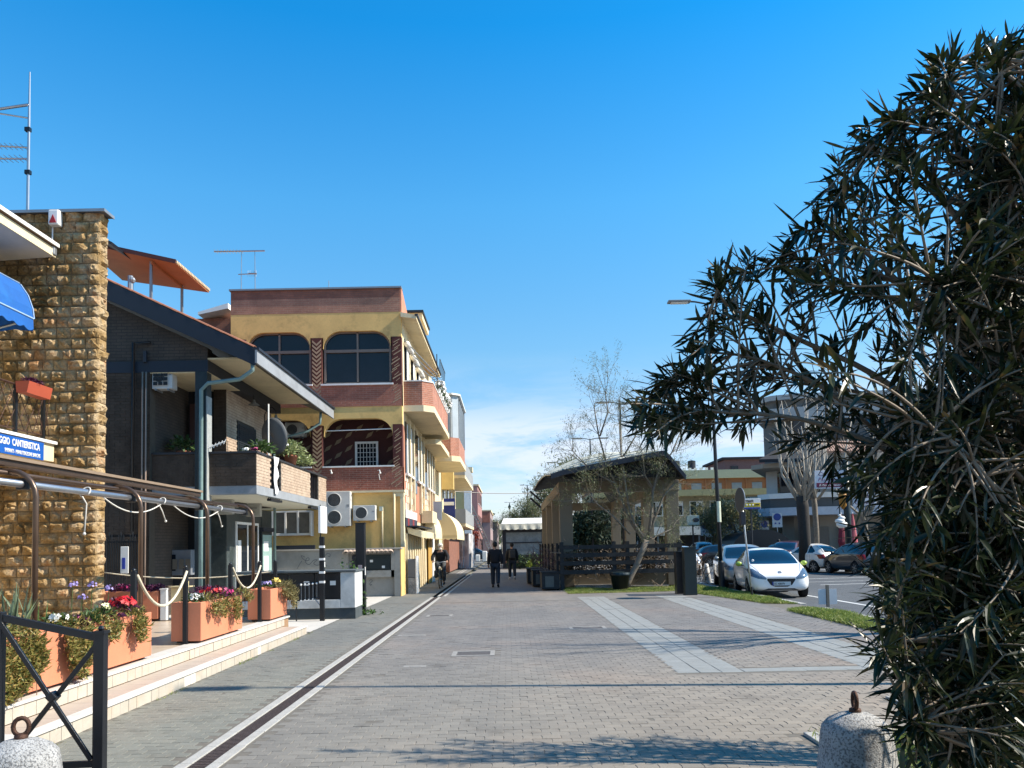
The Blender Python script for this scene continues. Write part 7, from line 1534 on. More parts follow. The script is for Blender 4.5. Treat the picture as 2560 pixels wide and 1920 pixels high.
grass([(1.9, 25.3), (5.2, 25.6), (6.1, 26.3), (6.9, 26.4), (6.9, 28.4), (1.9, 28.4)], 26000, 'strip of green grass in front of the pavilion', .10)
grass([(5.7, 24.6), (6.15, 22.0), (6.5, 19.9), (7.15, 19.6), (7.15, 26.6), (6.2, 26.2)], 22000, 'grass strip around the lamp post beside the white car', .13)
grass([(6.25, 12.0), (6.0, 8.0), (7.15, 8.0), (7.15, 17.9), (6.9, 18.2), (6.3, 17.8)], 42000, 'green grass strip along the road edge beyond the oleander', .14)
grass([(2.47, 3.2), (7.1, 3.2), (7.1, 6.4), (2.47, 6.46)], 38000, 'grass bed under the oleander beside the concrete bollard', .09)
grass([(3.82, 6.85), (7.1, 6.85), (7.1, 7.8), (3.82, 7.84)], 16000, 'small grass bed behind the oleander', .07)
kb = thing('bed_kerbs', 'white kerb stones edging the grass beds at the oleander', 'kerb', (3, 6.5, 0))
for (x0, x1, y0, y1) in ((2.39, 2.47, 4.0, 4.9), (2.39, 2.47, 4.91, 5.8), (2.39, 2.47, 5.81, 6.52), (2.475, 3.1, 6.44, 6.52), (3.11, 3.9, 6.44, 6.52), (3.74, 3.82, 6.8, 7.35), (3.74, 3.82, 7.36, 7.92), (3.825, 4.4, 7.84, 7.92)): MB().box(x0, x1, y0, y1, -.05, .022).build('kerb_stone', mkerb, kb, bevel=.006)
# weeds along the steps
k = 700; y = rng.uniform(5.6, 15.2, k); y = y[(np.sin(y*2.3)+np.sin(y*5.1)) > .3]; c = np.column_stack([np.full(len(y), XS1+.01)+rng.random(len(y))*.07, y, np.zeros(len(y))]); V, F = leafcards(c, rng.normal(0, .6, c.shape)+[.5, 0, .8], .035, .008, .3, .5); foliage('weeds', V, F, mgrass, None, kind='stuff', label='tiny weeds growing along the foot of the steps', cat='weeds')
# ------------------------------------------------------------------ oleander
SIL = [(2560, 60), (2520, 95), (2440, 105), (2350, 130), (2320, 180), (2250, 280), (2200, 310), (2130, 345), (2090, 430), (2015, 540), (1960, 610), (1960, 660), (1860, 665), (1800, 690), (1760, 740), (1740, 850), (1690, 920), (1610, 960), (1570, 1030), (1590, 1120), (1690, 1100), (1740, 1090), (1830, 1085), (1900, 1095), (1980, 1090), (2060, 1120), (2120, 1180), (2140, 1240), (2160, 1330), (2165, 1400), (2180, 1480), (2200, 1540), (2240, 1640), (2250, 1720), (2270, 1790), (2300, 1860), (2330, 1960), (2760, 1960), (2760, 60)]
def inpoly(x, y, poly):
    c = False; j = len(poly)-1
    for i in range(len(poly)):
        xi, yi = poly[i]; xj, yj = poly[j]
        if (yi > y) != (yj > y) and x < (xj-xi)*(y-yi)/(yj-yi)+xi: c = not c
        j = i
    return c
ole = thing('oleander', 'large dark oleander bush filling the right side of the view', 'shrub', (3.2, 4.6, 0))
stems = MB(); nodesP = []; nodesD = []; nodeS = []
def ostem(tip, base, bow, r=.011, leaf_from=.45, step=.04, scale=1.0):
    base = Vector(base); tip = Vector(tip); d = tip-base; L = d.length; ctrl = base+d*.5+Vector(bow); n = 12; pts = []
    for i in range(n+1): t = i/n; pts.append(base*(1-t)**2+ctrl*2*t*(1-t)+tip*t*t)
    stems.tube(pts, [r*(1-.75*i/n)+.0015 for i in range(n+1)], 5, cap=False); t = leaf_from; LL = L
    while t < 1.0:
        f = t*n; i = min(n-1, int(f)); p = pts[i].lerp(pts[i+1], f-i); dd = (pts[i+1]-pts[i]).normalized()
        if rng.random() < (.25+.75*(t-leaf_from)/(1-leaf_from)): nodesP.append(p); nodesD.append(dd); nodeS.append(scale*(1-.25*(t > .97)))
        t += step/LL*(1.25-.5*t)
def tipdepth(px, py): return 3.15+rng.random()**1.2*1.75
def proj(p):
    v = Vector(p)-C0; z = v.dot(_f); return ((v.dot(_r)/z-SHX)*FPX+1280, 960-(v.dot(_u)/z-SHY)*FPX)
BX0 = Vector((2.75, 4.0, 0))
LIMBS = [[(2640, 1500, 4.0), (2300, 1180, 3.9), (2050, 1060, 3.7), (1800, 1030, 3.5), (1620, 1040, 3.4)], [(2640, 1320, 4.0), (2250, 980, 3.9), (2000, 850, 3.8), (1830, 770, 3.6), (1790, 715, 3.5)], [(2640, 1150, 3.9), (2300, 760, 3.8), (2120, 600, 3.7), (2010, 575, 3.6)], [(2650, 1000, 3.9), (2400, 560, 3.8), (2270, 360, 3.7), (2240, 310, 3.6)], [(2640, 850, 3.8), (2510, 400, 3.6), (2505, 150, 3.4)], [(2620, 1650, 4.1), (2350, 1250, 4.0), (2100, 1000, 3.9), (1900, 900, 3.8), (1750, 880, 3.7)], [(2630, 1000, 4.3), (2350, 800, 4.2), (2150, 720, 4.1), (2000, 660, 4.0)], [(2660, 900, 4.2), (2480, 600, 4.0), (2380, 330, 3.8), (2345, 180, 3.6)], [(2640, 1380, 4.4), (2300, 1050, 4.3), (2050, 960, 4.2), (1880, 940, 4.0)]]
LIMBS += [[(2690, 1900, 3.7), (2480, 1600, 3.5), (2330, 1420, 3.3), (2220, 1400, 3.2)], [(2700, 1960, 3.6), (2460, 1760, 3.4), (2310, 1640, 3.2), (2240, 1600, 3.1)], [(2720, 1990, 3.6), (2480, 1890, 3.3), (2330, 1830, 3.1), (2280, 1800, 3.0)], [(2680, 1720, 4.3), (2450, 1420, 4.2), (2250, 1220, 4.0), (2150, 1160, 3.9)],
 [(2720, 1400, 3.5), (2560, 1050, 3.4), (2420, 820, 3.3), (2330, 700, 3.2)], [(2740, 1100, 3.5), (2620, 700, 3.4), (2560, 420, 3.4)], [(2720, 1650, 3.4), (2560, 1330, 3.3), (2400, 1120, 3.2), (2260, 1040, 3.2)], [(2700, 1850, 4.7), (2520, 1500, 4.6), (2380, 1300, 4.4), (2280, 1120, 4.3)], [(2740, 1950, 4.6), (2540, 1750, 4.5), (2380, 1560, 4.3)]]
LS = []
def limb_points():
    for L in LIMBS:
        q = [P(*p) for p in L]; g = Vector((BX0.x+.15, BX0.y, .05)); pts = [g, g.lerp(q[0], .5)+Vector((.1, 0, .1))]; n = len(q)
        for i in range(n-1):
            p0, p1, p2, p3 = q[max(0, i-1)], q[i], q[i+1], q[min(n-1, i+2)]
            for s_ in range(5):
                t = s_/5; pts.append(.5*((2*p1)+(p2-p0)*t+(2*p0-5*p1+4*p2-p3)*t*t+(3*p1-p0-3*p2+p3)*t**3))
        pts.append(q[-1]); k = len(pts); stems.tube(pts, [.021*(1-.8*i/(k-1)) for i in range(k)], 7, cap=False)
        for i, p in enumerate(pts):
            if i >= 2: LS.append((p, proj(p)))
            if i > k*.6:
                for r_ in range(2): nodesP.append(p.lerp(pts[min(k-1, i+1)], r_*.5)); nodesD.append((pts[min(k-1, i+1)]-pts[i-1]).normalized()); nodeS.append(.85)
def side_tip(px, py, Y):
    c = [(abs(math.hypot(q[0]-px, q[1]-py)-rng.uniform(70, 330)), p) for p, q in LS if q[0] > px-60 or px > 2480]
    if not c: return
    base = min(c, key=lambda t: t[0])[1]; tip = P(px, py, base.y+rng.normal(0, .14)); L = (tip-base).length
    ostem(tip, base, Vector((rng.normal(.02, .05), rng.normal(0, .05), rng.uniform(-.05, .16)))*min(1, L*1.5), r=.006, leaf_from=max(.12, 1-.30/L) if L > .35 else .3, step=.032, scale=.88)
def add_tip(px, py, Y, **k):
    tip = P(px, py, Y)
    if tip.z < .08: tip.z = .08+rng.random()*.15
    for tr in range(14):
        if py < 1330:      # leaves a main limb inside the crown
            bpx = rng.uniform(max(2250, px+120), max(2720, px+240)); bpy_ = py+(bpx-px)*rng.uniform(.05, .75)+rng.uniform(-20, 60)
            base = P(bpx, min(bpy_, 1750), Y*.6+4.0*.4+rng.normal(0, .15)); bow = Vector((rng.normal(.04, .06), rng.normal(0, .08), rng.uniform(-.02, .22)))
        else:
            base = Vector((BX0.x+rng.normal(0, .25), Y*.5+2.0, tip.z+rng.uniform(-.5, .45))); base.z = max(0, base.z); bow = Vector((0, 0, rng.uniform(.0, .2)))
        c = base+(tip-base)*.5+bow; ok = True
        for t in (.3, .5, .7, .85):
            q = base*(1-t)**2+c*2*t*(1-t)+tip*t*t; x, y = proj(q)
            if x < 2230 and not (inpoly(x, y, SIL) or inpoly(x, y-25, SIL)): ok = False
        if ok: break
    else: return
    ostem(tip, base, bow, **k)
edge_tips = [(2523, 95, 3.3), (2495, 115, 3.35), (2440, 150, 3.5), (2345, 145, 3.4), (2335, 190, 3.6), (2280, 230, 3.5), (2265, 270, 3.8), (2225, 300, 3.6), (2140, 330, 3.5), (2150, 360, 3.9), (2100, 400, 3.7), (2105, 450, 4.0), (2030, 520, 3.6), (2055, 560, 3.9), (1985, 600, 3.5), (1965, 640, 3.7), (2000, 690, 4.1), (1870, 670, 3.6), (1830, 690, 3.4), (1800, 660, 3.5), (1775, 700, 3.3), (1790, 780, 3.6), (1800, 790, 3.8), (1725, 850, 3.5), (1745, 870, 3.9), (1760, 930, 3.8), (1690, 935, 3.5), (1640, 950, 3.3), (1610, 975, 3.4), (1575, 1010, 3.3), (1590, 1045, 3.2), (1610, 1075, 3.25), (1680, 1050, 3.7), (1745, 1060, 3.5), (1850, 1080, 3.6), (1955, 1100, 3.8), (2080, 1190, 3.6), (2120, 1240, 3.9), (2145, 1330, 3.6), (2165, 1420, 3.4), (2185, 1500, 3.5), (2200, 1560, 3.3), (2180, 1610, 3.1), (2235, 1660, 3.2), (2240, 1730, 3.3), (2255, 1790, 3.1), (2260, 1850, 3.2), (2290, 1905, 3.3)]
limb_points()
for px, py, Y in edge_tips:
    if py < 1170:
        side_tip(px, py, Y)
        if rng.random() < .6: side_tip(px+rng.uniform(10, 80), py+rng.uniform(-30, 35), Y)
    else: side_tip(px, py, Y); side_tip(px+rng.uniform(0, 60), py+rng.uniform(-40, 40), Y)
cnt = 0
while cnt < 760:
    px = rng.uniform(1560, 2760); py = rng.uniform(60, 1960)
    if not inpoly(px, py, SIL): continue
    xc = float(np.interp(py, [60, 500, 800, 1000, 1250, 1960], [2620, 2430, 2290, 2230, 2140, 2290]))
    if px < xc and py < 1250:
        if rng.random() < (.84 if px < 1880 else .64): continue
        side_tip(px, py, 3.8); cnt += 1; continue
    side_tip(px, py, tipdepth(px, py)); cnt += 1
    if rng.random() < .3 and px > xc: add_tip(px, py, tipdepth(px, py), leaf_from=.25)
kk = 0
while kk < 44:   # stems behind that throw the dappled shadow on the paving
    tp = (rng.uniform(2.7, 5.8), rng.uniform(5.6, 6.25), rng.uniform(1.2, 4.0)); x, y = proj(tp)
    if not inpoly(x-60, y, SIL) or x < 2150: continue
    ostem(tp, (tp[0]*.5+2.2, 5.5, tp[2]*.4), (0, .1, .15), leaf_from=.35, step=.06); kk += 1
for k in range(230):   # low dense skirt
    px = rng.uniform(2230, 2640); py = rng.uniform(1250, 1930)
    if inpoly(px, py, SIL): side_tip(px, py, 3.5)
for k in range(8):   # thick bare limbs
    a = Vector((BX0.x+rng.normal(0, .25), BX0.y+rng.normal(0, .3), 0)); px = rng.uniform(1900, 2560); py = rng.uniform(250, 1150)
    if not inpoly(px+60, py+60, SIL): continue
    tp = P(px+90, py+70, rng.uniform(3.4, 5)); stems.tube([a, a.lerp(tp, .35)+Vector((.12, 0, .35)), a.lerp(tp, .7)+Vector((.06, 0, .2)), tp], [.022, .018, .013, .006], 7)
stems.build('stems', M_('oleander_stem', (.24, .19, .14), .7, .25, 15, .3, 80), ole, smooth=True)
kol = NT('oleander_leaf'); kol.b.inputs['Roughness'].default_value = .36; kol.b.inputs['Specular IOR Level'].default_value = .32
oi = kol.ramp(kol.noise(9, 3), [(.3, (.006, .011, .005)), (.48, (.013, .022, .008)), (.58, (.032, .042, .013)), (.7, (.11, .07, .028))]); kol.l(oi, kol.b.inputs['Base Color']); MAT['oleander_leaf'] = kol.m
trn = kol.n('ShaderNodeBsdfTranslucent'); kol.l(oi, trn.inputs[0]); mxs = kol.n('ShaderNodeMixShader'); mxs.inputs[0].default_value = .2; kol.l(kol.b.outputs[0], mxs.inputs[1]); kol.l(trn.outputs[0], mxs.inputs[2]); kol.l(mxs.outputs[0], kol.t.nodes['Material Output'].inputs[0])
NP = np.array([tuple(p) for p in nodesP]); ND = np.array([tuple(p) for p in nodesD]); NS = np.array(nodeS); K = len(NP); idx = np.repeat(np.arange(K), 3)
sh_ = (np.abs(NP[:, 1]-5.03) < .42) & (np.abs(NP[:, 2]-.32-(NP[:, 0]-2.24)*.87) < .45) & (NP[:, 0] > 2.1); keep = ~sh_ | (rng.random(K) < .06); NP, ND, NS = NP[keep], ND[keep], NS[keep]; K = len(NP); idx = np.repeat(np.arange(K), 3)
az = rng.random(K)[idx]*2*PI+np.tile([0, 2.09, 4.19], K)+rng.normal(0, .25, 3*K); Dn = ND[idx]; ref = np.where(np.abs(Dn[:, 2:3]) < .9, np.array([[0, 0, 1.0]]), np.array([[1.0, 0, 0]])); X_ = np.cross(Dn, ref); X_ /= np.linalg.norm(X_, axis=1, keepdims=True); Y__ = np.cross(Dn, X_)
LDn = Dn*rng.uniform(.5, 1.5, (3*K, 1))+rng.normal(0, .22, (3*K, 3))+X_*np.cos(az)[:, None]+Y__*np.sin(az)[:, None]; LDn /= np.linalg.norm(LDn, axis=1, keepdims=True); Lc = NP[idx]; Ls = .145*NS[idx]*rng.uniform(.7, 1.25, 3*K)
near_i = np.argsort(Lc[:, 1])[:300]; mask = np.ones(3*K, bool); mask[near_i] = False
V, F = leafcards(Lc[mask], LDn[mask], Ls[mask]*rng.uniform(.7, 1.15, mask.sum()), .0195, .08, .25, fold=.16, seg=4, curl=.13); V = V
foliage('foliage', V, F, kol.m, ole, kind='stuff')
lmesh = []
for q in range(6):
    V, F = leafcards(np.zeros((1, 3)), np.array([[0, 1.0, 0.0]]), .15, .0205, rng.uniform(-.1, .35), .05, seg=4, fold=.16, curl=.16); me = bpy.data.meshes.new('leaf'); me.from_pydata(V.tolist(), [], F.tolist()); me.materials.append(kol.m); lmesh.append(me)
for i in near_i:
    o = bpy.data.objects.new('leaf', lmesh[i % 6]); COL.objects.link(o); o.parent = ole; o.location = Vector(Lc[i]) - ole.location
    o.rotation_euler = Vector(LDn[i]).to_track_quat('Y', 'Z').to_euler()
# ------------------------------------------------------------------ cars
def patch(bvh, poly, axis, off, cuts=3):
    """polygon in a plane, projected along an axis onto the body and lifted off it"""
    bm = bmesh.new(); vs = []
    for p in poly:
        co = {'y-': (p[0], -6, p[1]), 'y+': (p[0], 6, p[1]), 'x-': (-6, p[0], p[1]), 'x+': (6, p[0], p[1]), 'z': (p[0], p[1], 6)}[axis]; vs.append(bm.verts.new(co))
    bm.faces.new(vs); bmesh.ops.triangulate(bm, faces=bm.faces[:]); 
    for _ in range(cuts): bmesh.ops.subdivide_edges(bm, edges=bm.edges[:], cuts=1, use_grid_fill=True); bmesh.ops.triangulate(bm, faces=bm.faces[:]) if _ < 0 else None
    d = {'y-': Vector((0, 1, 0)), 'y+': Vector((0, -1, 0)), 'x-': Vector((1, 0, 0)), 'x+': Vector((-1, 0, 0)), 'z': Vector((0, 0, -1))}[axis]; bad = []
    for v in bm.verts:
        h = bvh.ray_cast(v.co, d)
        if h[0] is None: bad.append(v); continue
        n = h[1] if h[1].dot(d) < 0 else -h[1]; v.co = h[0]+n*off
    bmesh.ops.delete(bm, geom=bad, context='VERTS'); bmesh.ops.recalc_face_normals(bm, faces=bm.faces[:])
    me = bpy.data.meshes.new('panel'); bm.to_mesh(me); bm.free(); me.polygons.foreach_set('use_smooth', [True]*len(me.polygons)); return me
def car_body(Lc, Wc, Hc, kind):
    """lofted shell, nose at -y. stations: y, z bottom, half width, belt z, top half width, top z"""
    h = Lc/2
    S = dict(hatch=[(-h, .32, .52, .50, .46, .60), (-h+.06, .24, .74, .60, .62, .70), (-h+.25, .20, .84, .70, .70, .78), (-h+.55, .19, .87, .80, .74, .90), (-h+.95, .19, .87, .90, .76, 1.0), (-h+1.15, .19, .87, .93, .74, 1.07), (-h+1.5, .19, .87, .95, .69, 1.28), (-h+1.9, .19, .87, .96, .64, 1.44), (-h+2.4, .19, .87, .97, .62, 1.47), (h-1.1, .19, .87, .99, .60, 1.45), (h-.55, .20, .86, 1.0, .53, 1.36), (h-.25, .24, .83, .98, .52, 1.14), (h-.08, .30, .78, .85, .56, .92), (h, .36, .66, .6, .54, .7)],
             suv=[(-h, .38, .56, .6, .5, .72), (-h+.06, .30, .78, .72, .66, .86), (-h+.3, .26, .86, .85, .74, .98), (-h+.9, .25, .88, 1.0, .78, 1.1), (-h+1.1, .25, .88, 1.03, .72, 1.2), (-h+1.55, .25, .88, 1.05, .64, 1.5), (-h+1.95, .25, .88, 1.06, .62, 1.62), (-h+2.6, .25, .88, 1.07, .62, 1.64), (h-.9, .25, .88, 1.08, .6, 1.62), (h-.3, .27, .86, 1.07, .58, 1.5), (h-.1, .3, .82, 1.0, .6, 1.15), (h, .4, .7, .7, .56, .8)])[kind]
    sw = Wc/1.74; sh = Hc/(1.47 if kind == 'hatch' else 1.64); b = MB(); m = None
    for (y, zb, w, zm, wt, zt) in S:
        w *= sw; wt *= sw; zb2 = zb; zm *= sh; zt *= sh; half = [(0, zb2), (w*.8, zb2), (w*.97, zb2+.08), (w, (zb2+zm)/2), (w*.985, zm-.06), (w*.94, zm+.02), (wt+(w*.94-wt)*.35, zm+(zt-zm)*.6), (wt, zt-.05*(zt-zm > .25)-.02), (wt*.72, zt-.005), (0, zt+.02)]
        ring = half + [(-x, z) for x, z in half[-2:0:-1]]; m = len(ring); b.v += [(x, y, z) for x, z in ring]
    n = len(S); b.f = [(i*m+j, i*m+(j+1) % m, (i+1)*m+(j+1) % m, (i+1)*m+j) for i in range(n-1) for j in range(m)]; b.f += [tuple(range(m-1, -1, -1)), tuple((n-1)*m+j for j in range(m))]
    me = b.mesh('body', True); bm = bmesh.new(); bm.from_mesh(me); bmesh.ops.recalc_face_normals(bm, faces=bm.faces[:]); bm.to_mesh(me); bm.free()
    o = bpy.data.objects.new('tmp', me); COL.objects.link(o); s = o.modifiers.new('s', 'SUBSURF'); s.levels = 2; s.render_levels = 2
    cuts = []; wr = .33; fy, ry = -h+.78, h-.68
    for y in (fy, ry):
        for sx_ in (-1, 1):
            c = MB().lathe([(wr, 0), (wr, .4)] if sx_ > 0 else [(wr, -.4), (wr, 0)], (sx_*(Wc/2-.22), y, .31), 28, 'x').build('tmpc', None); c2 = o.modifiers.new('b', 'BOOLEAN'); c2.object = c; c2.operation = 'DIFFERENCE'; c2.solver = 'EXACT'; cuts.append(c)
    dg = bpy.context.evaluated_depsgraph_get(); dg.update(); res = bpy.data.meshes.new_from_object(o.evaluated_get(dg)); bpy.data.objects.remove(o)
    for c in cuts: bpy.data.objects.remove(c)
    res.materials.clear(); return res, fy, ry
mtyre = M_('tyre_rubber', (.014, .014, .015), .85, .2, 30); mrim = M_('alloy_rim', (.35, .36, .37), .35, .1, 8, metal=.7); mcg = M_('car_glass', (.008, .016, .026), .04, .3, 1.5, spec=.8); mhl = M_('headlight_glass', (.16, .21, .27), .08, .5, 25, spec=.9, metal=.3); mtl = M_('tail_light', (.25, .01, .01), .2, .2); mpl = M_('plate_white', (.6, .62, .62), .5)
CARS = {}
def car(lab, loc, rz, paint, kind='hatch', L=3.96, W=1.74, H=1.47, mirror=None, front=True, detail=True, plate='', cat='car', grp='cars parked at the road', hero=False):
    t = thing('parked_car', lab, cat, loc, rz, grp, world=False); key = (kind, L, W, H)
    if key not in CARS: CARS[key] = car_body(L, W, H, kind)
    res, fy, ry = CARS[key]; me = res.copy(); me.materials.append(paint); body = link('body', me, None, t); bm = bmesh.new(); bm.from_mesh(res); bvh = BVHTree.FromBMesh(bm); bm.free()
    h = L/2; k = H/(1.47 if kind == 'hatch' else 1.64); hw = W/2; up = 0 if kind == 'hatch' else .12
    def pp(nm, poly, ax, m, off=.004, mir=False, cuts=3, par=None):
        o = link(nm, patch(bvh, poly, ax, off, cuts), m, par or t)
        if mir:
            ax2 = {'x-': 'x+', 'x+': 'x-'}.get(ax, ax); pl = [( -p[0], p[1]) for p in poly] if ax in ('y-', 'y+', 'z') else poly; link(nm, patch(bvh, pl, ax2, off, cuts), m, par or t)
        return o
    z = lambda v: (v+up)*k
    pp('windscreen', [(-hw*.80, z(.99)), (hw*.80, z(.99)), (hw*.79, z(1.1)), (hw*.66, z(1.39)), (0, z(1.42)), (-hw*.66, z(1.39)), (-hw*.79, z(1.1))], 'y-', mcg)
    if hero:
        for s in (-1, 1): pp('bonnet_gap', [(s*hw*.86, -h+.98), (s*hw*.84, -h+.98), (s*hw*.66, -h+.24), (s*hw*.68, -h+.24)], 'z', M_('panel_gap', (.12, .12, .12), .6), .0015, False, 4)
    pp('rear_window', [(-hw*.70, z(1.02)), (hw*.70, z(1.02)), (hw*.58, z(1.33)), (-hw*.58, z(1.33))], 'y+', mcg)
    q = 1.0 if kind == 'hatch' else 1.0
    pp('side_window', [(-h+1.45, z(1.0)), (-h+1.95, z(1.34)), (-h+2.45, z(1.38)), (-h+2.45, z(1.0))], 'x+', mcg, mir=True)
    pp('side_window', [(-h+2.52, z(1.0)), (-h+2.52, z(1.38)), (h-.95, z(1.34)), (h-.6, z(1.08)), (h-.7, z(1.0))], 'x+', mcg, mir=True)
    for y0 in (-h+1.3, -h+2.48, h-.9): pp('door_gap', [(y0, .3), (y0+.012, .3), (y0+.012, z(.97)), (y0, z(.97))], 'x+', mblack, .0015, True, 3)
    for y0 in (-h+2.2, -h+3.0): pp('door_handle', [(y0, z(.86)), (y0+.16, z(.86)), (y0+.16, z(.89)), (y0, z(.89))], 'x+', paint, .018, True, 1)
    if hero:
        pp('headlight', [(-hw*.98, z(.86)), (-hw*.95, z(.66)), (-hw*.74, z(.585)), (-hw*.50, z(.56)), (-hw*.46, z(.60)), (-hw*.60, z(.70)), (-hw*.82, z(.86))], 'y-', mhl, .006, True)
        g = pp('grille', [(-hw*.44, z(.585)), (hw*.44, z(.585)), (hw*.46, z(.55)), (hw*.34, z(.40)), (hw*.2, z(.35)), (-hw*.2, z(.35)), (-hw*.34, z(.40)), (-hw*.46, z(.55))], 'y-', mblack, .006)
        pp('chrome_trim', [(-hw*.47, z(.615)), (hw*.47, z(.615)), (hw*.45, z(.60)), (-hw*.45, z(.60))], 'y-', mgrey, .01); pp('lower_intake', [(-hw*.62, z(.235)), (-hw*.42, z(.30)), (hw*.42, z(.30)), (hw*.62, z(.235)), (hw*.3, z(.265)), (-hw*.3, z(.265))], 'y-', mblack, .005)
        for s in (-1, 1): MB().lathe([(.055, 0), (.05, -.02), (.01, -.024)], (s*hw*.70, -h+.125, z(.33)), 16, 'y').build('fog_lamp', mhl, t, smooth=True)
        for s in (-1, 1): pp('indicator_strip', [(s*hw*.52, z(.56)), (s*hw*.47, z(.50)), (s*hw*.50, z(.46)), (s*hw*.56, z(.52))], 'y-', mwhite, .01, False, 1)
        em = MB(); e = [(-.05, .0), (-.03, .045), (.0, .03), (.025, .06), (.045, .03), (.02, .02), (.05, -.005), (.03, -.04), (.005, -.01), (-.02, -.045)]
        pp('emblem', [(x*1.1, z(.755)+y*.8) for x, y in e], 'y-', mgrey, .012, False, 1)
    else:
        pp('headlight', [(-hw*.95, z(.74)), (-hw*.92, z(.60)), (-hw*.62, z(.58)), (-hw*.56, z(.66)), (-hw*.70, z(.74))], 'y-', mhl, .006, True); pp('grille', [(-hw*.4, z(.62)), (hw*.4, z(.62)), (hw*.36, z(.54)), (-hw*.36, z(.54))], 'y-', mblack, .006); pp('lower_intake', [(-hw*.5, z(.40)), (hw*.5, z(.40)), (hw*.45, z(.28)), (-hw*.45, z(.28))], 'y-', mblack, .006)
    pp('tail_light', [(-hw*.96, z(.92)), (-hw*.95, z(.70)), (-hw*.72, z(.70)), (-hw*.74, z(.92))], 'y+', mtl, .008, True); pp('rear_bumper', [(-hw*.8, z(.48)), (hw*.8, z(.48)), (hw*.8, z(.33)), (-hw*.8, z(.33))], 'y+', mblack, .008)
    for sy in (-1, 1):
        yy = (-h-.012) if sy < 0 else (h-.01); zz = z(.44) if sy < 0 else z(.58); f = MB().box(-.26, .26, min(yy, yy+.03*sy*-1), max(yy, yy+.03*sy*-1), zz-.055, zz+.055).build('number_plate', mpl, t)
        if sy < 0:
            MB().box(-.262, -.22, yy-.004, yy, zz-.055, zz+.055).build('plate_band', M_('plate_blue', (.01, .04, .3), .4), t)
            if plate: text(plate, .085, (-.2, yy-.003, zz-.032), (R(90), 0, 0), mblack, t, sx=.8, name='plate_lettering', bold=.001)
    mm = mirror or paint
    for s in (-1, 1): MB().ball((s*(hw+.10), -h+1.45, z(.99)), .1, 12, (1.0, .55, .75)).build('mirror', mm, t, smooth=True); MB().box(min(s*(hw-.1), s*(hw+.04)), max(s*(hw-.1), s*(hw+.04)), -h+1.43, -h+1.49, z(.93), z(.96)).build('mirror_arm', mblack, t)
    if hero or detail: MB().bar((-.5, -h+1.12, z(1.03)), (-.1, -h+1.3, z(1.12)), .015).build('wiper', mblack, t)
    for y in (fy, ry):
        for s in (-1, 1):
            w = bpy.data.objects.new('wheel', None); COL.objects.link(w); w.parent = t; w.location = (s*(hw-.11), y, .30); r = .30
            MB().lathe([(r*.72, -.1), (r*.95, -.1), (r, -.07), (r, .07), (r*.95, .1), (r*.72, .1)], (0, 0, 0), 26, 'x').build('tyre', mtyre, w, smooth=False)
            f = .09*s; MB().lathe([(r*.73, min(f, f-.02*s)), (r*.73, max(f, f-.02*s))], (0, 0, 0), 20, 'x').build('rim_disc', mblack, w); sp = MB()
            for q in range(7): a = 2*PI*q/7; sp.bar((f+.006*s, 0, 0), (f+.006*s, math.cos(a)*r*.7, math.sin(a)*r*.7), .035, .012, up=(1, 0, 0))
            sp.lathe([(.05, min(f, f+.012*s)), (.05, max(f, f+.012*s))], (0, 0, 0), 12, 'x').build('rim', mrim, w)
    MB().box(-hw*.8, hw*.8, -h+.4, h-.4, .2, .35).build('underbody', mblack, t)
    return t
def cpaint(name, c, metal=0): return M_(name, c, .28, .03, 1, metal=metal, spec=.5, coat=.7)
mlime = cpaint('lime_paint', (.42, .55, .06))
cw_ = G(1977, 1490, -.1); t = car('white hatchback with lime green mirror caps facing the camera', (8.18, 24.75, -.1), R(-8), cpaint('car_white', (.80, .80, .80)), mirror=mlime, plate='EC 438 FV', hero=True)
h_ = 1.98
MB().ball((-.62, -.98, 1.10), .04, 8, (1, .3, 1)).build('sticker', mwhite, t); 
car('silver grey taller car parked behind the white hatchback', (8.8, 29.6, -.1), R(-9), cpaint('car_silver', (.32, .34, .35), .4), 'suv', 4.3, 1.8, 1.58, plate='CZ 704 LR')
car('white car mostly hidden behind the dark green post', (9.05, 41.3, -.1), R(-4), cpaint('car_white2', (.74, .75, .76)), 'hatch', 3.8, 1.7, 1.5, detail=False)
car('pale grey off road car seen from behind beside the lamp post', (16.2, 66, -.1), R(180), cpaint('car_palegrey', (.30, .34, .37), .2), 'suv', 4.0, 1.78, 1.7, detail=False)
car('small white round car parked at an angle, seen from behind', (15.9, 41.6, -.1), R(205), cpaint('car_white3', (.66, .64, .60)), 'hatch', 3.55, 1.65, 1.49, detail=False)
car('dark hatchback seen from behind beside the small white car', (16.95, 38.2, -.1), R(186), cpaint('car_dark', (.02, .026, .034)), 'hatch', 3.9, 1.72, 1.52, detail=False)
car('dark red tall car with pale windscreen behind the small white car', (16.8, 47.0, -.1), R(-38), cpaint('car_wine', (.07, .015, .018)), 'suv', 4.4, 1.8, 1.66, detail=False)
car('blue grey car partly hidden behind the oleander leaves', (20.6, 36.5, -.1), R(196), cpaint('car_bluegrey', (.14, .19, .26), .3), 'hatch', 4.0, 1.75, 1.5, detail=False)
car('light blue car farther right behind the oleander leaves', (21.8, 33.6, -.1), R(190), cpaint('car_lightblue', (.22, .34, .45), .3), 'hatch', 4.0, 1.75, 1.5, detail=False)
car('dark car crossing the street far away beside the white barrier blocks', (P(1193, 1390, 84).x-.3, 84.5, 0), R(90), cpaint('car_navy', (.012, .02, .035)), 'hatch', 4.0, 1.72, 1.48, detail=False, grp='cars far away')
car('black low car behind the silver car', (15.0, 54, -.1), R(92), cpaint('car_black', (.01, .011, .014)), 'hatch', 4.2, 1.75, 1.5, detail=False, grp='cars far away')
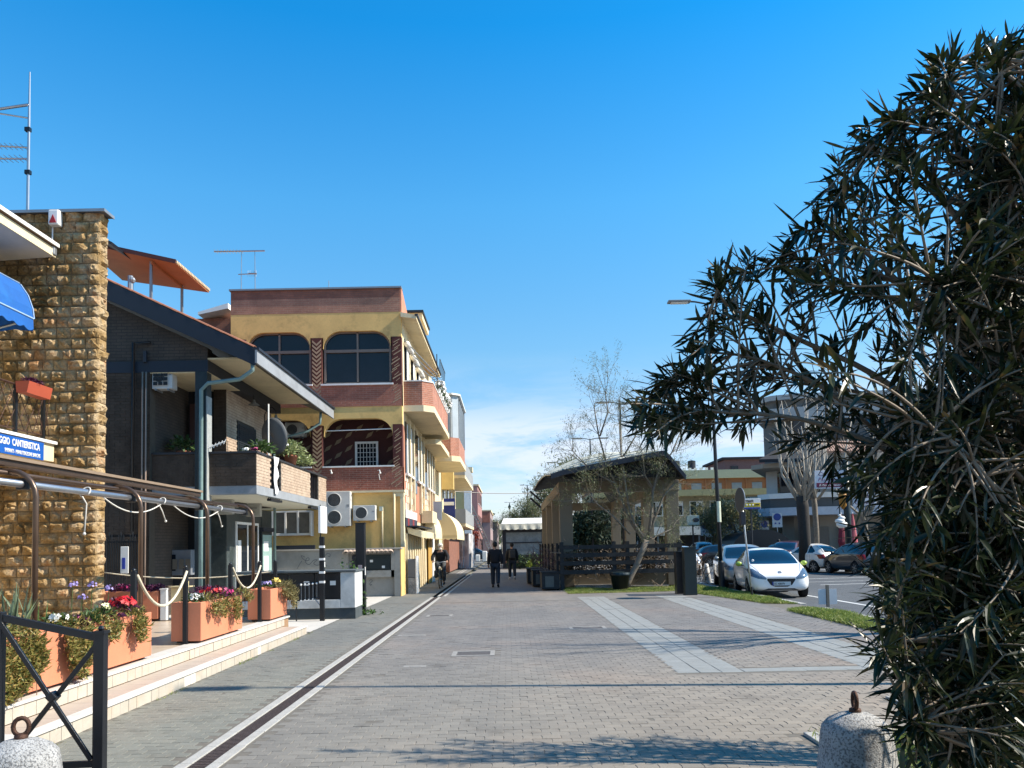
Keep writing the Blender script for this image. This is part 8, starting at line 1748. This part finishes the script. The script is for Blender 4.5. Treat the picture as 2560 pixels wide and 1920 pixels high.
car('dark blue car at the right of the white hatchback roof', (19.0, 52.5, -.1), R(88), cpaint('car_navy2', (.015, .02, .03)), 'hatch', 4.1, 1.75, 1.5, detail=False, grp='cars far away')
# ------------------------------------------------------------------ people
def skinned(name, joints, edges, m, parent, sub=2, root=0):
    """one continuous mesh grown around a jointed skeleton; joints: (x, y, z, rx, rz)"""
    me = bpy.data.meshes.new(name); me.from_pydata([j[:3] for j in joints], edges, []); o = bpy.data.objects.new('tmp', me); COL.objects.link(o)
    sk = o.modifiers.new('k', 'SKIN'); 
    for i, j in enumerate(joints): sv = me.skin_vertices[0].data[i]; sv.radius = (j[3], j[4] if len(j) > 4 else j[3]); sv.use_root = (i == root)
    s = o.modifiers.new('s', 'SUBSURF'); s.levels = sub; s.render_levels = sub
    dg = bpy.context.evaluated_depsgraph_get(); dg.update(); res = bpy.data.meshes.new_from_object(o.evaluated_get(dg)); bpy.data.objects.remove(o); res.materials.clear(); res.polygons.foreach_set('use_smooth', [True]*len(res.polygons)); return link(name, res, m, parent)
mskin = M_('skin', (.42, .24, .17), .6, .08, 20); mcoat = M_('black_coat', (.010, .011, .016), .85, .25, 12); mjean = M_('dark_jeans', (.022, .032, .05), .85, .25, 14); mshoe = M_('dark_shoes', (.015, .015, .016), .6); mhair = M_('dark_hair', (.012, .010, .009), .7, .3, 50); mcap = M_('white_cap', (.62, .6, .56), .8)
def person(lab, loc, rz, J, jacket, trousers, hair, shoes=mshoe, cap=None, beard=False, longc=0.0, s=1.0):
    t = thing('person', lab, 'person', loc, rz, world=False); t.scale = (s, s, s)
    # body skeleton from joints J
    names = ['pelvis', 'waist', 'chest', 'neck', 'head0', 'head1', 'hipL', 'kneeL', 'ankL', 'toeL', 'hipR', 'kneeR', 'ankR', 'toeR', 'shL', 'elL', 'wrL', 'hdL', 'shR', 'elR', 'wrR', 'hdR']
    R0 = dict(pelvis=(.13, .10), waist=(.12, .09), chest=(.16, .11), neck=(.05, .05), head0=(.072, .085), head1=(.078, .095), hipL=(.08,)*2, hipR=(.08,)*2, kneeL=(.055,)*2, kneeR=(.055,)*2, ankL=(.036,)*2, ankR=(.036,)*2, toeL=(.03, .022), toeR=(.03, .022), shL=(.05,)*2, shR=(.05,)*2, elL=(.038,)*2, elR=(.038,)*2, wrL=(.026,)*2, wrR=(.026,)*2, hdL=(.035, .018), hdR=(.035, .018))
    E = [(0, 1), (1, 2), (2, 3), (3, 4), (4, 5), (0, 6), (6, 7), (7, 8), (8, 9), (0, 10), (10, 11), (11, 12), (12, 13), (2, 14), (14, 15), (15, 16), (16, 17), (2, 18), (18, 19), (19, 20), (20, 21)]
    skinned('body', [(*J[n], *R0[n]) for n in names], E, mskin, t)
    # five fingers per hand
    for sd in 'LR':
        w = Vector(J['wr'+sd]); hd = Vector(J['hd'+sd]); d = (hd-w).normalized(); sx_ = d.cross(Vector((0, 1, .2))).normalized(); m = MB()
        for q in range(4): o = hd+sx_*(.022*(q-1.5))*.8; L = (.06, .068, .064, .05)[q]; m.tube([o-d*.02, o+d*L*.5+Vector((0, -.01, 0)), o+d*L*.9+Vector((0, -.03, 0))], [.009, .008, .006], 6)
        m.tube([w+d*.03+sx_*.02, w+d*.05+sx_*.045, w+d*.09+sx_*.045], [.011, .01, .007], 6); m.build('fingers', mskin, t, smooth=True)
    a = lambda n, k, r: (*J[n], k, r)
    jk = [('pelvis', .225, .16), ('waist', .22, .16), ('chest', .235, .165), ('neck', .085, .085), ('shL', .095, .095), ('elL', .078, .078), ('wrL', .06, .06), ('shR', .095, .095), ('elR', .078, .078), ('wrR', .06, .06)]
    JJ = [list(a(*q)) for q in jk]; JJ[3][2] -= .06; JJ[0][2] -= .02+longc; EE = [(0, 1), (1, 2), (2, 3), (2, 4), (4, 5), (5, 6), (2, 7), (7, 8), (8, 9)]; skinned('jacket', JJ, EE, jacket, t)
    tr = [('pelvis', .17, .13), ('hipL', .12, .12), ('kneeL', .09, .092), ('ankL', .072, .074), ('hipR', .12, .12), ('kneeR', .09, .092), ('ankR', .072, .074)]; skinned('trousers', [a(*q) for q in tr], [(0, 1), (1, 2), (2, 3), (0, 4), (4, 5), (5, 6)], trousers, t)
    for sd in 'LR':
        an = Vector(J['ank'+sd]); to = Vector(J['toe'+sd]); m = MB(); m.tube([an+(an-to)*.35+Vector((0, 0, -.045)), an+Vector((0, 0, -.035)), an.lerp(to, .6)+Vector((0, 0, -.02)), to+(to-an)*.3], [.03, .05, .045, .028], 10); m.build('shoe', shoes, t, smooth=True)
    h0 = Vector(J['head0']); h1 = Vector(J['head1']); c = h0.lerp(h1, .6)
    # face (towards -y locally): nose, eyes, mouth, ears
    MB().cbox(c+Vector((0, -.105, -.02)), (.022, .035, .045)).build('nose', mskin, t, bevel=.008)
    for s_ in (-1, 1): MB().ball(c+Vector((s_*.032, -.09, .01)), .011, 8).build('eye', mhair, t); MB().ball(c+Vector((s_*.085, 0, -.01)), .026, 8, (.4, .7, 1)).build('ear', mskin, t, smooth=True)
    MB().cbox(c+Vector((0, -.093, -.06)), (.045, .012, .01)).build('mouth', M_('lips', (.3, .1, .09), .5), t)
    m = MB().ball(c+Vector((0, .03, .03)), .104, 14, (.94, 1.0, 1.08)); m.build('hair', hair, t, smooth=True)
    if beard: MB().ball(c+Vector((0, -.055, -.085)), .06, 10, (1, .8, .9)).build('beard', mcap, t, smooth=True)
    if cap: MB().ball(c+Vector((0, .0, .065)), .108, 14, (.95, 1.05, .72)).build('cap', cap, t, smooth=True); MB().cbox(c+Vector((0, -.12, .055)), (.13, .09, .012)).build('cap_brim', cap, t, bevel=.005)
    return t
def pose(legs=0.0, armsw=0.0, lean=0.0):
    J = dict(pelvis=(0, 0, .92), waist=(0, 0, 1.08), chest=(0, lean*.3, 1.32), neck=(0, lean*.4, 1.49), head0=(0, lean*.45-.01, 1.57), head1=(0, lean*.5-.02, 1.67))
    for s, sd in ((1, 'L'), (-1, 'R')):
        f = legs*s; a = -armsw*s; J['hip'+sd] = (s*.095, 0, .86); J['knee'+sd] = (s*.10, -f*.16-.03, .47); J['ank'+sd] = (s*.10, -f*.26+(.08 if f < 0 else 0), .085+(.05 if f < 0 else 0)); J['toe'+sd] = (s*.115, -f*.26-.14+(.08 if f < 0 else 0), .03+(.02 if f < 0 else 0))
        J['sh'+sd] = (s*.19, lean*.3, 1.40); J['el'+sd] = (s*.25, a*.10+.02, 1.12); J['wr'+sd] = (s*.26, a*.20-.06, .88); J['hd'+sd] = (s*.26, a*.24-.08, .80)
    return J
g = P(1239, 1465, 30); t = person('man in black jacket and dark jeans walking away, the nearer of two walkers', (P(1239, 1460, 30.2).x, 30.2, 0), R(180), pose(.55, .6), mcoat, mjean, mhair, s=1.0)
t = person('walker with a dark backpack and white soled shoes, the farther of two', (P(1281, 1446, 37.4).x, 37.4, 0), R(184), pose(.8, .5), M_('dark_parka', (.014, .016, .02), .8, .2, 10), mjean, mhair, shoes=M_('white_sole_shoes', (.5, .5, .5), .6), s=.985)
MB().cbox((0, .22, 1.22), (.30, .18, .42)).build('backpack', M_('backpack_grey', (.05, .055, .06), .7, .3, 10), t, bevel=.05); MB().cbox((0, .32, 1.14), (.22, .05, .18)).build('backpack_pocket', MAT['backpack_grey'], t, bevel=.02)
# cyclist
cx, cy = P(1101, 1460, 30.6).x, 30.8
bk = thing('bicycle', 'dark bicycle ridden towards the camera along the drain channel', 'bicycle', (cx, cy, 0), world=False); mfr_ = M_('bicycle_frame', (.05, .06, .06), .4)
for nm, y in (('wheel', -.52), ('wheel', .52)):
    w = bpy.data.objects.new(nm, None); COL.objects.link(w); w.parent = bk; w.location = (0, y, .34); MB().tube([(0, .33*math.cos(a), .33*math.sin(a)) for a in np.linspace(0, 2*PI, 29)], .019, 8, cap=False).build('tyre', mtyre, w, smooth=True); MB().tube([(0, .30*math.cos(a), .30*math.sin(a)) for a in np.linspace(0, 2*PI, 29)], .009, 6, cap=False).build('rim', mrim, w)
    sp = MB()
    for q in range(12): a = 2*PI*q/12; sp.tube([(0, 0, 0), (0, .30*math.cos(a), .30*math.sin(a))], .002, 4)
    sp.lathe([(.03, -.04), (.03, .04)], (0, 0, 0), 10, 'x').build('spokes', mgrey, w)
MB().tube([(0, .52, .34), (0, .1, .30), (0, -.38, .78), (0, -.44, .95)], .018, 8).tube([(0, .1, .30), (0, .2, .85)], .017, 8).tube([(0, .52, .34), (0, .18, .72), (0, -.36, .72)], .014, 8).tube([(.03, -.52, .34), (.03, -.40, .7), (0, -.38, .8)], .013, 6).tube([(-.03, -.52, .34), (-.03, -.40, .7), (0, -.38, .8)], .013, 6).build('frame', mfr_, bk, smooth=True)
MB().tube([(-.29, -.28, 1.0), (-.2, -.42, 1.03), (0, -.44, 1.0), (.2, -.42, 1.03), (.29, -.28, 1.0)], .013, 8).build('handlebar', mgrey, bk, smooth=True); MB().cbox((0, .24, .9), (.2, .27, .06)).build('saddle', mblack, bk, bevel=.025); MB().tube([(0, .19, .8), (0, .22, .9)], .014, 6).build('seat_post', mgrey, bk)
for s in (-1, 1): MB().tube([(0, .1, .3), (s*.08, .1, .3), (s*.09, .1, .3-s*.16)], .011, 6).build('crank', mgrey, bk); MB().cbox((s*.12, .1, .3-s*.16), (.09, .08, .02)).build('pedal', mblack, bk)
MB().cbox((0, -.53, .82), (.05, .06, .05)).build('front_light', mwhite, bk, bevel=.015); MB().tube([(0, -.85, .12), (0, -.87, .34), (0, -.76, .60), (0, -.55, .70)], .02, 6).build('front_mudguard', mblack, bk)
for sx_ in (-1, 1): MB().cbox((sx_*.16, -.25, .55), (.13, .36, .3)).build('pannier', mblack, bk, bevel=.04)
J = dict(pelvis=(0, .22, .98), waist=(0, .16, 1.12), chest=(0, .04, 1.33), neck=(0, -.02, 1.48), head0=(0, -.04, 1.555), head1=(0, -.05, 1.65), hipL=(.1, .18, .95), kneeL=(.14, -.16, .78), ankL=(.13, -.0, .24), toeL=(.13, -.12, .16), hipR=(-.1, .18, .95), kneeR=(-.14, -.20, .96), ankR=(-.13, .02, .55), toeR=(-.13, -.1, .50), shL=(.19, .03, 1.41), elL=(.31, -.10, 1.2), wrL=(.28, -.26, 1.05), hdL=(.27, -.33, 1.02), shR=(-.19, .03, 1.41), elR=(-.31, -.10, 1.2), wrR=(-.28, -.26, 1.05), hdR=(-.27, -.33, 1.02))
person('old cyclist with white cap and beard in a dark coat riding towards the camera', (cx, cy, 0), 0, J, mcoat, M_('grey_trousers', (.06, .065, .07), .85, .2, 10), mcap, cap=mcap, beard=True, longc=.04)
t = person('person in dark clothes standing behind the white hatchback', (P(1948, 1380, 50).x, 50, -.1), R(30), pose(0, 0), mcoat, mcoat, mhair)
# overhead cable
a = Vector((-3.9, 60, 6)); rope((P(1170, 1290, 60).x-4, 60, 6.2), (9.5, 75, 7.2), .6, .03, 24).build('overhead_cable', mblack, label='thin overhead cable crossing the far street', cat='cable')
# distant belt of trees closing the horizon
c = []
for k in range(160):
    x = rng.uniform(-160, 260); y = rng.uniform(240, 300); c.append((x, y, rng.uniform(3, 7)))
pts = np.concatenate([np.array(q)+rng.normal(0, 1, (60, 3))*[4, 3, 2.4] for q in c]); pts = pts[pts[:, 2] > -.5]; V, F = leafcards(pts, rng.normal(0, 1, pts.shape), 2.2, 1.6, .1, .4); foliage('distant_woods', V, F, lfar, None, kind='stuff', label='distant belt of trees beyond the street', cat='trees')
